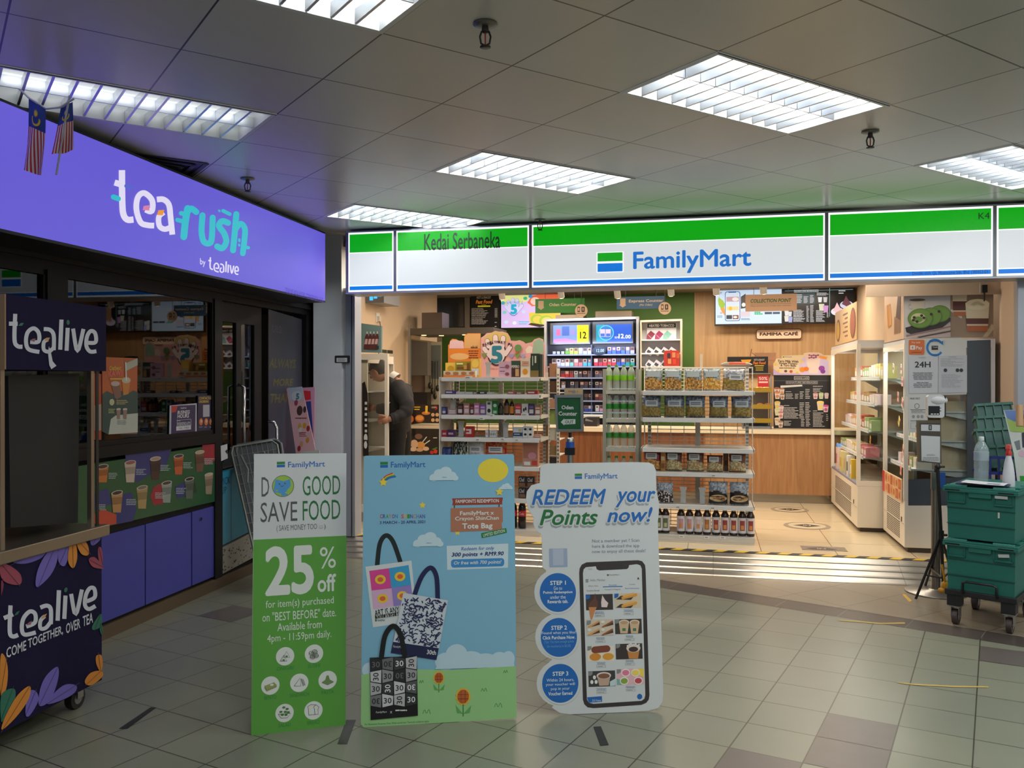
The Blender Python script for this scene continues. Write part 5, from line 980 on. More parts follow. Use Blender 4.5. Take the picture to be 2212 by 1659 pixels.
P_ = rrect(c[0]-c[2]/2, c[1]-c[3]/2, c[0]+c[2]/2, c[1]+c[3]/2, .03); a.to('border'); a.stroke_l(P_+[P_[0]], .009, M((70, 26, 24)), False, False); a.to('lettering'); a.text('FAMIMA CAFÉ', 936, 676, 1420, 728, M((60, 24, 22)), bold=.045); a.build(t)
t, a = board('collection_sign', 'tan hanging sign reading COLLECTION POINT in green letters', 'sign', 2.9, 1610, 635.5, 1721, 672, M((186, 150, 120), .5), .01)
a.zoom(1480, 600, 5.821); a.to('lettering'); a.text('COLLECTION POINT', 820, 263, 1336, 312, M((50, 92, 36)), bold=.03, shear=.2); a.rect(822, 326, 1330, 329, DK); a.text('Please present your receipt upon collection', 822, 343, 1332, 362, M((96, 80, 64))); a.build(t); hang(t, .38)
t, a = board('hanging_sign', 'green hanging sign reading Oden Counter with a down arrow', 'sign', 2.9, 1156, 645, 1262, 676, M((34, 128, 30), .4), .008)
a.zoom(1160, 620, 6.506); a.to('arrow'); AR = M((206, 176, 146), .5); a.poly([(18, 195), (94, 195), (94, 285), (108, 285), (56, 322), (4, 285), (18, 285)], AR); a.to('lettering'); a.text('Oden Counter', 170, 222, 556, 268, M((206, 190, 160)), bold=.03); a.build(t); hang(t, .36)
t, a = board('hanging_sign', 'blue hanging sign reading Express Counter No Oden', 'sign', 2.9, 1332, 640.5, 1436, 667, M((24, 84, 130), .4), .008)
a.zoom(1160, 620, 6.506); a.to('arrow'); a.poly([(1168, 160), (1244, 160), (1244, 252), (1258, 252), (1206, 288), (1152, 252), (1168, 252)], AR); a.to('lettering'); a.text('Express Counter', 1290, 172, 1775, 225, M((206, 190, 160)), bold=.03); a.text('(No Oden)', 1442, 234, 1620, 272, M((206, 190, 160)), bold=.01, shear=.2); a.build(t); hang(t, .36)
for k, (x, y, nm) in enumerate(((1255.5, 671, 'Oden Counter'), (1436, 666, 'Express Counter'))):
    t, a = board('round_sign', 'round tan payment sign with two icons beside the %s sign' % nm, 'sign', 2.86, x-13.5, y-13.5, x+13.5, y+13.5, AR, .008, outline=circ(x, y, 13.5, 13.5))
    a.to('icon'); a.rect(x-8, y-8.5, x-2.5, y+3, M((60, 44, 40)), 1); a.rect(x-7, y-6, x-3.5, y+.5, AR); a.rect(x+.5, y-8.5, x+7.5, y+3, M((60, 44, 40)), 1); a.rect(x+3, y-6, x+5, y, AR); a.lines(x-9, y+4.5, x+9, y+7.5, 1, M((60, 44, 40)), rag=0); a.build(t); hang(t, 0)
# track spotlights just behind the fascia
for k, (x, y) in enumerate(((1081, 640), (1209, 637), (1331, 637), (1448, 632), (1546, 630), (1648, 627))):
    v = 1.0; u, z = sv(x, y, v); t = thing('track_spotlight', 'white cylinder spotlight under the green sign, %s of the six' % nth(k, 6), 'spotlight', S(u, v, z+.03), YS+.3*(k % 3-1), 'track spotlights')
    B().tube([(0, 0, .08), (.02*(k % 3-.6), .06, -.05)], .032, M((190, 184, 174), .5), 14).obj('barrel', t); B().tube([(0, 0, .06), (0, 0, .26)], .008, M((190, 184, 174)), 6).obj('stem', t); B().tube([(.02*(k % 3-.6), .06, -.05), (.02*(k % 3-.6)*1.02, .062, -.054)], .024, M((255, 226, 180), .4, emit=5), 12).obj('lens', t)
struct(B().box(.3, .98, 2.52, 5.4, 1.02, 2.56, M((120, 112, 100), .5)).box(.6, .99, 2.56, .62, 1.01, 2.78, DGREY).box(5, .99, 2.56, 5.02, 1.01, 2.78, DGREY).obj('trim_4', loc=SO, rz=YS))
# ---------------------------------------------------------------- cigarette cabinet
KV = 4.3; K = lambda x, y: (1160+x/6.506, 620+y/6.506); K2 = CW
t, a = board('tobacco_cabinet', 'tall dark cabinet of cigarette packs with two price screens', 'cabinet', KV, 1181, 690, 1381, 930, M((30, 34, 52), .4), .02)
fr = B()
for q in (((1179, 691), (1184, 694), (1184, 930), (1179, 930)), ((1376, 688), (1381.5, 685), (1381.5, 930), (1376, 930)), ((1179, 691), (1381.5, 685), (1376, 690.5), (1184, 695.5))): fr.prism([a.P(*p) for p in q], -.12, .0, M((176, 178, 182), .3, .6))
a.place(fr, 'frame', t)
for x0, y0, x1, y1 in ((205, 515, 762, 812), (795, 500, 1362, 800)):
    q = [a.P(*K(*p)) for p in ((x0, y0), (x1, y0-12), (x1, y1-8), (x0, y1))]; a.place(B().prism(q, -.10, -.06, M((90, 92, 98), .3, .6)), 'screen_frame', t)
a.lay = 90; a.eps = .00115; a.zoom(1160, 620, 6.506); a.to('screen')
a.rect(245, 542, 740, 788, SCR((120, 150, 226))); a.rect(580, 540, 740, 788, SCR((240, 236, 40))); a.rect(290, 600, 348, 690, SCR((226, 110, 160))); a.poly([(255, 740), (420, 730), (580, 760), (580, 788), (255, 788)], SCR((226, 130, 190))); a.rect(370, 560, 470, 690, SCR((80, 110, 190))); a.rect(490, 600, 545, 680, SCR((150, 140, 210)))
a.rect(845, 532, 1340, 776, SCR((40, 90, 200))); a.poly([(845, 540), (960, 535), (1000, 776), (845, 776)], SCR((40, 150, 180))); a.ell(985, 650, 108, 108, SCR((90, 190, 220))); a.ell(985, 650, 94, 94, SCR((50, 120, 190))); a.rect(900, 600, 972, 706, SCR((206, 190, 226))); a.rect(980, 600, 1048, 706, SCR((206, 190, 226))); a.rect(908, 660, 964, 700, SCR((60, 110, 200))); a.rect(986, 660, 1042, 700, SCR((60, 110, 200)))
a.to('lettering'); a.text('12', 620, 632, 710, 730, SCR((20, 20, 24), .1), bold=.02); a.text('RM', 622, 604, 656, 616, SCR((20, 20, 24), .1)); a.text('12', 1158, 662, 1232, 728, SCR((230, 240, 250)), bold=.04); a.text('.00', 1236, 676, 1328, 730, SCR((230, 240, 250)), bold=.03); a.text('RM', 1106, 700, 1154, 730, SCR((230, 240, 250))); a.build(t)
LED = (.72, .80, 1)
rows = [([242, 300, 362], 945, 905, 42, (150, 160, 170), None), ([425, 485, 548, 612, 675, 738], 945, 858, 56, None, [(90, 150, 60), (150, 190, 90), (170, 200, 80), (150, 160, 170), (170, 190, 210), (190, 206, 226)]),
        ([1018, 1082, 1145, 1208, 1275, 1340], 945, 848, 56, None, [(60, 90, 200), (60, 100, 210), (50, 70, 180), (60, 110, 210), (100, 120, 206), (170, 180, 226)]),
        ([240, 302, 362, 425, 487, 550, 612, 675, 742], 1112, 1010, 56, None, [(190, 206, 226), (180, 190, 226), (190, 206, 226), (206, 214, 226), (120, 190, 190), (206, 120, 130), (214, 120, 130), (80, 170, 206), (90, 180, 220)]),
        ([828, 892, 955, 1020, 1082, 1146, 1210, 1275, 1342], 1110, 1005, 56, None, [(196, 60, 80), (180, 60, 80), (196, 60, 76), (190, 70, 90), (190, 60, 80), (50, 90, 190), (60, 100, 206), (40, 150, 160), (40, 160, 160)]),
        ([362, 422, 485, 548, 610, 675, 738], 1268, 1178, 54, None, [(170, 36, 44), (176, 40, 44), (160, 44, 40), (120, 130, 120), (70, 60, 64), (56, 46, 50), (110, 90, 86)]), ([840, 892], 1272, 1180, 48, None, [(80, 76, 90), (90, 84, 96)]),
        ([370, 495, 555, 632, 690, 755], 1418, 1330, 52, None, [(190, 190, 196), (50, 60, 80), (60, 60, 76), (50, 56, 76), (60, 60, 76), (50, 50, 60)]), ([842, 896], 1418, 1330, 48, None, [(70, 66, 80), (80, 70, 84)]),
        ([690, 752], 1590, 1500, 54, None, [(40, 40, 46), (50, 48, 56)]), ([842, 896], 1590, 1500, 50, None, [(90, 40, 50), (110, 50, 56)]),
        ([690, 752], 1750, 1665, 58, None, [(50, 76, 170), (50, 80, 180)]), ([846, 905], 1750, 1660, 50, None, [(190, 200, 214), (196, 150, 200)])]
sh = B(); zs_seen = []
names = ['first', 'first', 'first', 'second', 'second', 'third', 'third', 'fourth', 'fourth', 'fifth', 'fifth', 'sixth', 'sixth']; half = ['left', 'left', 'right', 'left', 'right', 'left', 'right', 'left', 'right', 'left', 'right', 'left', 'right']
wmap = lambda m: M(m, .35, emit=0)
for r, (xs, yb, yt, w_, c0, cs) in enumerate(rows):
    sx, sy = 1160, 620; kf = 6.506
    zb = sv(*K(xs[0], yb), KV-.08)[1]; zb = next((q for q in zs_seen if abs(q-zb) < .03), zb)
    if zb not in zs_seen: zs_seen.append(zb)
    for k, x in enumerate(xs):
        cc = cs[k] if cs else c0; u0 = sv(*K(x-w_/2, yb), KV-.08)[0]; u1 = sv(*K(x+w_/2, yb), KV-.08)[0]; h = sv(*K(x, yt), KV-.08)[1]-sv(*K(x, yb), KV-.08)[1]; hw = (u1-u0)/2
        kind = 'small tin' if r == 0 else 'cigarette pack'
        t = thing('tobacco_tin' if r == 0 else 'cigarette_pack', "%s-row %s, %s in the dark cabinet's %s half" % (names[r], kind, nth(k, len(xs)), half[r]), 'tobacco', S((u0+u1)/2, KV-.08, zb), YS, 'packs in the tobacco cabinet')
        B().box(-hw, 0, 0, hw, .022, h, M(cc, .4)).obj('body', t)
        if r: B().box(-hw*.9, -.001, h*.5, hw*.9, 0, h*.97, M(((206, 200, 204), (120, 90, 90), (190, 150, 130), (90, 80, 84))[(k*7+r*3) % 4], .4)).box(-hw*.5, -.002, h*.6, hw*.45, -.001, h*.85, M(((90, 60, 60), (206, 180, 170), (70, 56, 60))[(k*5+r) % 3], .4)).obj('warning_picture', t)
a = Art(S(0, KV, 0), YS); ua, ub = a.P(1185, 800)[0], a.P(1376, 800)[0]
for z in zs_seen: sh.box(ua, KV-.11-KV, z-.022, ub, .0, z, M((60, 70, 100), .35)).box(ua, -.112, z-.02, ub, -.11, z-.004, M((150, 166, 200), .3, .3))
um = a.P(1280, 800)[0]; sh.box(um-.006, -.11, zs_seen[-1]-.1, um+.006, 0, a.P(1280, 745)[1], M((70, 80, 110), .35))
sh.obj('shelf', bpy.data.objects['tobacco_cabinet']).matrix_basis = bpy.data.objects['tobacco_cabinet'].matrix_basis.inverted() @ (Matrix.Translation(S(0, KV, 0)) @ Matrix.Rotation(YS, 4, 'Z'))
area('cabinet_led', S(um, KV-.3, sv(1280, 745, KV)[1]+.02), 1.1, .05, 5, LED, (R(35), 0, YS)); area('cabinet_led', S(um, KV-.3, sv(1280, 690, KV)[1]), 1.1, .05, 3, LED, (R(30), 0, YS))
t, a = board('round_price_badge', 'dark badge printed 12.00 between the pack rows', 'sign', KV-.115, 1280, 749, 1308, 767, M((30, 44, 70), .4), .004, outline=circ(1294, 758, 15, 9.5)); a.zoom(1160, 620, 6.506); a.to('lettering'); a.text('12.00', 835, 872, 942, 915, M((150, 190, 206))); a.build(t)
for k, (x, y, w_, h) in enumerate(((1210, 684, 60, 8), (1325, 679, 78, 14))):
    t, a = board('storage_box', ['flat grey-brown box on top of the left of the tobacco cabinet', 'grey-brown box on top of the right of the tobacco cabinet'][k], 'box', KV, x-w_/2+20*(1-k), y-h/2, x+w_/2+20*(1-k), y+h/2+2, M((112, 98, 80), .6), .3)
# heated tobacco cabinet
t, a = board('tobacco_cabinet', 'small white heated tobacco cabinet right of the dark one', 'cabinet', KV, 1384, 693, 1474, 800, M((150, 152, 160), .5), .02)
fr = B(); 
for q in (((1384, 694), (1387, 694), (1387, 800), (1384, 800)), ((1470, 691), (1474, 691), (1474, 800), (1470, 800)), ((1384, 693), (1474, 690), (1474, 694), (1384, 697))): fr.prism([a.P(*p) for p in q], -.1, 0, M((206, 190, 166), .5))
for y in (735, 764, 793): z = a.P(1430, y)[1]; fr.box(a.P(1387, y)[0], -.1 if y < 790 else -.18, z-.008, a.P(1471, y)[0], 0, z+.008, WHITE)
a.place(fr, 'frame', t); a.zoom(1160, 620, 6.506); a.lay = 6; a.rect(1545, 510, 1958, 740, M((206, 210, 220))); a.rect(1550, 512, 1952, 572, M((28, 34, 48)))
for x0, cc in ((1600, (120, 50, 70)), (1715, (140, 50, 90)), (1830, (110, 170, 160))): a.poly([(x0, 614), (x0+62, 660), (x0, 740), (x0-60, 735), (x0-50, 665)], M(cc)); a.stroke([(x0-40, 670), (x0+10, 720)], 6, M((206, 150, 170)))
a.to('lettering'); a.text('HEATED TOBACCO', 1576, 524, 1928, 562, WHITE, bold=.03); a.build(t)
for j, (y, n) in enumerate(((905, 4), (1085, 3))):
    for k in range(n):
        u, z = sv(*K(1585+k*105, y), KV-.05); tag(B().box(-.045, 0, -.045, .045, .02, .045, M((206, 206, 214), .4)).box(-.03, -.002, -.03, .02, 0, .01, M((60, 60, 70))).obj('tobacco_box', loc=S(u, KV-.07, z), rz=YS), 'tilted white device box, %s on the %s shelf of the white cabinet' % (nth(k, n), ('upper', 'lower')[j]), 'box', 'device boxes').rotation_euler = (0, R(35), YS)
t, a = board('snack_packet', 'red and orange patterned packet leaning before the heated tobacco shelf', 'snack', KV-.165, 1434, 757, 1468, 792, M((176, 50, 40), .4), .05, r=.03); a.zoom(1160, 620, 6.506)
for x0, y0, cc in ((1830, 930, (50, 34, 56)), (1900, 920, (206, 130, 90)), (1840, 1010, (206, 140, 90)), (1910, 1015, (206, 60, 40)), (1960, 930, (190, 90, 50))): a.rect(x0, y0, x0+45, y0+70, M(cc), 4)
a.build(t)
t, a = board('counter_ledge', 'white ledge strip below the cigarette rows', 'shelf', KV-.35, 1256, 897, 1302, 903, WHITE, .3)
t, a = board('cash_register', 'dark cash register half hidden behind the Oden Counter sign', 'register', CV+.25, 1262, 902, 1290, 922, M((40, 38, 40), .4), .25); a.zoom(1160, 760, 6.64); a.poly([(700, 955), (800, 990), (800, 1005), (690, 990)], M((110, 112, 120))); a.build(t)
# ---------------------------------------------------------------- right part of the counter
Q = lambda x, y: (1540+x/7.539, 740+y/7.539)
t, a = board('menu_poster', 'large black drinks menu poster standing on the counter', 'poster', CV+.12, 1671, 809, 1800, 926, M((34, 32, 34), .3), .03)
a.zoom(1540, 740, 7.539); a.frame(1322, 552, 1568, 604, 6, M((206, 200, 196))); a.frame(1188, 628, 1705, 674, 5, M((170, 166, 164))); a.rect(985, 618, 1880, 622, M((120, 116, 114))); a.poly([(1100, 700), (1450, 686), (1460, 712), (1100, 738)], M((206, 204, 200)))
a.to('lettering'); a.text('FAMIMA CAFÉ', 1340, 566, 1550, 588, WHITE); a.text('SIGNATURE BEVERAGES', 1200, 638, 1692, 662, M((190, 188, 186))); a.to('print')
LM = M((176, 174, 172), .5)
for q in ((1184, 790, 1280, 810, 1), (1184, 825, 1320, 920, 4), (1335, 830, 1400, 920, 4), (1415, 790, 1485, 920, 5), (1505, 750, 1590, 920, 6), (1630, 700, 1880, 725, 1), (1630, 740, 1785, 805, 4), (1155, 1015, 1255, 1035, 1), (1155, 1050, 1430, 1240, 8), (1410, 970, 1485, 1240, 10), (1505, 965, 1590, 1240, 10), (1630, 1100, 1730, 1125, 1), (1630, 1135, 1825, 1375, 10), (1845, 1160, 1880, 1280, 4), (1155, 1270, 1280, 1355, 4), (1435, 1240, 1500, 1370, 5), (1515, 1240, 1590, 1370, 5)): a.lines(*q, LM)
for cx, cy, hw, cc in ((1040, 790, 46, (150, 90, 70)), (1125, 800, 40, (190, 140, 110)), (1050, 860, 46, (196, 120, 80)), (1132, 880, 38, (150, 110, 80)), (1050, 1020, 48, (206, 180, 80)), (1112, 1080, 42, (190, 150, 160)), (1048, 1130, 46, (190, 196, 130)), (1105, 1180, 44, (190, 120, 120)), (1050, 1285, 48, (206, 180, 150)), (1102, 1330, 42, (150, 120, 100)), (1670, 868, 40, (190, 120, 130)), (1762, 868, 40, (170, 196, 130)), (1850, 868, 36, (206, 180, 180)), (1750, 1030, 58, (226, 200, 110)), (1838, 1075, 46, (206, 70, 150))): a.poly([(cx-hw, cy-hw), (cx+hw, cy-hw), (cx+hw*.7, cy+hw*1.25), (cx-hw*.7, cy+hw*1.25)], M((206, 196, 186))); a.ell(cx, cy-hw, hw, hw*.4, M(cc)); a.ell(cx, cy+hw*.35, hw*.6, hw*.6, M(cc))
a.build(t)
t, a = board('topper_board', 'pastel cut-out board advertising a taro milk drink above the menu poster', 'display board', CV+.10, 1670, 762, 1800, 811, M((226, 206, 170), .4), .008, outline=[Q(*p) for p in ((985, 530), (985, 340), (1005, 320), (1030, 260), (1080, 255), (1120, 262), (1120, 215), (1470, 200), (1490, 170), (1560, 160), (1720, 162), (1770, 180), (1800, 205), (1960, 205), (1960, 530))])
a.zoom(1540, 740, 7.539); a.poly([(1400, 400), (1440, 280), (1520, 215), (1800, 215), (1890, 320), (1890, 525), (1440, 525)], M((206, 190, 226))); a.poly([(985, 430), (1100, 500), (1400, 500), (1440, 526), (986, 526)], M((190, 170, 220))); a.poly([(1500, 225), (1760, 215), (1710, 500), (1570, 500)], M((226, 206, 196))); a.ell(1630, 225, 130, 46, M((226, 196, 200)))
for k in range(9): a.ell(1570+(k % 5)*35, 205+(k//5)*36+(k % 2)*8, 18, 12, M((150, 70, 110)))
for cx, cy, r, cc in ((1455, 440, 48, (236, 140, 30)), (1520, 430, 42, (226, 120, 20)), (1770, 420, 50, (150, 60, 160)), (1790, 470, 40, (130, 50, 150)), (1455, 320, 24, (236, 200, 90)), (1015, 350, 28, (226, 200, 100)), (1060, 465, 22, (226, 190, 100)), (1185, 465, 24, (100, 60, 90)), (1272, 470, 26, (190, 80, 50)), (1370, 490, 22, (226, 190, 100))): a.ell(cx, cy, r, r*.85, M(cc))
a.poly([(1735, 215), (1860, 235), (1850, 275), (1730, 250)], M((236, 150, 40))); a.to('lettering')
for s_, x0, y0, x1, y1 in (('Taro Milk With', 1055, 285, 1392, 325), ('Sweet Potato', 1078, 325, 1375, 355), ('& Taro Balls', 1100, 358, 1355, 390)): a.text(s_, x0, y0, x1, y1, M((70, 46, 40)), bold=.03, rot=-.04)
a.to('print'); a.lines(1080, 400, 1390, 430, 1, M((110, 84, 70))); a.rect(1135, 228, 1165, 243, FGREEN); a.lines(1175, 226, 1300, 244, 1, M((110, 130, 150))); a.build(t)
t = thing('food_warmer', 'glass food warmer with yellow-trimmed shelves at the counter', 'warmer', S(sv(1604, 926, CV+.1)[0], CV+.1, zc), YS); zz_ = lambda y: sv(1640, y, CV+.1)[1]-zc; ww = sv(1667, 926, CV+.1)[0]-sv(1604, 926, CV+.1)[0]
for x in (0, ww-.012): B().box(x, 0, 0, x+.012, .012, zz_(806), STEEL).box(x, .32, 0, x+.012, .332, zz_(806), STEEL).obj('post', t)
for y in (846, 882, 912): B().box(0, .0, zz_(y)-.01, ww, .33, zz_(y), M((190, 180, 160), .4)).box(0, -.004, zz_(y)-.006, ww, 0, zz_(y)+.045, M((226, 180, 40), .4, emit=.15)).obj('tray', t); 
B().box(0, 0, zz_(806)-.01, ww, .33, zz_(806), STEEL).box(0, 0, 0, ww, .33, .035, STEEL).obj('casing', t); B().box(.012, .0, .03, ww-.012, .003, zz_(812), glass_mat(gloss=.02)).obj('glass_front', t); B().box(.02, .33, .0, ww-.02, .335, zz_(806), M((150, 130, 110), .4)).obj('back', t)
area('warmer_lamp', S(sv(1637, 850, CV+.25)[0], CV+.25, sv(1637, 815, CV+.25)[1]), .3, .1, 2.2, (1, .72, .35), (0, 0, YS))
for k, (x, y, cc) in enumerate(((1640, 844, (206, 120, 60)), (1655, 844, (196, 150, 70)), (1642, 880, (206, 140, 70)), (1658, 880, (190, 110, 60)))):
    u, z = sv(x, y+1, CV+.22); tag(B().sphere((0, 0, .03), (.045, .03, .03), M(cc, .5, noise=.3, scale=30), 10, 6).obj('fried_snack', loc=S(u, CV+.22, zc+zz_(846 if y == 844 else 882)), rz=YS), 'golden fried snack, %s on the %s warmer shelf' % (('left', 'right')[k % 2], ('upper', 'lower')[k//2]), 'food', 'fried snacks in the warmer')
t, a = board('sale_sign', 'red 50% sale sign on the glass food warmer', 'sign', CV+.08, 1637, 811.5, 1660.5, 836, M((190, 44, 48), .4), .004); a.zoom(1540, 740, 7.539); a.to('lettering'); a.text('50%', 750, 560, 888, 612, WHITE, bold=.01); a.to('print'); a.rect(748, 632, 895, 658, M((226, 196, 190))); a.build(t)
t, a = board('fast_food_board', 'black fast food board with orange lettering on top of the warmer', 'menu board', CV+.12, 1571, 770.5, 1659, 806, M((24, 20, 20), .4), .02); a.zoom(1540, 740, 7.539); a.to('lettering'); a.text('HOT & SNACKY', 668, 266, 842, 296, M((206, 200, 196)), bold=.02); a.text('Fast Food', 655, 306, 860, 355, ORANGE, bold=.03, shear=.2); a.to('print'); a.poly([(455, 280), (628, 275), (600, 325), (480, 330)], M((226, 160, 40))); a.rect(678, 370, 830, 384, M((226, 190, 40))); a.lines(692, 396, 825, 465, 3, M((196, 170, 50)), center=True, rag=.1); a.build(t)
t, a = board('paper_bag', 'brown paper carrier bags stacked behind the black fast food board', 'bag', CV+.3, 1630, 762, 1676, 812, M((196, 150, 118), .7), .14); a.zoom(1540, 740, 7.539); a.stroke([(630, 110), (610, 215)], 14, M((150, 100, 76))); a.stroke([(640, 170), (700, 215)], 10, M((150, 100, 76))); a.rect(680, 285, 1020, 290, M((160, 120, 92))); a.build(t)
tag(B().box(-.012, 0, 0, .012, .03, .12, M((206, 190, 166), .5)).obj('shelf_bracket', loc=S(sv(1515, 793, VB+.02)[0], VB+.01, sv(1515, 793, VB)[1]), rz=YS), 'small upright cream bracket sticking up from the right shelf unit', 'bracket')
# ---------------------------------------------------------------- open chillers along the right wall
CHW = M((226, 218, 204), .4); CHS = M((206, 208, 210), .4); GRL = M((70, 60, 52), .6)
def chiller(label, u0, u1, v0, v1, top, glass_side=True):
    """stands along the right wall, open side facing the shop (towards -u)"""
    t = thing('open_chiller', label, 'chiller', S(u0, v0, FZ), YS); D = u1-u0; L = v1-v0; hb = .43
    B().xprism([(0, .04), (L, .04), (L, hb), (0, hb)], 0, D, CHW).box(.03, .02, 0, D-.02, L-.02, .04, GRL).obj('base', t, bev=.006)
    g = B()
    for (z0, z1) in ((.09, .22), (.245, .385)):
        n = int(L*.62/.05)
        for i in range(n):
            y = L*.2 + i*.05; z = z0
            while z < z1: g.box(-.002, y, z, .001, y+.03, z+.008, GRL); z += .016
    g.box(-.003, L*.1, .24, .0, L*.1+.03, .28, BLACK).box(-.006, .02, .232, 0, L-.02, .238, M((200, 192, 178), .4)); g.obj('grille', t)
    dk = B().box(.0, .012, hb, .10, L-.012, hb+.02, M((130, 136, 160), .35)); dk.obj('deck', t)
    f = B()
    for y in (0, L-.03):
        f.box(-.004, y, hb, .03, y+.03, top-FZ, CHW).box(D-.03, y, hb, D, y+.03, top-FZ, CHS).box(.03, y, hb, D-.03, y+.03, hb+.05, CHW).box(.03, y, top-FZ-.04, D-.03, y+.03, top-FZ, CHS)
    f.obj('frame', t)
    for y in (.012, L-.018): B().box(.03, y, hb+.05, D-.03, y+.006, top-FZ-.04, glass_mat((248, 251, 249), .04)).obj('side_glass', t)
    B().box(0, 0, top-FZ, D, L, top-FZ+.03, CHS).box(-.003, .03, top-FZ-.05, .012, L-.03, top-FZ, CHW).obj('canopy', t)
    B().box(D-.012, .03, hb+.02, D-.002, L-.03, top-FZ, M((186, 170, 148), .5)).obj('back_panel', t)
    zs = [hb+.02+k*(top-FZ-hb-.2)/4.6 for k in range(1, 5)]
    for k, z in enumerate(zs):
        x0 = .06+.05*k
        s = B().box(x0, .035, z-.012, D-.014, L-.035, z, CHS).box(x0-.006, .035, z-.02, x0, L-.035, z+.018, M((200, 204, 216), .35))
        for y in (.05, L-.056): s.add([(x0+.03, y, z-.012), (D-.014, y, z-.012), (D-.014, y, z-.12), (D-.05, y, z-.1), (x0+.14, y, z-.03)], [(0, 1, 2, 3, 4)], CHS)
        tg = B(); y = .06
        while y < L-.1: tg.box(x0-.0075, y, z-.014, x0-.006, y+.05, z+.012, WHITE).box(x0-.008, y+.01, z-.004, x0-.0075, y+.03, z+.006, GREY); y += .068
        o = s.obj('shelf', t); tg.obj('price_strip', o)
    return t, zs, D, L
AFAR, zfar, Df, Lf = chiller('far white open chiller standing against the coffee counter', 4.53, 5.05, 1.24, 3.02, 1.90)
NEAR, znear, Dn, Ln = chiller('near white open chiller with papers on its side', 4.75, 5.43, .30, 1.19, 1.86)
area('chiller_led', S(4.66, 2.1, 1.88), 1.6, .05, 9, (1, .95, .86), (0, 0, YS+pi/2)); area('chiller_led', S(4.79, .75, 1.84), .8, .05, 6, (1, .95, .86), (0, 0, YS+pi/2))
B().box(.30, .10, .50, Dn-.03, .108, 1.25, M((206, 186, 158), .6)).obj('end_board', NEAR)
def cbox(nm, lb, u, v, z, w_, d, h, c, top=None, g=None, cat='food'):
    t = thing(nm, lb, cat, S(u, v, z), YS, g); B().box(0, -w_/2, 0, d, w_/2, h, M(c, .4)).obj('body', t)
    if top: B().box(-.001, -w_*.4, h*.25, 0, w_*.4, h*.7, M(top, .4)).obj('label', t)
    return t
rn = random.Random(11); pal = [(206, 120, 130), (206, 190, 120), (226, 214, 200), (150, 170, 110), (190, 90, 70), (206, 160, 110), (226, 206, 214), (176, 140, 90)]
cn = {0: 'salmon', 1: 'straw yellow', 2: 'cream', 3: 'pale green', 4: 'brick red', 5: 'tan', 6: 'pale pink', 7: 'khaki'}
fmark = 'the far chiller'
for k, z in enumerate(zfar):
    n = (12, 12, 11, 13)[k]
    for i in range(n):
        v = 1.32+i*(1.62/n); c = (i//3 + k*3) % 8; h = (.075, .09, .085, .10)[k]*(.85+.3*rn.random())
        cbox('chilled_packet', '%s packet in %s, %s shelf, %s from the near end' % (cn[c], fmark, ('lowest', 'second', 'third', 'top')[k], ORD[i]), 4.53+.08+.05*k, v, z+FZ, 1.62/n*.9, .12, h*1.25, pal[c], (226, 222, 216), 'packets in the far chiller')
for i, (v, h, w_, c, s_) in enumerate(((2.72, .24, .11, (226, 200, 190), 'milk carton with a blue top'), (2.45, .22, .06, (226, 214, 170), 'tall cream drink carton, furthest'), (2.37, .22, .06, (222, 206, 140), 'tall yellow-banded drink carton, second'), (2.15, .23, .06, (206, 196, 160), 'tall cream drink carton, third'), (1.95, .21, .07, (226, 224, 220), 'white drink carton with black stripes'), (1.72, .19, .07, (226, 190, 60), 'yellow and white drink carton, nearest'))):
    t = cbox('drink_carton', s_ + ' standing on the deck of the far chiller', 4.545, v, FZ+.45, w_, .07, h, c, ((190, 100, 110), (206, 170, 60), (214, 160, 40), (190, 150, 90), (40, 40, 44), (226, 226, 222))[i], 'drink cartons', 'drink')
    if i == 0: B().xprism([(-w_/2, h), (w_/2, h), (w_*.1, h+.035), (-w_*.1, h+.035)], 0, .07, M((50, 120, 190), .4)).obj('cap', t)
for k, z in enumerate(znear):
    n = (5, 6, 4, 3)[k]
    for i in range(n):
        c = (i + k*5+2) % 8
        cbox('chilled_packet', '%s packet in the near chiller, %s shelf, %s from its near end' % (cn[c], ('lowest', 'second', 'third', 'top')[k], ORD[i]), 4.75+.10+.05*k, .40+i*(.74/n), z+FZ, .74/n*.7, .12, .06+.03*rn.random(), pal[c], (222, 214, 206), 'packets in the near chiller')
t = B().box(-.006, 0, -.02, .004, .80, .17, M((226, 200, 170), .4)).obj('picture_panel', NEAR); t.location = (-.01, .04, .43); p = B(); p.box(-.008, .70, -.02, -.006, .80, .17, M((196, 40, 50), .4))
for i in range(6):
    for j in range(2): p.box(-.0075, .02+i*.112, -.012+j*.09, -.006, .115+i*.112, .072+j*.09, M(((206, 150, 110), (190, 90, 50), (214, 170, 110))[(i+j) % 3])); p.add([(-.0085, .067+i*.112+.032*cos(a*pi/6), .03+j*.09+.028*sin(a*pi/6)) for a in range(12)], [tuple(range(12))[::-1]], M(((176, 96, 50), (206, 120, 60))[(i+j) % 2]))
p.obj('print', t)
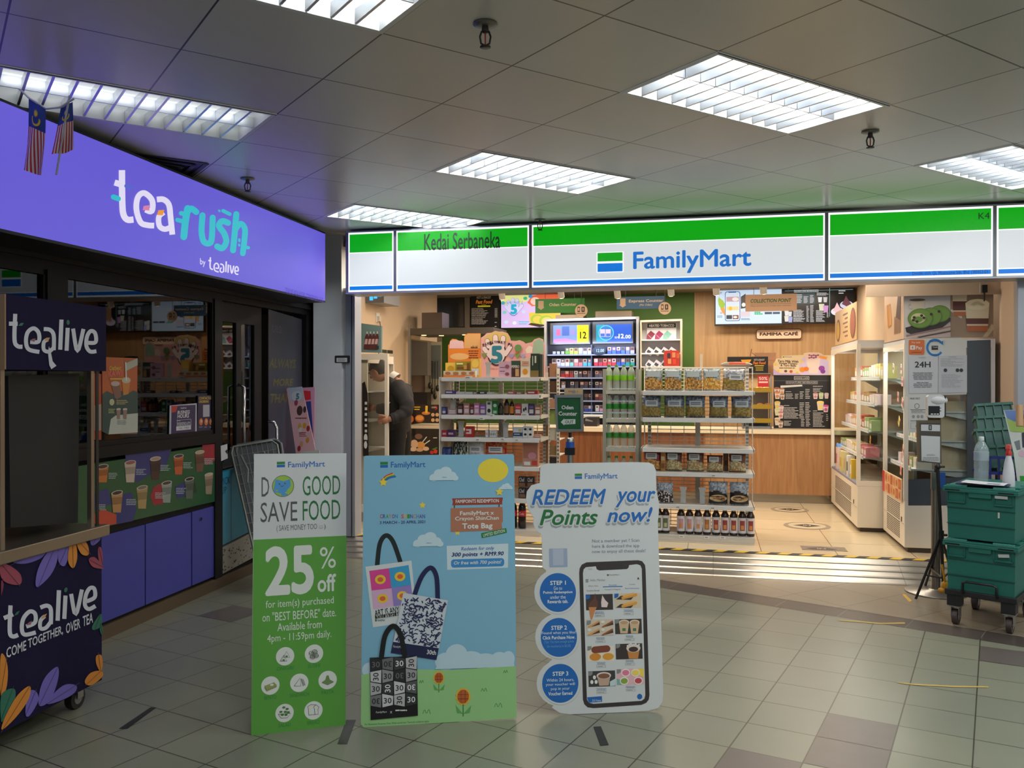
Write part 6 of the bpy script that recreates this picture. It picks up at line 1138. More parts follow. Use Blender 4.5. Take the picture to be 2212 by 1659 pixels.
for k, (x, y, c, r_) in enumerate(((1940, 857, (226, 180, 176), .15), (1949, 870, (226, 190, 186), .5), (1930, 796, (226, 226, 224), .2), (1947, 797, (226, 226, 224), .1), (1875, 870, (206, 200, 196), .4), (1880, 950, (226, 196, 90), .3), (1942, 910, (226, 214, 120), .7), (1951, 972, (226, 190, 170), .4), (1946, 1016, (226, 150, 130), .2), (1949, 824, (226, 196, 196), .05))):
    uu = 4.735 if x > 1900 else 4.70; v, z = su(x, y, uu); tag(B().box(-.001, -.028, -.04, .001, .028, .04, M(c, .5)).box(-.002, -.02, -.01, -.001, .02, .01, M((190, 110, 120))).obj('price_card', loc=S(uu, v, z), rz=YS), ['pink square price card at the near chiller', 'pink narrow price card just below the square one', 'white price card left of the pair at the near chiller top', 'white price card right of the pair at the near chiller top', 'grey price card on the glass end of the far chiller', 'yellow price card low on the far chiller end', 'yellow slanted price card on the near chiller', 'pale orange price card low on the near chiller', 'lowest orange price card on the near chiller', 'small pale pink price card below the white pair'][k], 'price card', 'price cards').rotation_euler = (r_, 0, YS)
# posters standing on the chillers
def poster_left(label, u, vn, vf, zb, zt, mat, lean=0):
    t = thing('food_poster', label, 'poster', S(u, vn, zb), YS); L = vf-vn; B().box(0, 0, 0, .012, L, zt-zb, mat).obj('panel', t); return t, L, zt-zb
t, L, h = poster_left('tan food poster on top of the far chiller', 4.53, 1.28, 2.72, 1.94, 2.30, M((206, 172, 128), .4)); p = B()
for cy_, cz_, ry, rz_, cc in ((.22, .17, .17, .15, (150, 90, 70)), (1.2, .15, .15, .12, (196, 150, 60))): p.add([(-.002, cy_+ry*cos(a*pi/10), cz_+rz_*sin(a*pi/10)) for a in range(20)], [tuple(range(20))[::-1]], M((120, 84, 60))); p.add([(-.003, cy_+ry*.8*cos(a*pi/10), cz_+rz_*.8*sin(a*pi/10)) for a in range(20)], [tuple(range(20))[::-1]], M(cc))
for k in range(6): p.box(-.002, .55, .06+k*.045, 0, .55+.3*(.6+.4*(k % 2)), .075+k*.045, M((120, 96, 84)))
p.obj('print', t)
t, L, h = poster_left('tan cake stick poster on top of the near chiller', 4.75, .34, 1.15, 1.90, 2.36, M((206, 178, 150), .4)); p = B()
for k in range(6): y = .62-k*.03; p.add([(-.002, y, .12+.01*k), (-.002, y+.02, .12), (-.002, y+.09, .33), (-.002, y+.07, .34)], [(3, 2, 1, 0)], M((206, 150, 90)))
for k in range(6): y = .34-k*.045; p.add([(-.002, y, .06), (-.002, y+.035, .05), (-.002, y+.03, .2), (-.002, y-.002, .21)], [(3, 2, 1, 0)], M((150, 116, 90)))
p.add([(-.0025, .30, .2), (-.0025, .12, .16), (-.0025, .10, .4), (-.0025, .2, .42)], [(0, 1, 2, 3)], M((76, 50, 44))); p.obj('print', t)
t, a = board('food_poster', 'large poster of green cake rolls and a layered cup above the near chiller', 'poster', .33, 1953, 633, 2146, 730, M((176, 168, 160), .4), .012, outline=[(1953, 637), (2146, 632), (2146, 729), (1953, 731)])
a.zoom(1770, 600, 5.0045); PG_ = lambda *c: M(c, .45)
a.poly([(918, 185), (1415, 178), (1416, 640), (918, 655)], PG_(206, 204, 206)); a.poly([(1415, 178), (1880, 165), (1880, 640), (1416, 640)], PG_(150, 128, 108)); a.poly([(930, 600), (1416, 500), (1416, 640), (935, 655)], PG_(196, 180, 176))
a.poly([(975, 235), (1145, 235), (1125, 350), (1080, 385), (1030, 375), (1000, 340)], PG_(206, 200, 186)); a.ell(1058, 240, 86, 14, PG_(110, 80, 70)); a.stroke([(985, 280), (958, 295), (968, 325), (1000, 330)], 10, PG_(200, 196, 190))
a.poly([(928, 540), (1000, 520), (1416, 430), (1416, 470), (1300, 560), (1000, 615), (940, 590)], PG_(50, 42, 42))
for cx, cy, rx in ((1300, 390, 118), (1200, 420, 125), (1090, 440, 138)): a.ell(cx, cy, rx, rx*.78, PG_(96, 134, 56)); a.ell(cx, cy, rx*.92, rx*.7, PG_(112, 150, 66))
a.ell(1065, 440, 80, 56, PG_(206, 206, 160)); a.ell(1060, 450, 50, 30, PG_(112, 150, 66))
for cx, cy in ((1020, 430), (1050, 475), (1100, 410), (1125, 435), (1010, 460), (1205, 395), (1290, 365)): a.ell(cx, cy, 16, 14, PG_(56, 34, 34))
a.poly([(935, 620), (1416, 520), (1416, 535), (940, 640)], PG_(150, 120, 120)); a.poly([(1050, 640), (1416, 570), (1416, 585), (1080, 650)], PG_(80, 60, 64))
a.stroke([(1430, 355), (1530, 425)], 26, PG_(206, 196, 180)); a.poly([(1765, 640), (1860, 500), (1880, 510), (1880, 560), (1815, 640)], PG_(196, 176, 150))
for cx, k in ((1515, .75), (1705, 1.)):
    y0 = 165 if k < 1 else 250; w_ = 105*k if k < 1 else 130
    a.poly([(cx-w_, y0+20), (cx+w_, y0+20), (cx+w_*.85, y0+360*k*.9), (cx-w_*.85, y0+360*k*.9)], PG_(214, 202, 176)); a.poly([(cx-w_*.95, y0+200*k*.6+(70 if k == 1 else 0)), (cx+w_*.95, y0+200*k*.6+(70 if k == 1 else 0)), (cx+w_*.9, y0+250*k), (cx-w_*.9, y0+250*k)], PG_(90, 42, 36)); a.poly([(cx-w_*.88, y0+270*k), (cx+w_*.88, y0+270*k), (cx+w_*.82, y0+330*k), (cx-w_*.82, y0+330*k)], PG_(176, 96, 50))
    if k == 1: a.ell(cx, y0+40, w_, 60, PG_(222, 214, 186)); [a.stroke([(cx-70+q*10, y0+40+q*5), (cx, y0+8+q*8), (cx+80-q*10, y0+45+q*3)], 5, PG_(190, 180, 150)) for q in range(4)]
a.build(t)
def paper(name, label, cat, q, mat, v=.296):
    a = Art(S(0, v, 0), YS, eps=.001); pts = [a.P(*p) for p in q]; cx = sum(p[0] for p in pts)/len(pts); cz = min(p[1] for p in pts)
    t = thing(name, label, cat, S(cx, v, cz), YS); a.place(B().prism(pts, 0, .0015, mat), 'sheet', t); a.to('print'); return t, a
a = Art(S(0, .299, 0), YS); a.place(B().prism([a.P(*p) for p in [(1956, 732), (2078, 730), (2087, 738), (2088, 852), (1956, 855)]], 0, .0015, M((206, 208, 206), .4)), 'side_panel', NEAR); dkp = M((72, 80, 88), .25)
for q in ([(2089, 736), (2140, 734), (2140, 1092), (2089, 1092)], [(1962, 1036), (2089, 1030), (2089, 1092), (1962, 1092)]): a.place(B().prism([a.P(*p) for p in q], 0, .0015, dkp), 'dark_panel', NEAR)
t, a = paper('payment_sticker', 'orange square payment sticker on the near chiller side', 'sticker', rrect(1963, 734, 1997, 766, 3), M((214, 110, 50), .4)); a.zoom(1770, 600, 5.0045); a.to('lettering'); a.text('Pay with', 1000, 690, 1090, 715, WHITE); a.text('Pay', 1045, 738, 1112, 785, WHITE, bold=.02); a.to('icon'); a.rect(980, 730, 1035, 778, WHITE, 6); a.rect(1000, 742, 1014, 766, M((214, 110, 50))); a.lines(995, 800, 1105, 815, 1, M((120, 50, 20)), rag=0); a.build(t)
t, a = paper('reload_sticker', 'round blue arrow reload sticker on the near chiller side', 'sticker', [(2000, 734), (2038, 733), (2038, 769), (2000, 770)], M((206, 210, 210), .4)); a.zoom(1770, 600, 5.0045); a.to('arrow')
a.stroke([(1250+84*cos(R(q)), 755+84*sin(R(q))) for q in range(35, 330, 12)], 24, M((30, 120, 190)), False, False); a.poly([(1300, 700), (1338, 730), (1335, 680)], M((30, 120, 190))); a.to('icon'); a.rect(1212, 735, 1282, 780, M((40, 40, 40))); a.to('lettering'); a.text('RELOAD', 1190, 672, 1300, 694, M((30, 100, 170)), bold=.02); a.text('HERE', 1212, 824, 1282, 844, M((30, 100, 170)), bold=.02); a.text('Touch', 1222, 742, 1275, 758, WHITE); a.build(t)
t, a = paper('notice_sheet', 'white notice sheet headed 24H on the near chiller side', 'notice', [(1962, 768), (2026, 770), (2025, 849), (1964, 850)], M((196, 200, 206), .5), .2945); a.zoom(1770, 600, 5.0045); a.to('lettering'); a.text('24H', 1030, 905, 1202, 970, M((24, 28, 34)), bold=.02); a.text('FamilyMart', 1075, 858, 1155, 872, DK); a.lines(1005, 1020, 1235, 1105, 6, M((90, 92, 98)), center=True, rag=.2); a.lines(1010, 1125, 1225, 1190, 4, M((90, 92, 98)), center=True, rag=.4); a.build(t)
t, a = paper('notice_sheet', 'white notice sheet with small round pictures, right of the 24H notice', 'notice', [(2028, 769), (2089, 767), (2089, 848), (2027, 849)], M((190, 194, 202), .5), .2945); a.zoom(1770, 600, 5.0045); a.to('lettering'); a.text('FamilyMart', 1400, 850, 1480, 864, DK); a.lines(1310, 870, 1570, 960, 7, M((120, 122, 130)), rag=.6, fill=.25); a.lines(1320, 1040, 1570, 1190, 12, M((130, 132, 140)), rag=.5, fill=.25); a.to('icon'); [a.ell(x, 1000, 20, 20, M((50, 50, 54))) for x in (1362, 1492, 1534)]; a.build(t)
t, a = paper('mask_notice', 'white notice with a masked face drawing, behind the thermometer', 'notice', [(1962, 853), (2004, 852), (2004, 934), (1963, 934)], M((206, 208, 208), .5), .2945); a.zoom(1930, 780, 4.879); a.to('lettering'); a.text('MASK FIRST', 175, 385, 280, 405, DK, bold=.02); a.text('8', 232, 672, 252, 700, DK); a.to('print'); a.stroke([(225, 460), (245, 448), (268, 460), (266, 490), (245, 500), (226, 490), (225, 460)], 5, DK); a.rect(178, 510, 360, 516, DK); a.rect(178, 628, 330, 634, DK); a.lines(190, 520, 350, 550, 3, GREY)
for x in (210, 260, 300): a.ell(x, 585, 16, 18, M((150, 150, 150)))
a.frame(182, 650, 250, 715, 3, GREY); a.build(t)
pl = thing('power_plug', 'black plug in a wall socket above the cake poster', 'plug', S(sv(2124, 617, .32)[0], .30, sv(2124, 624, .3)[1]), YS); B().box(-.03, .0, -.03, .03, .02, .045, M((206, 196, 180))).obj('socket', pl); B().box(-.018, -.03, -.03, .018, 0, .03, BLACK).tube([(0, -.012, -.03), (.002, 0, -.1)], .006, BLACK, 6).obj('plug', pl)
struct(B().box(4.45, .305, 2.25, 5.47, .32, 2.8, M((206, 186, 166), .7)).obj('trim_5', loc=SO, rz=YS))
# floor stickers of the shop
for k, (x, y, rx, ry, nm) in enumerate(((1706, 1101, .2, .16, 'furthest round'), (1743, 1136, .22, .17, 'middle round'))):
    u, v = sz(x, y); t = thing('floor_sticker', '%s grey distancing sticker on the cream shop floor' % nm, 'sticker', S(u, v, FZ), YS, 'floor stickers')
    B().add([(rx*cos(a*pi/14), rx*sin(a*pi/14), .002) for a in range(28)], [tuple(range(28))], M((150, 136, 116), .4)).add([(rx*.8*cos(a*pi/14), rx*.8*sin(a*pi/14), .003) for a in range(28)], [tuple(range(28))], M((196, 180, 150), .4)).obj('disc', t)
    B().add([(-.13, 0, .004), (0, -.09, .004), (.13, 0, .004), (0, .09, .004)], [(0, 1, 2, 3)], M((56, 46, 44))).obj('arrow', t); B().text('IN', 0, 0, .07, .05, M((196, 180, 150)), origin=(0, 0, .0055), up=(0, 1, 0), bold=.03).obj('lettering', t)
u, v = sz(1775, 1187); t = thing('floor_sticker', 'grey entrance sticker with a dark IN arrow nearest the ramp', 'sticker', S(u, v, FZ), YS, 'floor stickers'); B().box(-.16, -.05, 0, .2, .13, .002, M((130, 116, 100), .4)).obj('panel', t); B().add([(-.13, .02, .003), (-.08, -.02, .003), (.08, -.02, .003), (.13, .02, .003), (0, .1, .003)], [(0, 1, 2, 3, 4)], M((70, 60, 54))).obj('arrow', t); B().text('IN', 0, .02, .07, .05, M((170, 156, 136)), origin=(0, 0, .0045), up=(0, 1, 0), bold=.03).obj('lettering', t)
# ---------------------------------------------------------------- left wall: display fridge, its open door, screens
fu = -.25
t = thing('drinks_fridge', 'white upright drinks fridge behind the left door jamb', 'fridge', S(-.59, .72, FZ), YS); B().box(0, 0, 0, .02, .75, 1.68, CHW).box(0, 0, 0, .42, .02, 1.68, CHW).box(0, .73, 0, .42, .75, 1.68, CHW).box(0, 0, 0, .42, .75, .12, CHW).box(0, 0, 1.6, .42, .75, 1.68, CHW).obj('body', t)
for k in range(4): B().box(.02, .02, .4+k*.3, .4, .73, .41+k*.3, CHS).obj('shelf', t)
dvv = .72; dx0, dx1 = sv(770, 900, dvv)[0], sv(839, 900, dvv)[0]; dzt = sv(838, 764, dvv)[1]; dz0 = FZ+.1
d = B().box(dx1-.032, -.02, dz0, dx1, .02, dzt, CHW).box(dx0, -.02, dzt-.06, dx1-.032, .02, dzt, CHW).box(dx0, -.02, dz0, dx1-.032, .02, dz0+.08, CHW).box(dx0, -.02, dz0+.08, dx0+.03, .02, dzt-.06, CHW)
dr = B(); d.v = [(x+.59, y, z-FZ) for x, y, z in d.v]; o = d.obj('door', t)
o2 = B().box(dx0+.03+.59, -.004, dz0+.08-FZ, dx1-.032+.59, .004, dzt-.06-FZ, glass_mat((244, 244, 240), .05, .05)).obj('pane', o)
B().tube([(dx0+.02+.59, -.02, 1.02), (dx0+.02+.59, -.06, 1.04), (dx0+.02+.59, -.06, 1.24), (dx0+.02+.59, -.02, 1.26)], .008, CHROME, 8).obj('handle', o)
tt, a = board('drinks_poster', 'blue-green poster of four drink bottles on top of the fridge', 'poster', .70, 770, 697, 824, 762, M((110, 140, 140), .4), .03, outline=[(770, 697), (824, 704), (823, 762), (770, 761)])
a.zoom(760, 620, 4.367)
for k in range(4): x = 125+k*33; a.poly([(x-14, 590), (x+16, 590), (x+34, 470), (x+24, 440), (x+14, 440), (x, 470)], M((90, 40, 44))); a.poly([(x-6, 540), (x+20, 540), (x+26, 490), (x+4, 490)], M((206, 170, 170))); a.rect(x+14, 420, x+26, 442, M((206, 206, 206)))
a.rect(228, 555, 258, 585, M((40, 50, 50))); a.build(tt)
tt, a = board('drinks_pennant', 'narrow black pennant with a column of white marks beside the door handle', 'sign', .68, 781, 824, 796, 985, M((30, 24, 26), .4), .004, outline=[(782, 828), (788, 824), (794, 850), (796, 985), (784, 985)]); [a.rect(788, 868+k*12, 793, 874+k*12, WHITE) for k in range(6)]; a.ell(790, 946, 4, 9, WHITE); a.rect(787, 950, 793, 953, BLACK); a.ell(790, 961, 3.5, 8, WHITE); a.build(tt)
t = thing('insect_lamp', 'wall-hung grey box lamp with blue light near the ceiling, left', 'lamp', S(-.598, 1.7, sv(812, 658, 1.9)[1]), YS); B().box(0, 0, 0, .22, .5, .17, M((130, 134, 140), .4)).obj('casing', t); bl = B()
for k in range(3): bl.box(.05+k*.05, -.004, .03+k*.02, .09+k*.05, 0, .12+k*.02, M((60, 170, 240), .4, emit=1.6))
bl.obj('light', t)
t = thing('power_socket', 'white wall socket with a hanging cord on the left shop wall', 'socket', S(-.6, 2.05, sv(831, 686, 2.0)[1]), YS); B().box(0, -.05, -.05, .012, .05, .06, WHITE).box(.012, -.03, -.04, .04, .03, .02, M((214, 206, 196))).obj('plate', t); B().tube([(.03, 0, -.03), (.05, .0, -.14), (.03, -.06, -.3), (.06, -.1, -.42)], .006, M((120, 96, 76)), 6).obj('cord', t)
for k, v in enumerate((2.25, 2.45)):
    t = thing('paper_chart', 'narrow paper chart with small pictures on the left wall, %s of two' % ('left', 'right')[k], 'chart', S(-.598, v, 1.42), YS, 'wall charts'); B().box(0, -.09, 0, .003, .09, .5, M((214, 204, 180))).box(.003, -.09, .46, .004, .09, .5, M((60, 60, 50))).obj('sheet', t); p = B()
    for i in range(2):
        for j in range(5): p.box(.003, -.07+i*.08, .05+j*.08, .004, -.02+i*.08, .1+j*.08, M((130, 116, 100)))
    p.obj('pictures', t)
# ---------------------------------------------------------------- the person at the fridge
SK = M((186, 132, 104), .55); SW = M((40, 40, 42), .85, noise=.15, scale=40); TRO = M((18, 18, 20), .8); HAIR = M((20, 18, 18), .6)
def skinned(name, verts, edges, rad, mat, parent, root=0, sub=2):
    me = bpy.data.meshes.new(name); me.from_pydata(verts, edges, []); o = bpy.data.objects.new(name, me); COL.objects.link(o); o.parent = parent
    md = o.modifiers.new('k', 'SKIN'); sk = me.skin_vertices[0].data
    for i, r in enumerate(rad): sk[i].radius = r if isinstance(r, tuple) else (r, r)
    sk[root].use_root = True; md.use_smooth_shade = True
    ms = o.modifiers.new('s', 'SUBSURF'); ms.levels = ms.render_levels = sub; me.materials.append(mat); return o
PV = 1.10; pu = sv(866, 900, PV)[0]
P = thing('person', 'person in a dark sweater leaning into the fridge, hand gripping its door', 'person', S(pu, PV, FZ), YS)
# facing -x (left); y into the shop; z up: bent forward, head low beside the door glass
def loft(b, secs, mat, seg=20):
    vs_ = []
    for (c, rx, ry, tilt) in secs:
        for k in range(seg): t_ = 2*pi*k/seg; x, y = rx*cos(t_), ry*sin(t_); vs_.append((c[0]+x*cos(tilt), c[1]+y, c[2]+x*sin(tilt)))
    n = len(secs); b.add(vs_, [(i*seg+k, i*seg+(k+1) % seg, (i+1)*seg+(k+1) % seg, (i+1)*seg+k) for i in range(n-1) for k in range(seg)], mat, True)
    b.add(vs_[:seg], [tuple(range(seg))[::-1]], mat); b.add(vs_[-seg:], [tuple(range(seg))], mat); return b
bv = [(-.02, 0, .92), (-.02, 0, 1.05), (.0, 0, 1.2), (.0, 0, 1.34), (-.06, 0, 1.42), (-.115, 0, 1.455), (-.17, 0, 1.48)]
br = [.08, .08, .08, .06, .045, .045, .045]
legs = [(-.02, -.09, .86), (-.02, -.1, .5), (.01, -.1, .09), (-.05, -.1, .04), (-.15, -.1, .03), (-.02, .09, .86), (-.03, .1, .5), (.03, .1, .09), (-.03, .1, .04), (-.13, .1, .03)]
lr_ = [.09, .06, .045, .045, .035, .09, .06, .045, .045, .035]
arms = [(.03, -.15, 1.36), (.16, -.22, 1.15), (.055, -.335, 1.05), (.0, -.385, 1.03), (-.02, .16, 1.36), (-.10, .20, 1.12), (-.32, .16, 1.12), (-.38, .15, 1.13)]
ar_ = [.045, .042, .034, .028, .045, .042, .034, .028]
nb = len(bv); nl = len(legs); q = nb+nl
edges = [(i, i+1) for i in range(nb-1)] + [(0, nb), (nb, nb+1), (nb+1, nb+2), (nb+2, nb+3), (nb+3, nb+4), (0, nb+5), (nb+5, nb+6), (nb+6, nb+7), (nb+7, nb+8), (nb+8, nb+9)] + [(3, q), (q, q+1), (q+1, q+2), (q+2, q+3), (3, q+4), (q+4, q+5), (q+5, q+6), (q+6, q+7)]
skinned('body', bv+legs+arms, edges, br+lr_+ar_, SK, P)
b = loft(B(), [((-.03, 0, .89), .11, .16, 0), ((-.03, 0, .92), .12, .175, 0), ((-.02, 0, 1.05), .122, .175, 0), ((-.005, 0, 1.18), .128, .19, 0), ((-.005, 0, 1.28), .125, .20, -.05), ((-.02, 0, 1.37), .105, .19, -.15), ((-.045, 0, 1.42), .085, .14, -.3), ((-.078, 0, 1.455), .066, .09, -.4)], SW)
for s_ in ([(.0, -.14, 1.37), (.08, -.19, 1.28), (.15, -.225, 1.17), (.13, -.265, 1.09), (.07, -.33, 1.05), (.03, -.365, 1.035)], [(-.02, .15, 1.36), (-.06, .19, 1.25), (-.10, .2, 1.13), (-.2, .18, 1.12), (-.33, .16, 1.12)]):
    n = len(s_); sp_ = [tuple(v) for v in smooth_path(s_, 4)]; b.tube(sp_, [.088-.036*(i/(len(sp_)-1))+.006*sin(i*1.9) for i in range(len(sp_))], SW, 14)
b.obj('sweater', P)
b = loft(B(), [((.0, -.09, .06), .07, .06, 0), ((-.02, -.095, .5), .08, .075, 0), ((-.02, -.085, .8), .1, .09, 0), ((-.025, -.05, .93), .11, .12, 0)], TRO); loft(b, [((.02, .1, .06), .07, .06, 0), ((-.03, .1, .5), .08, .075, 0), ((-.02, .085, .8), .1, .09, 0), ((-.025, .05, .93), .11, .12, 0)], TRO).obj('trousers', P)
B().tube([(-.06, 0, 1.43), (-.115, 0, 1.475)], [.078, .06], M((222, 220, 214), .6), 16, False).obj('collar', P)
hd = B(); HM = lambda x, y, z: (-.245+x*.87-z*.5*.9, y, 1.515+z*.87+x*.5*.9)          # the bowed head's own axes
def hs(c, r_, m, b=None): (b or hd).sphere(c, r_, m, 18, 12)
hs((0, 0, 0), (.098, .078, .112), SK); hs((-.098, 0, -.012), (.022, .014, .02), SK); hs((.0, -.08, -.005), (.018, .01, .03), SK); hs((.0, .08, -.005), (.018, .01, .03), SK)
for s in (-1, 1): hs((-.086, s*.03, .015), (.009, .012, .007), M((26, 22, 22), .3)); hd.box(-.1, s*.03-.014, .03, -.085, s*.03+.014, .036, HAIR)
hd.box(-.094, -.02, -.056, -.082, .02, -.05, M((140, 80, 74))); hd.v = [HM(*v) for v in hd.v]; hd.obj('face', P)
hr = B().sphere((.014, 0, .026), (.108, .09, .112), HAIR, 20, 14); hr.v = [(max(x, -.078) if z < .05 else x, y, z if x > .0 else max(z, .045)) for x, y, z in hr.v]; hr.v = [HM(*v) for v in hr.v]; hr.obj('hair', P)
for s, (hx, hy, hz), nm in ((1, (.0, -.395, 1.03), 'near'), (-1, (-.37, .15, 1.13), 'far')):
    h = B().sphere((hx-.02, hy, hz), (.045, .028, .04), SK, 12, 8)
    for f in range(4):
        z = hz+.028-f*.019; L_ = (.036, .042, .04, .032)[f]; h.tube([(hx-.045, hy-.01, z), (hx-.045-L_, hy-.015, z-.004), (hx-.05-L_, hy+.012, z-.008), (hx-.03-L_*.4, hy+.035, z-.01)], [.0095, .009, .0085, .007], SK, 8)
    h.tube([(hx-.01, hy-.01, hz+.03), (hx-.04, hy-.035, hz+.048), (hx-.07, hy-.03, hz+.045)], [.011, .0095, .008], SK, 8); h.obj('hand', P)
B().tube([(-.09, -.14, 1.19), (-.075, -.16, 1.215), (-.08, -.155, 1.18), (-.05, -.178, 1.2)], .005, WHITE, 5).obj('chest_print', P)
t = thing('cart_handle', 'teal-grey handle piece hanging at the counter beside the person', 'handle', S(pu+.23, 2.8, .62), YS); B().tube([(0, 0, 0), (.02, 0, .2), (.0, 0, .3), (-.06, 0, .32)], .014, M((120, 150, 156), .4), 8).obj('tube', t); B().box(-.05, -.01, .1, -.01, .02, .24, M((170, 70, 90), .5)).obj('cloth', t)
# ================================================================ the tea shop on the left
TW = V((-2.44, 5.10, 0)); TN = V((-cos(R(11.3)), sin(R(11.3)), 0))
def TP(s, y, z): return TW + TU*s + TN*y + V((0, 0, z))          # along the wall, into the shop, up
ta = Art(TW, TY, eps=.0015)
KB = M((17, 16, 19), .5, spec=.2); KB2 = M((28, 27, 30), .5, spec=.2); TGL = glass_mat((150, 152, 156), .03, .015)
def tpoly(b, q, y0, y1, mat): b.prism([ta.P(*p) for p in q], y0, y1, mat)
def tstruct(b, nm): o = ta.place(b, nm); return struct(o)
s0 = ta.P(100, 900)[0]; s1 = ta.P(142, 900)[0]; s2 = ta.P(462, 900)[0]; s3 = ta.P(478, 900)[0]; s4 = ta.P(577, 900)[0]; s5 = ta.P(660, 900)[0]; s6 = ta.P(678, 900)[0]
zsk = ta.P(221, 1354)[1]; zct = ta.P(345, 1124)[1]; zm0 = ta.P(345, 1108)[1]; zm1 = ta.P(345, 972)[1]; zw0 = ta.P(345, 950)[1]; zw1 = ta.P(300, 617)[1]
b = B().box(-3.5, .0, 0, s6, .05, zsk, M((96, 80, 62), .35, .3)).box(-3.5, .02, zsk, s6, .05, zsk+.02, KB); tstruct(b, 'baseboard_left')
b = B().box(-3.5, 0, zw1, s6, .35, 2.3, KB).box(-3.5, -.02, zw1+.05, s6, 0, zw1+.09, KB2).box(s1, -.02, zm1, s2, .30, zw0, KB).box(s1, .01, zct, s2, .3, zm0, KB)
for u0, u1 in ((s0, s1), (s2, s3), (s5, s6)): b.box(u0, -.01, zsk, u1, .12, zw1, KB)
b.box(s1, .06, zsk, s2, .3, zw0, KB); tstruct(b, 'wall_tea')  # dark front wall of the tea shop with its header, sill and mullions
tstruct(B().box(-3.5, 1.9, 0, s6, 1.95, 2.6, M((62, 48, 42), .6)), 'wall_rear'); tstruct(B().box(-3.5, .1, .001, s6, 1.9, .004, M((60, 56, 52), .4)), 'floor_tea'); tstruct(B().box(-3.5, .1, 2.4, s6, 1.9, 2.45, KB2), 'ceiling_tea'); tstruct(B().box(s6-.04, .1, 0, s6, 1.9, 2.4, M((46, 40, 38), .6)), 'wall_side')
def win(nm, u0, u1, z0, z1):
    o = tstruct(B().box(u0, .0, z0, u1, .05, z0+.03, KB).box(u0, 0, z1-.03, u1, .05, z1, KB).box(u0, 0, z0, u0+.02, .05, z1, KB).box(u1-.02, 0, z0, u1, .05, z1, KB), nm)
    B().box(u0+.02, .02, z0+.03, u1-.02, .026, z1-.03, TGL).obj('pane', o)
win('window_1', -2.6, s0, zm1, zw1); win('window_2', s1, s2, zw0, zw1)
area('tea_lamp', TP(.9, 1.0, 2.38), 1.2, .3, 2.5, (1, .8, .62), (0, 0, TY))
# door and the dark poster panel beside it
d = tstruct(B().box(s3, .05, .02, s3+.1, .09, zw1, KB2).box(s4-.12, .05, .02, s4, .09, zw1, KB2).box(s3+.1, .05, zw1-.15, s4-.12, .09, zw1, KB2).box(s3+.1, .05, .02, s4-.12, .09, .3, KB2).box((s3+s4)/2-.05, .05, .3, (s3+s4)/2+.03, .09, zw1-.15, KB2), 'door_1')
B().box(s3+.1, .066, .3, s4-.12, .072, zw1-.15, TGL).obj('pane', d); x = (s3+s4)/2
B().tube([(x-.02, .05, 1.0), (x-.02, .0, 1.02), (x-.02, .0, 1.5), (x-.02, .05, 1.52)], .012, CHROME, 8).obj('door_handle', d)
def tboard(name, label, cat, q, mat, y=-.004, th=.006):
    a = Art(TW + TN*y, TY, eps=.0009); pts = [a.P(*p) for p in q]; cx = sum(p[0] for p in pts)/len(pts); cz = min(p[1] for p in pts)
    t = thing(name, label, cat, TP(cx, y, cz), TY); a.place(B().prism(pts, 0, th, mat), 'panel', t); a.to('print'); return t, a
t, a = tboard('dark_poster', 'dark grey poster panel with faint yellow words beside the tea shop door', 'poster', [(580, 668), (652, 690), (652, 1100), (580, 1125)], M((54, 56, 68), .35), .03)
a.to('lettering'); YL = M((98, 92, 50), .5)
a.text('ALWAYS', 582, 775, 640, 795, YL, shear=.2, bold=.02, rot=0); a.text('MORE', 590, 818, 634, 834, YL, shear=.2, bold=.02); a.text('THAN', 584, 850, 630, 870, YL, shear=.2, bold=.02); a.text('tea', 586, 700, 610, 720, M((84, 84, 100), .5), bold=.02); a.build(t)
# purple cupboards
PL = M((64, 65, 146), .5, noise=.03)
for k, (x0, x1) in enumerate(((221, 313.5), (315, 413.5), (415.5, 469))):
    u0, u1 = ta.P(x0, 1150)[0]+.003, ta.P(x1, 1150)[0]-.002
    if k == 0: u0 -= .35
    t = thing('cupboard', ['purple cupboard front, leftmost, behind the tea cart', 'purple cupboard front, middle of three', 'narrow purple cupboard front with a lock, next to the pick up panel'][k], 'cupboard', TP(u0, 0, zsk+.022), TY, 'purple cupboards')
    B().box(0, .002, 0, u1-u0, .05, zct-zsk-.025, PL).obj('door', t)
    if k == 2: B().tube([(.10, .004, zct-zsk-.09), (.10, -.008, zct-zsk-.09)], .012, CHROME, 12).obj('lock', t)
# drinks picture panel
t, a = tboard('drinks_menu_board', 'long green and blue picture panel of ten cups below the window', 'menu panel', [(150, 1010), (465, 961), (465, 1083), (150, 1156)], M((36, 84, 52), .3), -.006, .05)
a.zoom(190, 930, 3.529); PBl, PRd = M((48, 52, 110), .4), M((150, 40, 50), .4)
a.poly([(280, 170), (640, 130), (590, 280), (480, 330), (370, 400), (300, 300)], PBl); a.poly([(870, 110), (970, 100), (970, 225), (900, 270), (870, 200)], PRd); a.poly([(50, 480), (150, 440), (180, 560), (50, 600)], PBl); a.poly([(215, 500), (330, 470), (370, 600), (340, 690), (215, 715)], PBl); a.poly([(48, 640), (110, 600), (215, 640), (215, 710), (50, 745)], M((190, 70, 50), .4)); a.poly([(500, 430), (560, 400), (570, 560), (500, 570), (475, 500)], PRd); a.poly([(660, 430), (740, 390), (740, 500), (680, 520)], PBl); a.poly([(740, 360), (800, 340), (830, 470), (740, 500)], M((30, 60, 40), .4))
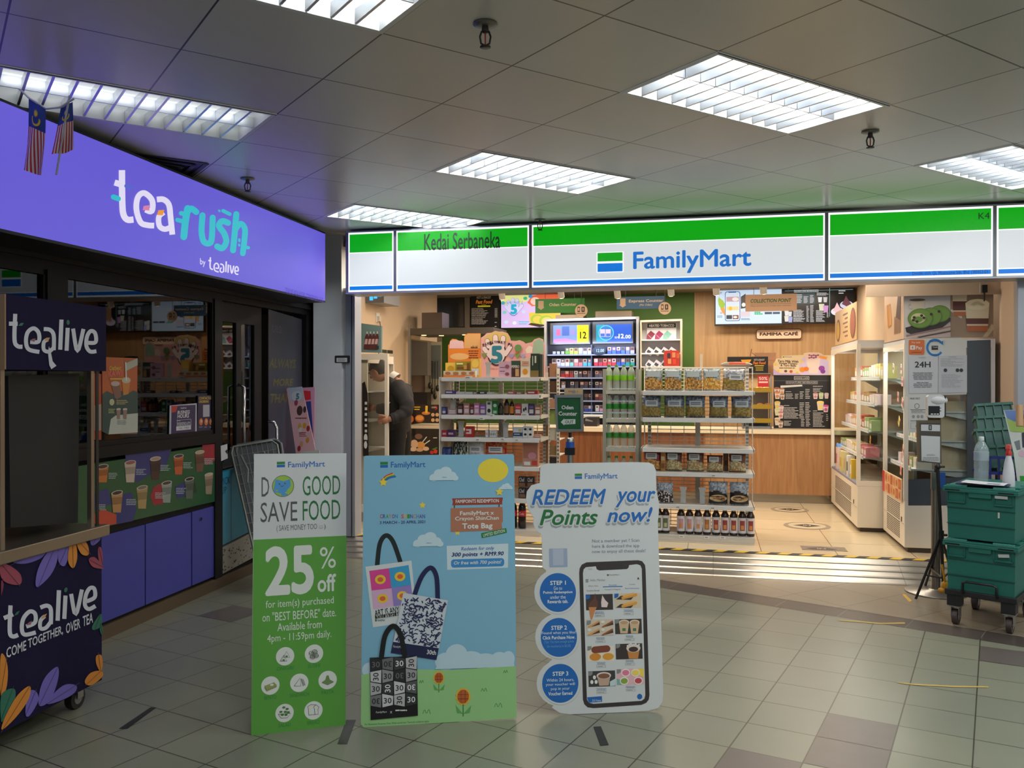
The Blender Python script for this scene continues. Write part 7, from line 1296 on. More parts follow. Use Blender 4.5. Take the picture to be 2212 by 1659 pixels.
for cx, cy, rx, h, c1, c2_ in ((110, 275, 46, 120, (70, 50, 40), (190, 110, 50)), (320, 245, 44, 150, (150, 90, 80), (190, 170, 150)), (512, 215, 42, 160, (170, 140, 120), (70, 44, 44)), (690, 195, 38, 140, (70, 60, 60), (190, 90, 50)), (850, 165, 36, 150, (190, 160, 130), (110, 76, 60)), (920, 335, 32, 150, (190, 160, 140), (150, 130, 110)), (218, 475, 44, 150, (60, 44, 36), (180, 130, 80)), (412, 435, 42, 160, (120, 110, 90), (170, 140, 90)), (598, 400, 40, 150, (80, 60, 56), (140, 150, 140)), (770, 370, 36, 150, (40, 34, 34), (90, 100, 90))):
    a.poly([(cx-rx, cy), (cx+rx, cy), (cx+rx*.68, cy+h), (cx-rx*.68, cy+h)], M(c2_, .4)); a.poly([(cx-rx*.9, cy+h*.25), (cx+rx*.9, cy+h*.2), (cx+rx*.8, cy+h*.55), (cx-rx*.82, cy+h*.6)], M(tuple(int(q*.8) for q in c2_), .4)); a.ell(cx, cy, rx, rx*.42, M((190, 180, 170), .4)); a.ell(cx, cy, rx*.82, rx*.3, M(c1, .4))
for x0, y0 in ((155, 320), (365, 290), (550, 260), (725, 240), (885, 210), (75, 560), (290, 520), (510, 470), (670, 435)): a.lines(x0, y0, x0+80, y0+50, 4, M((170, 180, 180), .5))
a.build(t)
# pick up panel and terrazzo
t, a = tboard('pick_up_panel', 'turquoise pick up panel beside the purple cupboards', 'panel', [(475, 1022), (575, 993), (575, 1130), (475, 1181)], M((44, 132, 160), .4), 0, .05); a.zoom(190, 930, 3.529); a.rect(1090, 300, 1093, 860, M((30, 90, 110))); a.to('lettering'); a.text('PICK', 1015, 355, 1085, 410, M((24, 40, 60))); a.text('UP', 1015, 430, 1056, 482, M((24, 40, 60))); a.build(t)
terr = M((150, 148, 140), .4)
t, a = tboard('terrazzo_panel', 'white terrazzo speckled panel below the turquoise pick up panel', 'panel', [(474, 1186), (575, 1135), (575, 1190), (474, 1243)], terr, 0, .05); rn = random.Random(4)
for k in range(70): x = rn.uniform(476, 560); y = 1190+rn.random()*48-(x-476)*.5; r = rn.uniform(.6, 2); a.ell(x, y, r, r, M(rn.choice(((40, 38, 36), (80, 70, 60), (60, 60, 60)))), 7)
a.build(t)
t, a = tboard('paper_note', 'torn white paper on the black frame above the turquoise panel', 'notice', [(477, 963), (491, 959), (492, 990), (478, 996)], M((190, 192, 196), .5), -.012, .002); a.poly([(486, 975), (491, 970), (491, 982)], BLACK)
a.build(t)
# posters in the window
t, a = tboard('window_poster', 'orange and green drink poster in the tea shop window', 'poster', [(221, 771), (297, 774), (296, 937), (233, 938), (221, 932)], M((190, 92, 44), .4), .012, .004)
a.zoom(0, 550, 3.686); a.poly([(814, 1110), (850, 1085), (900, 1110), (960, 1085), (1020, 1105), (1060, 1080), (1096, 1095), (1096, 1420), (862, 1432), (815, 1410)], M((40, 72, 70), .4)); a.poly([(862, 1432), (880, 1310), (920, 1280), (1096, 1262), (1094, 1415)], M((190, 192, 180), .4)); a.poly([(1000, 865), (1095, 825), (1095, 880), (1005, 925)], M((180, 184, 170), .4))
a.poly([(885, 1040), (950, 1020), (965, 1130), (930, 1152), (912, 1140)], M((130, 92, 80), .4)); a.ell(915, 1028, 36, 20, M((190, 170, 160), .4)); a.poly([(970, 1020), (1035, 1015), (1020, 1110), (980, 1120)], M((206, 130, 60), .4)); a.ell(1002, 1000, 36, 24, M((206, 190, 170), .4)); a.stroke([(996, 860), (1002, 1000)], 10, WHITE, False)
for x in (940, 992): a.poly([(x-18, 1230), (x+18, 1230), (x+12, 1310), (x-12, 1310)], M((150, 120, 110), .4)); a.ell(x, 1230, 18, 8, M((200, 190, 180), .4))
a.ell(888, 1175, 20, 26, M((190, 190, 150), .4)); a.lines(925, 1155, 1020, 1195, 3, M((190, 170, 120))); a.lines(862, 1225, 918, 1265, 3, M((190, 190, 110))); a.lines(930, 1318, 1010, 1355, 4, GREY)
a.to('lettering'); a.text('Oatbear', 870, 885, 965, 920, M((226, 190, 70)), bold=.02, rot=.05); a.text('KAW!', 862, 920, 972, 970, M((226, 110, 100)), bold=.04, rot=.08); a.to('print'); a.rect(872, 985, 975, 995, M((226, 190, 70))); a.build(t)
t, a = tboard('window_poster', 'narrow strip of an orange poster showing between cart and window poster', 'poster', [(203, 806), (219, 808), (219, 950), (203, 950)], M((160, 66, 40), .4), .014, .004); a.zoom(0, 550, 3.686); a.poly([(752, 1200), (806, 1190), (806, 1400), (752, 1400)], M((150, 140, 130), .4)); a.build(t)
t, a = tboard('business_hours_sign', 'white-edged purple business hours sign in the window', 'sign', [(367, 876), (425, 871), (425, 938), (366, 942)], M((190, 192, 200), .4), .010, .004)
a.zoom(340, 600, 4.147); a.poly([(125, 1148), (342, 1138), (338, 1392), (122, 1404)], M((52, 42, 84), .4)); a.poly([(125, 1148), (180, 1146), (165, 1200), (124, 1210)], M((190, 60, 60), .4)); a.frame(172, 1270, 300, 1322, 4, M((180, 180, 200))); a.rect(165, 1326, 298, 1364, M((206, 206, 210), .4))
a.to('lettering'); a.text('BUSINESS', 178, 1188, 288, 1218, WHITE, bold=.02, shear=.1); a.text('HOURS', 178, 1220, 282, 1256, WHITE, bold=.02, shear=.1); a.text('FOR', 180, 1274, 202, 1286, WHITE); a.text('WEEKEND & PH', 178, 1292, 292, 1316, WHITE); a.text('11am - 7:30pm', 186, 1336, 280, 1356, M((60, 60, 90))); a.text('tealive', 206, 1156, 258, 1174, WHITE); a.build(t)
t, a = tboard('ordering_sign', 'dark purple contactless ordering sign at the right of the window', 'sign', [(428, 855), (461, 853), (461, 940), (426, 945)], M((38, 32, 64), .4), .010, .004)
a.zoom(340, 600, 4.147); a.rect(408, 1138, 466, 1245, M((170, 170, 180), .4))
for k in range(3): a.ell(390+k*46, 1290, 17, 32, M((206, 110, 50), .4)); a.ell(392+k*46, 1285, 8, 14, M((206, 180, 170), .4)); a.lines(372+k*46, 1330, 408+k*46, 1345, 2, M((150, 150, 180)))
a.lines(385, 1380, 480, 1410, 2, M((150, 150, 160))); a.to('lettering'); a.text('CONTACTLESS', 372, 1066, 498, 1090, M((214, 180, 60)), bold=.02); a.text('ORDERING', 372, 1098, 458, 1120, M((214, 180, 60)), bold=.02); a.build(t)
# things on the counter inside the window
tc = thing('tea_counter', 'black work counter inside the tea shop window', 'counter', TP(s1, .3, 0), TY); B().box(0, 0, .0, s2-s1+.1, .6, .92, M((34, 34, 36), .3)).box(-.01, -.06, .92, s2-s1+.1, .62, .95, M((120, 120, 120), .25, .8)).obj('body', tc)
def tin(nm, lb, cat, x, y, dy, b, part='body'):
    s_, z_ = Art(TW+TN*dy, TY).P(x, y); t = thing(nm, lb, cat, TP(s_, dy, .951), TY); b.obj(part, t, bev=.004); return t
t = tin('sealing_machine', 'white cup sealing machine on the counter behind the business hours sign', 'machine', 352, 900, .36, B().box(-.3, 0, 0, .22, .3, .30, M((160, 166, 162), .4)).box(-.2, .02, -.0, .15, .25, .31, M((150, 154, 150), .4))); B().box(-.26, -.004, .08, -.08, 0, .18, M((200, 200, 196))).box(-.21, -.006, .11, -.13, -.004, .15, BLACK).box(-.28, -.004, .27, -.14, 0, .295, RED).obj('control_panel', t)
t = tin('plastic_bag', 'crumpled blue plastic bag on the counter inside the window', 'bag', 318, 870, .82, B().sphere((0, 0, .15), (.24, .14, .2), M((50, 70, 130), .3, noise=.3, scale=14), 14, 9), 'sack')
for k, x in enumerate((212, 291)): t = tin('poster_clip', 'clear bent clip stand holding the orange window poster, %s' % ('left', 'right')[k], 'clip', x, 950, .33, B().tube([(0, 0, 0), (.02, -.05, .05), (0, -.06, .13)], .016, M((190, 190, 190), .15, .6), 8), 'clip')
tb = thing('menu_board', 'dim wall menu panels at the back of the tea shop', 'menu board', TP(.2, 1.88, 1.2), TY); bb = B()
for k, cc in enumerate(((90, 92, 84), (150, 96, 90), (140, 90, 40), (110, 100, 96), (80, 60, 56))): bb.box(.1+k*.5, -.01, -.1, .52+k*.5, 0, .35, M(cc, .5))
bb.obj('panel', tb)
# ---------------------------------------------------------------- pink standees and the folded mesh trolley by the pillar
def lean_board(name, label, q, Y, yaw, mat, th=.006, lean=R(8)):
    x, y = q[-1]; r = ray(x, y); p = V((0, 0, HC)) + r*(Y/r.y); a = Art(p, yaw, lean, eps=.0009); pts = [a.P(*c) for c in q]
    t = thing(name, label, 'standee', (p.x, p.y, 0), yaw); a.place(B().prism(pts, 0, th, mat), 'panel', t); a.to('print'); return t, a
t, a = lean_board('folded_standee', 'pink, red and blue standee leaning behind the narrow pink one by the pillar', [(646, 838), (680, 836), (678, 1180), (646, 1180)], 7.6, YS, M((206, 150, 180), .5)); a.zoom(340, 600, 4.147); a.poly([(1310, 1010), (1372, 1015), (1376, 1090), (1320, 1100)], M((190, 40, 50))); a.poly([(1325, 1110), (1376, 1105), (1395, 1400), (1360, 1300)], M((40, 60, 130))); a.build(t)
t, a = lean_board('folded_standee', 'narrow pink standee with a 5 and food pictures tilted against the pillar', [(619, 839), (652, 835), (682, 975), (720, 1180), (675, 1195), (640, 985)], 7.42, YS, M((220, 170, 176), .5)); a.zoom(340, 600, 4.147); a.poly([(1170, 985), (1300, 980), (1320, 1090), (1190, 1110)], M((176, 186, 206))); a.ell(1250, 1060, 48, 44, M((206, 200, 206))); a.ell(1275, 1190, 26, 44, M((70, 46, 40))); a.ell(1320, 1180, 14, 30, M((60, 50, 50)))
for x, y, cc in ((1275, 1330, (214, 160, 50)), (1318, 1325, (206, 150, 40)), (1280, 1365, (206, 200, 190)), (1290, 1490, (206, 150, 110)), (1345, 1455, (206, 140, 50)), (1270, 1530, (150, 40, 50)), (1350, 1350, (150, 40, 40)), (1245, 1120, (150, 60, 90))): a.ell(x, y, 15, 26, M(cc))
a.lines(1235, 1248, 1340, 1268, 1, M((90, 40, 50)), rag=0); a.lines(1272, 1380, 1340, 1425, 3, M((150, 60, 60))); a.to('lettering'); a.text('5', 1242, 1035, 1272, 1092, M((40, 120, 150)), bold=.05); a.build(t)
t, a = lean_board('white_card', 'small white card standing on edge behind the green standee', [(649, 976), (690, 972), (694, 1210), (650, 1212)], 7.1, YS, M((206, 206, 200), .5)); a.build(t)
fc = lambda x, y, Y: V((0, 0, HC)) + ray(x, y)*(Y/ray(x, y).y)
q = [fc(497, 966, 6.6), fc(597, 950, 6.75), fc(640, 1230, 6.35), fc(560, 1240, 6.2)]
t = thing('mesh_trolley', 'folded grey wire mesh trolley with a chrome handle behind the green standee', 'trolley', (q[3].x, q[3].y, 0), 0); o0 = V((q[3].x, q[3].y, 0)); G = M((120, 122, 112), .4, .5); b = B()
P_ = lambda i, j: q[0]*(1-i)*(1-j)+q[1]*i*(1-j)+q[2]*i*j+q[3]*(1-i)*j - o0
cn_ = [P_(.06, 0), P_(.9, 0), P_(1, .04), P_(1, .96), P_(.94, 1), P_(.06, 1), P_(0, .96), P_(0, .05), P_(.06, 0)]; b.tube(cn_, .009, G, 6, False)
for k in range(1, 9): b.tube([P_(k/9, .0), P_(k/9, 1)], .003, G, 4)
for k in range(1, 13): b.tube([P_(0, k/13), P_(1, k/13)], .003, G, 4)
b.obj('wire_panel', t); nb_ = V((0, .10, 0)); b = B(); b.tube([p+nb_ for p in cn_], .016, M((70, 74, 78), .5), 6, False); e = [P_(0, 0), P_(0, 1), P_(1, 1), P_(1, 0)]
b.add([*e, *[p+nb_ for p in e]], [(0, 1, 5, 4), (4, 5, 6, 7)], M((60, 64, 68), .6)); b.obj('tray', t); b = B()
h0, h1, h2, h3 = fc(580, 910, 6.9)-o0, fc(592, 912, 6.9)-o0, fc(598, 925, 6.9)-o0, fc(602, 1180, 6.9)-o0; b.tube([h0, h1, h2, h3], .012, CHROME, 8); b.obj('handle', t)
for k in range(2): B().tube([P_(.2+.5*k, .08)-V((0, .02, 0)), P_(.3+.5*k, .2)-V((0, .03, 0)), P_(.22+.5*k, .3)-V((0, .02, 0))], .008, M((110, 112, 104), .5), 6).obj('strap', t)
for k in range(2): B().tube([P_(k, 1)+V((0, .0, -.03)), P_(k, 1)+V((0, .03, -.03))], .03, DGREY, 12).obj('wheel', t)
t = thing('alarm_sounder', 'small rounded white and red alarm sounder at the right end of the purple sign', 'alarm', S(-.36, -.06, sv(702, 535, -.06)[1]), YS); B().sphere((0, 0, .06), (.032, .03, .06), M((206, 206, 206), .4), 14, 8).obj('cap', t); B().sphere((0, -.004, .02), (.034, .032, .055), M((150, 34, 40), .4), 14, 8).obj('horn', t)
# ---------------------------------------------------------------- two small flags hung from the ceiling
def flag(label, q, Y, stick=None, yaw=0):
    p = fc(*q[0], Y); a = Art(p, yaw, 0, eps=.0008); t = thing('small_flag', label, 'flag', p, yaw, 'small hanging flags'); n = 14
    L = [a.P(*c) for c in q]; TLc, TR, BR_, BL_ = [V(c) for c in L]; f = lambda i, j: (TLc*(1-i)+TR*i)*(1-j)+(BL_*(1-i)+BR_*i)*j
    wv = lambda i, j: .012*sin(i*7+j*4)*(.3+j); b = B(); re, wh, bl_ = M((206, 56, 66), .7), M((236, 230, 230), .7), M((46, 70, 156), .7)
    for k in range(n):
        for j in range(8):
            m = bl_ if j < 3 else (re if k % 2 == 0 else wh); i0, i1, j0, j1 = k/n, (k+1)/n, j/8, (j+1)/8; P4 = [f(i0, j1), f(i1, j1), f(i1, j0), f(i0, j0)]; y4 = [wv(i0, j1), wv(i1, j1), wv(i1, j0), wv(i0, j0)]
            b.face([(v.x, yy, v.y) for v, yy in zip(P4, y4)], m)
    a.place(b, 'cloth', t); b = B(); yl = M((226, 196, 50), .6); g = lambda i, j: (f(i, j).x, wv(i, j)-.004, f(i, j).y)
    c, m_ = V((.5, .16)), V((.52, .26)); b.add([g(c.x+(.16 if k % 2 else .09)*sin(k*pi/14), c.y+(.062 if k % 2 else .034)*cos(k*pi/14)) for k in range(28)], [tuple(range(28))], yl)
    cr = [g(.5+.26*sin(t_), .24+.10*cos(t_)) for t_ in [R(-100+20*k) for k in range(11)]]; ci = [g(.5+.19*sin(t_), .225+.085*cos(t_)) for t_ in [R(-100+20*k) for k in range(11)]]
    b.add(cr+ci, [(k, k+1, k+12, k+11) for k in range(10)], yl); a.place(b, 'emblem', t)
    if stick: s0_, s1_ = a.P(*stick[0]), a.P(*stick[1]); a.place(B().tube([(s0_[0], -.006, s0_[1]), (s1_[0], -.006, s1_[1])], .005, M((196, 196, 200), .5), 6), 'stick', t)
    return t
flag('left small striped flag hanging flat from the ceiling string, before the purple sign', [(62, 212), (98, 231), (94, 381), (55, 369)], 3.9)
flag('right small striped flag folded on its white stick, before the purple sign', [(131, 234), (157, 220), (160, 325), (112, 335)], 3.9, ((150, 208), (122, 378)), .4)
b = B(); pp = [fc(14, 163, 3.95), fc(40, 190, 3.92), fc(62, 211, 3.9), fc(100, 235, 3.9), fc(130, 232, 3.9), fc(160, 213, 3.9)]
o = b.tube([p-pp[0] for p in pp], .005, M((200, 200, 204), .6), 6).obj('flag_string', loc=pp[0]); tag(o, 'white string carrying the two flags below the dim ceiling light', 'string')
# ================================================================ the tea cart at the left edge
CYW = R(80); CO_ = V((-1.975, 4.13, 0)); ca = Art(CO_, CYW, eps=.0009)
cP = lambda u, y, z: V((u, y, z))
ct = thing('tea_cart', 'dark purple tea cart on casters with a printed header board, left edge', 'cart', CO_, CYW)
NV = M((30, 25, 52), .7, noise=.04, scale=20, spec=.1); zr1 = ca.P(226, 1132)[1]; zr0 = ca.P(226, 1156)[1]; zb_ = .11; zh0 = ca.P(110, 800)[1]; zh1 = ca.P(110, 650)[1]; h0 = ca.P(5, 720)[0]; h1 = ca.P(217, 720)[0]; px0 = ca.P(197, 950)[0]; px1 = ca.P(205, 950)[0]
BODY = B().box(-1.05, 0, zb_, -.004, .55, zr0, NV); BODY.obj('body', ct)
ST = M((150, 138, 124), .3, .85); B().box(-1.1, -.025, zr0, .025, .58, zr1, ST).obj('rail', ct, bev=.004)
b = B()
for u in (px0, h0-.01): b.box(u, 0, zr1, u+.022, .022, zh0+.02, ST).box(u, .5, zr1, u+.022, .522, zh0+.02, ST)
b.box(px0+.03, -.004, zr1, px0+.05, .0, zh0, BLACK); b.obj('post', ct)
B().box(h0-.012, -.03, zh0, h1, .55, zh1, NV).box(h0-.02, -.028, zh0, h0-.012, .55, zh1, M((150, 120, 92), .7)).obj('header', ct)
kb = [ca.P(*p) for p in ((45, 812), (196, 807), (193, 1130), (50, 1141))]; ca.place(B().prism(kb, .06, .09, M((12, 12, 14), .6)), 'black_board', ct)
gq = [ca.P(*p) for p in ((8, 1120), (40, 1117), (40, 1160), (8, 1170))]; ca.place(B().prism(gq, .25, .3, M((40, 36, 40), .4)), 'inner_box', ct)
w_ = B()
for x, y in ((-.09, .08), (-.95, .08), (-.09, .47), (-.95, .47)):
    c = B(); c.tube([(x, y-.018, .05), (x, y+.018, .05)], .05, M((24, 24, 26), .5), 18).tube([(x, y-.02, .05), (x, y+.02, .05)], .028, M((130, 130, 134), .3, .6), 14).bar((x+.004, y-.026, .05), (x+.004, y-.026, zb_), .04, .004, STEEL).bar((x+.004, y+.026, .05), (x+.004, y+.026, zb_), .04, .004, STEEL).box(x-.035, y-.04, zb_-.012, x+.035, y+.04, zb_, STEEL); c.obj('caster', ct)
fa = Art(CO_, CYW, eps=.0009); fa.lay = 2; fa.zoom(0, 1000, 2.517)
VIO, AMB, ROSE, TGR = M((110, 96, 176), .5), M((206, 130, 50), .5), M((150, 66, 84), .5), M((44, 106, 86), .5)
def leaf(pts, m, vein=None):
    cx = sum(p[0] for p in pts)/len(pts); cy_ = sum(p[1] for p in pts)/len(pts); fa.poly([(p.x, p.y) for p in smooth_path(pts, 4, True)], m)
    far = max(pts, key=lambda p: (p[0]-cx)**2+(p[1]-cy_)**2); fa.stroke([(2*cx-far[0], 2*cy_-far[1]), far], 2.5, M((70, 60, 110) if m is VIO else (120, 70, 30) if m is AMB else (90, 36, 50) if m is ROSE else (24, 70, 56), .5), False, False)
fa.to('leaf_print')
for pts, m in (([(60, 520), (100, 490), (200, 470), (258, 450), (230, 510), (150, 545), (80, 545)], VIO), ([(300, 440), (308, 520), (270, 610), (195, 675), (195, 600), (235, 510)], VIO), ([(318, 440), (372, 425), (368, 500), (345, 560), (312, 535)], VIO), ([(375, 430), (405, 440), (412, 520), (390, 572), (362, 530)], AMB), ([(400, 405), (440, 410), (470, 450), (472, 500), (430, 490)], AMB), ([(488, 420), (510, 390), (545, 385), (540, 420), (500, 450)], VIO), ([(530, 470), (545, 458), (556, 500), (555, 550), (535, 530)], ROSE), ([(478, 525), (510, 512), (555, 560), (555, 575), (500, 565)], ROSE), ([(0, 548), (60, 565), (108, 610), (105, 660), (40, 655), (0, 620)], ROSE), ([(0, 640), (12, 660), (0, 720)], ROSE),
               ([(520, 850), (545, 820), (553, 840), (545, 890), (505, 908), (498, 890)], TGR), ([(545, 880), (553, 890), (553, 940), (538, 910)], TGR), ([(520, 1050), (548, 1045), (556, 1090), (545, 1135), (522, 1095)], AMB), ([(458, 1180), (490, 1140), (545, 1130), (553, 1160), (500, 1205), (465, 1205)], AMB), ([(0, 1052), (25, 1055), (40, 1130), (30, 1230), (0, 1260)], AMB), ([(310, 1108), (312, 1180), (270, 1290), (210, 1320), (215, 1230), (250, 1155)], VIO), ([(410, 1210), (400, 1250), (330, 1290), (250, 1310), (290, 1250), (350, 1205)], VIO), ([(155, 1240), (190, 1240), (205, 1290), (160, 1370), (135, 1370), (140, 1290)], VIO), ([(0, 1270), (40, 1230), (78, 1235), (70, 1310), (20, 1390), (0, 1400)], TGR), ([(155, 1212), (150, 1280), (90, 1370), (20, 1440), (0, 1440), (30, 1360), (90, 1260)], AMB)): leaf(pts, m)
fa.to('lettering'); LWh = M((206, 208, 216), .5)
def cart_logo(a, x0, x1, f, wd):
    for pts, w__ in TL: a.stroke([f(p) for p in pts], w__*wd, LWh, rnd=False)
    a.poly([f(p) for p in ((75, 92), (95, 70), (120, 68), (105, 92))], TGR); a.poly([f(p) for p in ((170, 205), (190, 188), (215, 185), (205, 212))], M((150, 96, 110))); a.poly([f(p) for p in ((282, 195), (300, 172), (328, 170), (312, 198))], M((206, 150, 90))); a.poly([f(p) for p in circ(475, 38, 13, 20, 12)], TGR)
cart_logo(fa, 0, 0, lambda p: (17+p[0]*.712, 788-p[0]*.26+p[1]*.68), .70)
for k, (ch, wd) in enumerate((('COME', 108), ('TOGETHER,', 190), ('OVER', 78), ('TEA', 56))):
    x0 = (30, 152, 356, 446)[k]; x1 = x0+wd*1.0; ym = (1012, 946, 886, 851)[k]; fa.text(ch, x0, ym-28, x1, ym+28, LWh, bold=.015, rot=0)
fa.build(ct); ha = Art(CO_-V((-sin(CYW), cos(CYW), 0))*.031, CYW, eps=.0009); ha.zoom(0, 550, 3.686); ha.to('header_lettering')
cart_logo(ha, 0, 0, lambda p: (68+p[0]*.995, 468+p[0]*.07+p[1]*1.0), 1.)
ha.poly([(385, 730), (398, 760), (415, 850), (445, 885), (405, 912), (388, 880), (378, 780)], LWh); ha.build(ct)
# ================================================================ crates on a dolly, right
YC = R(-42); C0 = V((2.764, 5.45, 0)); cf = V((cos(YC), sin(YC), 0)); cg = V((-sin(YC), cos(YC), 0)); TG = M((28, 104, 92), .5, noise=.04, scale=20); TGD = M((20, 70, 64), .5)
CWd, CDp = .385, .56
t = thing('dolly', 'black four-wheeled dolly under the two green crates', 'dolly', C0, YC); b = B().box(-.01, -.01, .195, CWd+.01, CDp, .232, M((24, 24, 26), .5))
for x, y in ((.0, 0), (CWd-.08, 0), (0, CDp-.09), (CWd-.08, CDp-.09)): b.box(x, y, .125, x+.08, y+.08, .2, M((24, 24, 26), .5))
b.obj('frame', t, bev=.004); B().tube([(.10, -.014, .22), (.10, -.03, .235), (.10, -.03, .285), (.12, -.03, .295), (.27, -.03, .295), (.29, -.03, .285), (.29, -.03, .235), (.29, -.014, .22)], .008, BLACK, 8).obj('handle', t)
for x, y in ((.04, .04), (CWd-.04, .04), (.04, CDp-.05), (CWd-.04, CDp-.05)):
    c = B(); c.tube([(x-.016, y+.02, .048), (x+.016, y+.02, .048)], .048, M((70, 56, 54), .5), 18).tube([(x-.018, y+.02, .048), (x+.018, y+.02, .048)], .022, STEEL, 12)
    for s in (-1, 1): c.prism([(0, 0)]*0 or [(s*.022+x-.002, .045), (s*.022+x+.002, .045), (s*.022+x+.002, .118), (s*.022+x-.002, .118)], y-.01, y+.045, STEEL)
    c.box(x-.035, y-.02, .115, x+.035, y+.05, .125, STEEL); c.obj('caster', t)
def crate(label, z, h):
    t = thing('crate', label, 'crate', C0+V((0, 0, z)), YC, 'green stacking crates'); tp = .006
    b = B(); b.add([(tp, tp, 0), (CWd-tp, tp, 0), (CWd-tp, CDp-tp, 0), (tp, CDp-tp, 0), (0, 0, h), (CWd, 0, h), (CWd, CDp, h), (0, CDp, h)], [(0, 3, 2, 1), (0, 1, 5, 4), (1, 2, 6, 5), (2, 3, 7, 6), (3, 0, 4, 7)], TG)
    for zz_, y in ((.09, -.0), (.19, 0)): b.box(.0, -.003, zz_, CWd, .004, zz_+.004, TGD)
    for x in (.0, CWd-.12): b.box(x+.004, -.012, h-.09, x+.11, .0, h-.082, TG).box(x+.004, -.012, h-.09, x+.008, 0, h, TG).box(x+.106, -.012, h-.09, x+.11, 0, h, TG)
    b.xprism([(-.004, h-.055), (-.016, h-.05), (-.016, h-.02), (-.004, h-.015)], .13, CWd-.13, TG); b.obj('body', t)
    l = B().box(-.018, -.02, h, CWd+.018, CDp+.015, h+.012, TG).box(-.02, -.022, h-.022, CWd+.02, CDp+.017, h, TG)
    for x in (.0, CWd-.12): l.xprism([(-.02, h+.012), (.0, h+.012), (.0, h+.024), (-.012, h+.024)], x, x+.12, TG)
    for y in (.05, .2, .35): l.box(CWd-.015, y, h+.012, CWd+.016, y+.1, h+.024, TG)
    l.obj('lid', t, bev=.003); B().box(-.005, -.0235, h-.014, .08, -.022, h-.006, BLACK).box(CWd-.09, -.0235, h-.014, CWd-.005, -.022, h-.006, BLACK).obj('slots', t); return t
t = crate('lower green lidded crate standing on the black dolly', .232, .30); o = B().box(-.03, -.001, -.01, .03, .0, .01, M((190, 192, 190))).obj('label', t); o.location = (CWd-.06, -.014, .25); o.rotation_euler = (0, -.12, 0)
t = crate('upper green lidded crate with bottle and papers on its lid', .558, .315); B().box(CWd-.11, -.0135, .27, CWd-.04, -.0125, .288, M((190, 192, 190))).box(CWd-.095, -.005, .15, CWd-.085, -.003, .185, M((200, 200, 196))).obj('label', t)
ZL = .558+.315+.013; LP_ = lambda x, y, z=ZL: C0+cf*x+cg*y+V((0, 0, z))
tag(B().box(-.13, -.09, 0, .16, .1, .006, M((40, 44, 80), .5)).obj('folder', loc=LP_(.17, .10, ZL+.012), rz=YC+.12), 'dark blue folder under the loose paper on the upper crate', 'folder')
o = B(); n = 8
for i in range(n): x0, x1 = -.12+.24*i/n, -.12+.24*(i+1)/n; f = lambda x: .004+.03*max(0, (.02-x))**1.3*2; o.face([(x0, -.09, f(x0)), (x1, -.09, f(x1)), (x1, .08, f(x1)), (x0, .08, f(x0))], M((206, 206, 210), .6))
o.box(.02, -.05, .005, .09, -.01, .0055, M((120, 120, 150))); tag(o.obj('paper_sheet', loc=LP_(.2, .07, ZL+.02), rz=YC+.05), 'loose white paper curling on the lid of the upper crate', 'paper')
wm = M((190, 206, 210), .06, spec=.8, alpha=.38); r_ = .043
put_bottle('water_bottle', 'large clear water bottle standing on the upper green crate', 'bottle', LP_(.145, .22, ZL), bottle_mesh(r_, .305, wm, M((206, 212, 212), .4), M((170, 186, 196), .4, alpha=.75), (.5, .68), neck=.34, capw=.37, ribs=True, seg=20), None, YC)
t = thing('spray_bottle', 'white spray bottle with a red nozzle on the upper green crate', 'bottle', LP_(.305, .20, ZL), YC); B().lathe([(.036, 0), (.037, .01), (.034, .08), (.026, .14), (.016, .185), (.014, .2)], M((206, 206, 212), .4), 16).obj('body', t)
B().lathe([(.018, .195), (.018, .215), (.012, .225), (.01, .25), (0, .252)], M((196, 40, 34), .4), 12).box(-.012, -.03, .235, .012, .02, .262, M((206, 90, 80), .4)).box(-.005, -.035, .21, .005, -.028, .24, M((196, 40, 34), .4)).obj('nozzle', t)
# folded crates, blue crate, board behind
fo_, fr_ = V((3.44, 6.2, 0)), Matrix.Rotation(R(-14), 3, 'Z')
for k in range(3):
    b = B(); x0, x1 = -.11, .13; TF = M((20, 82, 68), .5); b.box(x0, 0, .0, x1, .06, .30, TGD)
    for z in (.0, .15, .28): b.box(x0-.008, -.012, z, x1+.008, .07, z+.02, TF)
    for x in (-.11, -.055, .0, .06, .118): b.add([(x, -.012, 0), (x+.016, -.012, 0), (x+.011, -.012, .30), (x+.003, -.012, .30), (x, 0, 0), (x+.016, 0, 0), (x+.011, 0, .30), (x+.003, 0, .30)], [(0, 1, 2, 3), (0, 3, 7, 4), (1, 5, 6, 2)], TF)
    for x in (-.1, -.02, .07): b.box(x, -.02, -.03, x+.03, -.005, .0, TF)
    o = tag(b.obj('folded_crate'), ('topmost of the dark green folded crates leaning behind the bottle', 'middle one of the dark green folded crates leaning behind the bottle', 'lowest of the dark green folded crates, partly behind the bottle')[k], 'crate', 'folded green crates')
    o.location = fo_ + fr_ @ V((.075-.015*k, -.055*k, 1.11-.09*k)); o.rotation_euler = (R(-24), R(-4), R(-14))
b = B().box(-.2, 0, 0, .25, .22, .03, M((36, 46, 110), .5))
for k in range(9): b.box(-.2+k*.055, -.004, 0, -.188+k*.055, .004, .26, M((36, 46, 120), .5))
for z in (.03, .13, .24): b.box(-.2, -.004, z, .25, .004, z+.02, M((40, 52, 130), .5)).box(-.2, .21, z, .25, .22, z+.02, M((36, 46, 110), .5))
tag(b.obj('crate', loc=(3.50, 6.0, .76), rz=R(-14)), 'blue open-sided crate behind the bottle, below the folded crates', 'crate')
tag(B().box(-.2, -.02, 0, .27, .24, .74, M((46, 50, 62), .6)).obj('storage_chest', loc=(3.52, 6.03, .0), rz=R(-14), bev=.01), 'dark chest carrying the blue crate, mostly hidden by the green crates', 'chest')
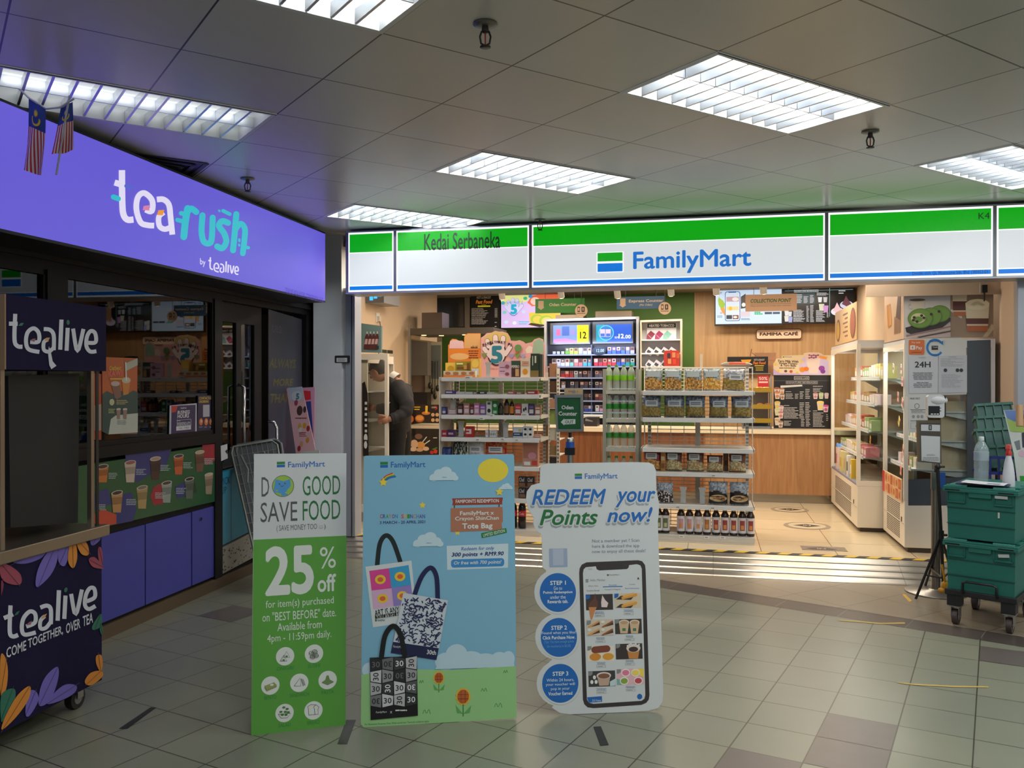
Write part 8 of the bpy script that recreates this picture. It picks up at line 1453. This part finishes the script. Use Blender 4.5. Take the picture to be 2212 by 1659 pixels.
q = [(2168, 886), (2250, 884), (2300, 1300), (2216, 1260), (2203, 1085), (2190, 980)]; p = fc(2216, 1260, 5.8); a = Art(p, R(-20), R(4), eps=.0009); t = thing('picture_board', 'leaning picture board with green base cut off by the right edge', 'board', (p.x, p.y, 0), R(-20)); a.place(B().prism([a.P(*c) for c in q], 0, .006, M((196, 200, 196), .5)), 'panel', t)
a.to('print'); a.zoom(1930, 780, 4.879); a.poly([(1168, 520), (1420, 515), (1440, 640), (1290, 660), (1200, 610)], M((96, 120, 176))); a.poly([(1190, 600), (1280, 640), (1420, 600), (1440, 760), (1230, 740)], M((150, 176, 90))); a.poly([(1330, 1210), (1460, 1210), (1500, 1700), (1375, 1650)], M((40, 140, 40))); a.poly([(1270, 850), (1330, 830), (1340, 930), (1300, 940)], M((110, 116, 120))); a.ell(1390, 620, 55, 60, M((50, 36, 32))); a.ell(1395, 650, 45, 50, M((170, 120, 96))); a.poly([(1350, 760), (1450, 720), (1470, 920), (1360, 910)], M((44, 46, 60))); a.ell(1355, 975, 40, 34, M((206, 170, 190))); a.build(t)
tag(B().tube([(0, 0, 0), (.01, .02, .14)], .022, M((190, 150, 110), .6), 12).obj('wooden_handle', loc=fc(2203, 888, 5.7)-V((0, 0, .1)), rz=0), 'pale wooden handle sticking up behind the picture board', 'handle')
# ---------------------------------------------------------------- sign post with thermometer, tripod
sp = at_z(2021, 1280); t = thing('sign_post', 'steel post on a round base carrying a framed check-in sign', 'post', (sp.x, sp.y, 0), R(-8))
B().lathe([(.205, 0), (.21, .006), (.20, .012), (.05, .022), (.04, .03)], M((150, 146, 140), .3, .8), 36).obj('base', t); ph = HC - sp.y*((1046-829.5)/F_PX+.0038); B().tube([(0, 0, .02), (0, 0, ph-.02)], .031, M((140, 132, 122), .3, .85), 18).obj('pole', t)
B().tube([(0, 0, ph-.02), (0, 0, ph+.08)], .034, STEEL, 18).box(-.045, -.045, ph-.03, .0, -.03, ph+.09, STEEL).box(.0, -.05, ph-.02, .05, .0, ph+.09, M((34, 74, 140), .4)).tube([(.0, 0, ph+.08), (.0, 0, ph+.15)], .01, BLACK, 8).obj('belt_head', t)
a = Art((sp.x, sp.y-.03, 0), R(-8), eps=.0009); fq = [a.P(*p) for p in ((1982, 908), (2033, 908), (2034, 1002), (1984, 998))]; a.place(B().prism(fq, 0, .03, M((110, 100, 86), .35, .5)), 'sign_frame', t)
a.to('sign_sheet'); a.zoom(1930, 780, 4.879); a.poly([(275, 650), (492, 655), (490, 1080), (285, 1060)], M((70, 66, 60))); a.poly([(290, 668), (490, 672), (490, 740), (290, 735)], M((196, 198, 200))); a.poly([(290, 785), (490, 795), (490, 1070), (295, 1050)], M((200, 202, 204))); a.rect(368, 672, 404, 728, M((60, 60, 64)), 8); a.rect(378, 682, 394, 716, M((150, 150, 154)), 4); a.lines(335, 980, 450, 1000, 2, GREY, center=True); a.lines(305, 1010, 480, 1055, 3, GREY, center=True, rag=.1); a.build(t)
tp_ = fc(2018, 902, sp.y-.02); t = thing('thermometer', 'white wall thermometer with a dark display above the check-in sign', 'thermometer', tp_, R(-14)); B().prism(rrect(-.052, 0, .062, .165, .02), -.03, .03, M((206, 206, 208), .35)).sphere((.02, -.01, .125), (.07, .03, .04), M((206, 206, 208), .35), 14, 8).obj('casing', t, bev=.006); B().box(.062, -.028, .008, .072, .032, .16, M((30, 30, 32), .4)).obj('rear_cover', t)
B().box(-.045, -.033, .02, .03, -.030, .085, M((28, 28, 30), .2)).obj('display', t)
B().sphere((.035, -.031, .05), (.004, .003, .004), BLACK, 6, 4).sphere((.035, -.031, .07), (.004, .003, .004), BLACK, 6, 4).box(-.03, -.035, .024, -.016, -.033, .03, WHITE).box(-.01, -.035, .024, .004, -.033, .03, WHITE).box(.01, -.035, .024, .024, -.033, .03, WHITE).obj('buttons', t)
t3 = at_z(2036, 1300); t = thing('tripod', 'black tripod standing in front of the steel sign post', 'tripod', (t3.x, t3.y, 0), 0); o0 = V((t3.x, t3.y, 0)); BK = M((22, 20, 20), .45); Yt = t3.y+.0
tp = fc(2025, 1008, Yt)-o0; lw_ = fc(2038, 1262, Yt)-o0; B().tube([lw_, lw_.lerp(tp, .5), tp], [.011, .013, .013], BK, 8).obj('column', t); B().sphere(tp, (.02, .02, .025), BK, 10, 6).tube([tp, tp+V((.05, 0, -.0))], .008, BK, 6).obj('head', t)
col = lw_.lerp(tp, .42); B().tube([col-V((0, 0, .03)), col+V((0, 0, .03))], .02, BK, 10).tube([col, col+V((.04, -.01, .0))], .009, BK, 6).obj('collar', t); bt = lw_.lerp(tp, .05); feet = [at_z(1978, 1294)-o0, at_z(1998, 1268)-o0, at_z(2066, 1276)-o0]
for f in feet: B().tube([col, f], .009, BK, 8).tube([bt, col.lerp(f, .62)], .006, BK, 6).obj('leg', t)
tag(B().sphere((0, 0, .03), (.03, .025, .035), M((206, 150, 20), .5), 10, 6).tube([(0, 0, .04), (-.02, -.02, .1), (-.025, 0, .18)], .008, M((206, 150, 20), .5), 6).sphere((-.03, -.01, .0), (.025, .03, .02), M((196, 140, 20), .5), 8, 5).obj('tape_clump', loc=V((t3.x+.005, t3.y-.03, .09))), 'crumpled clump of yellow tape tied at the tripod foot', 'tape')
for k, (pts, lb) in enumerate((([(1812, 1340), (1850, 1341), (1900, 1346), (1955, 1345), (1955, 1348), (1900, 1349), (1850, 1344), (1812, 1342)], 'torn yellow tape remains across the grey floor band'), ([(1938, 1474), (1968, 1477), (2000, 1479), (2060, 1482), (2135, 1483), (2135, 1486), (2060, 1485), (2000, 1482), (1968, 1480), (1938, 1476)], 'torn pale tape remains on the tiles at lower right'), ([(1949, 1284), (1955, 1284), (1970, 1298), (1964, 1301)], 'small yellow tape scrap left of the round post base'))):
    P3 = [at_z(*p) for p in pts]; c = sum(P3, V((0, 0, 0)))/len(P3); b = B(); b.face([(p.x-c.x, p.y-c.y, .001) for p in P3][::-1], M((176, 150, 80) if k != 2 else (206, 160, 40), .6)); tag(b.obj('tape_remains', loc=(c.x, c.y, .001)), lb, 'tape')
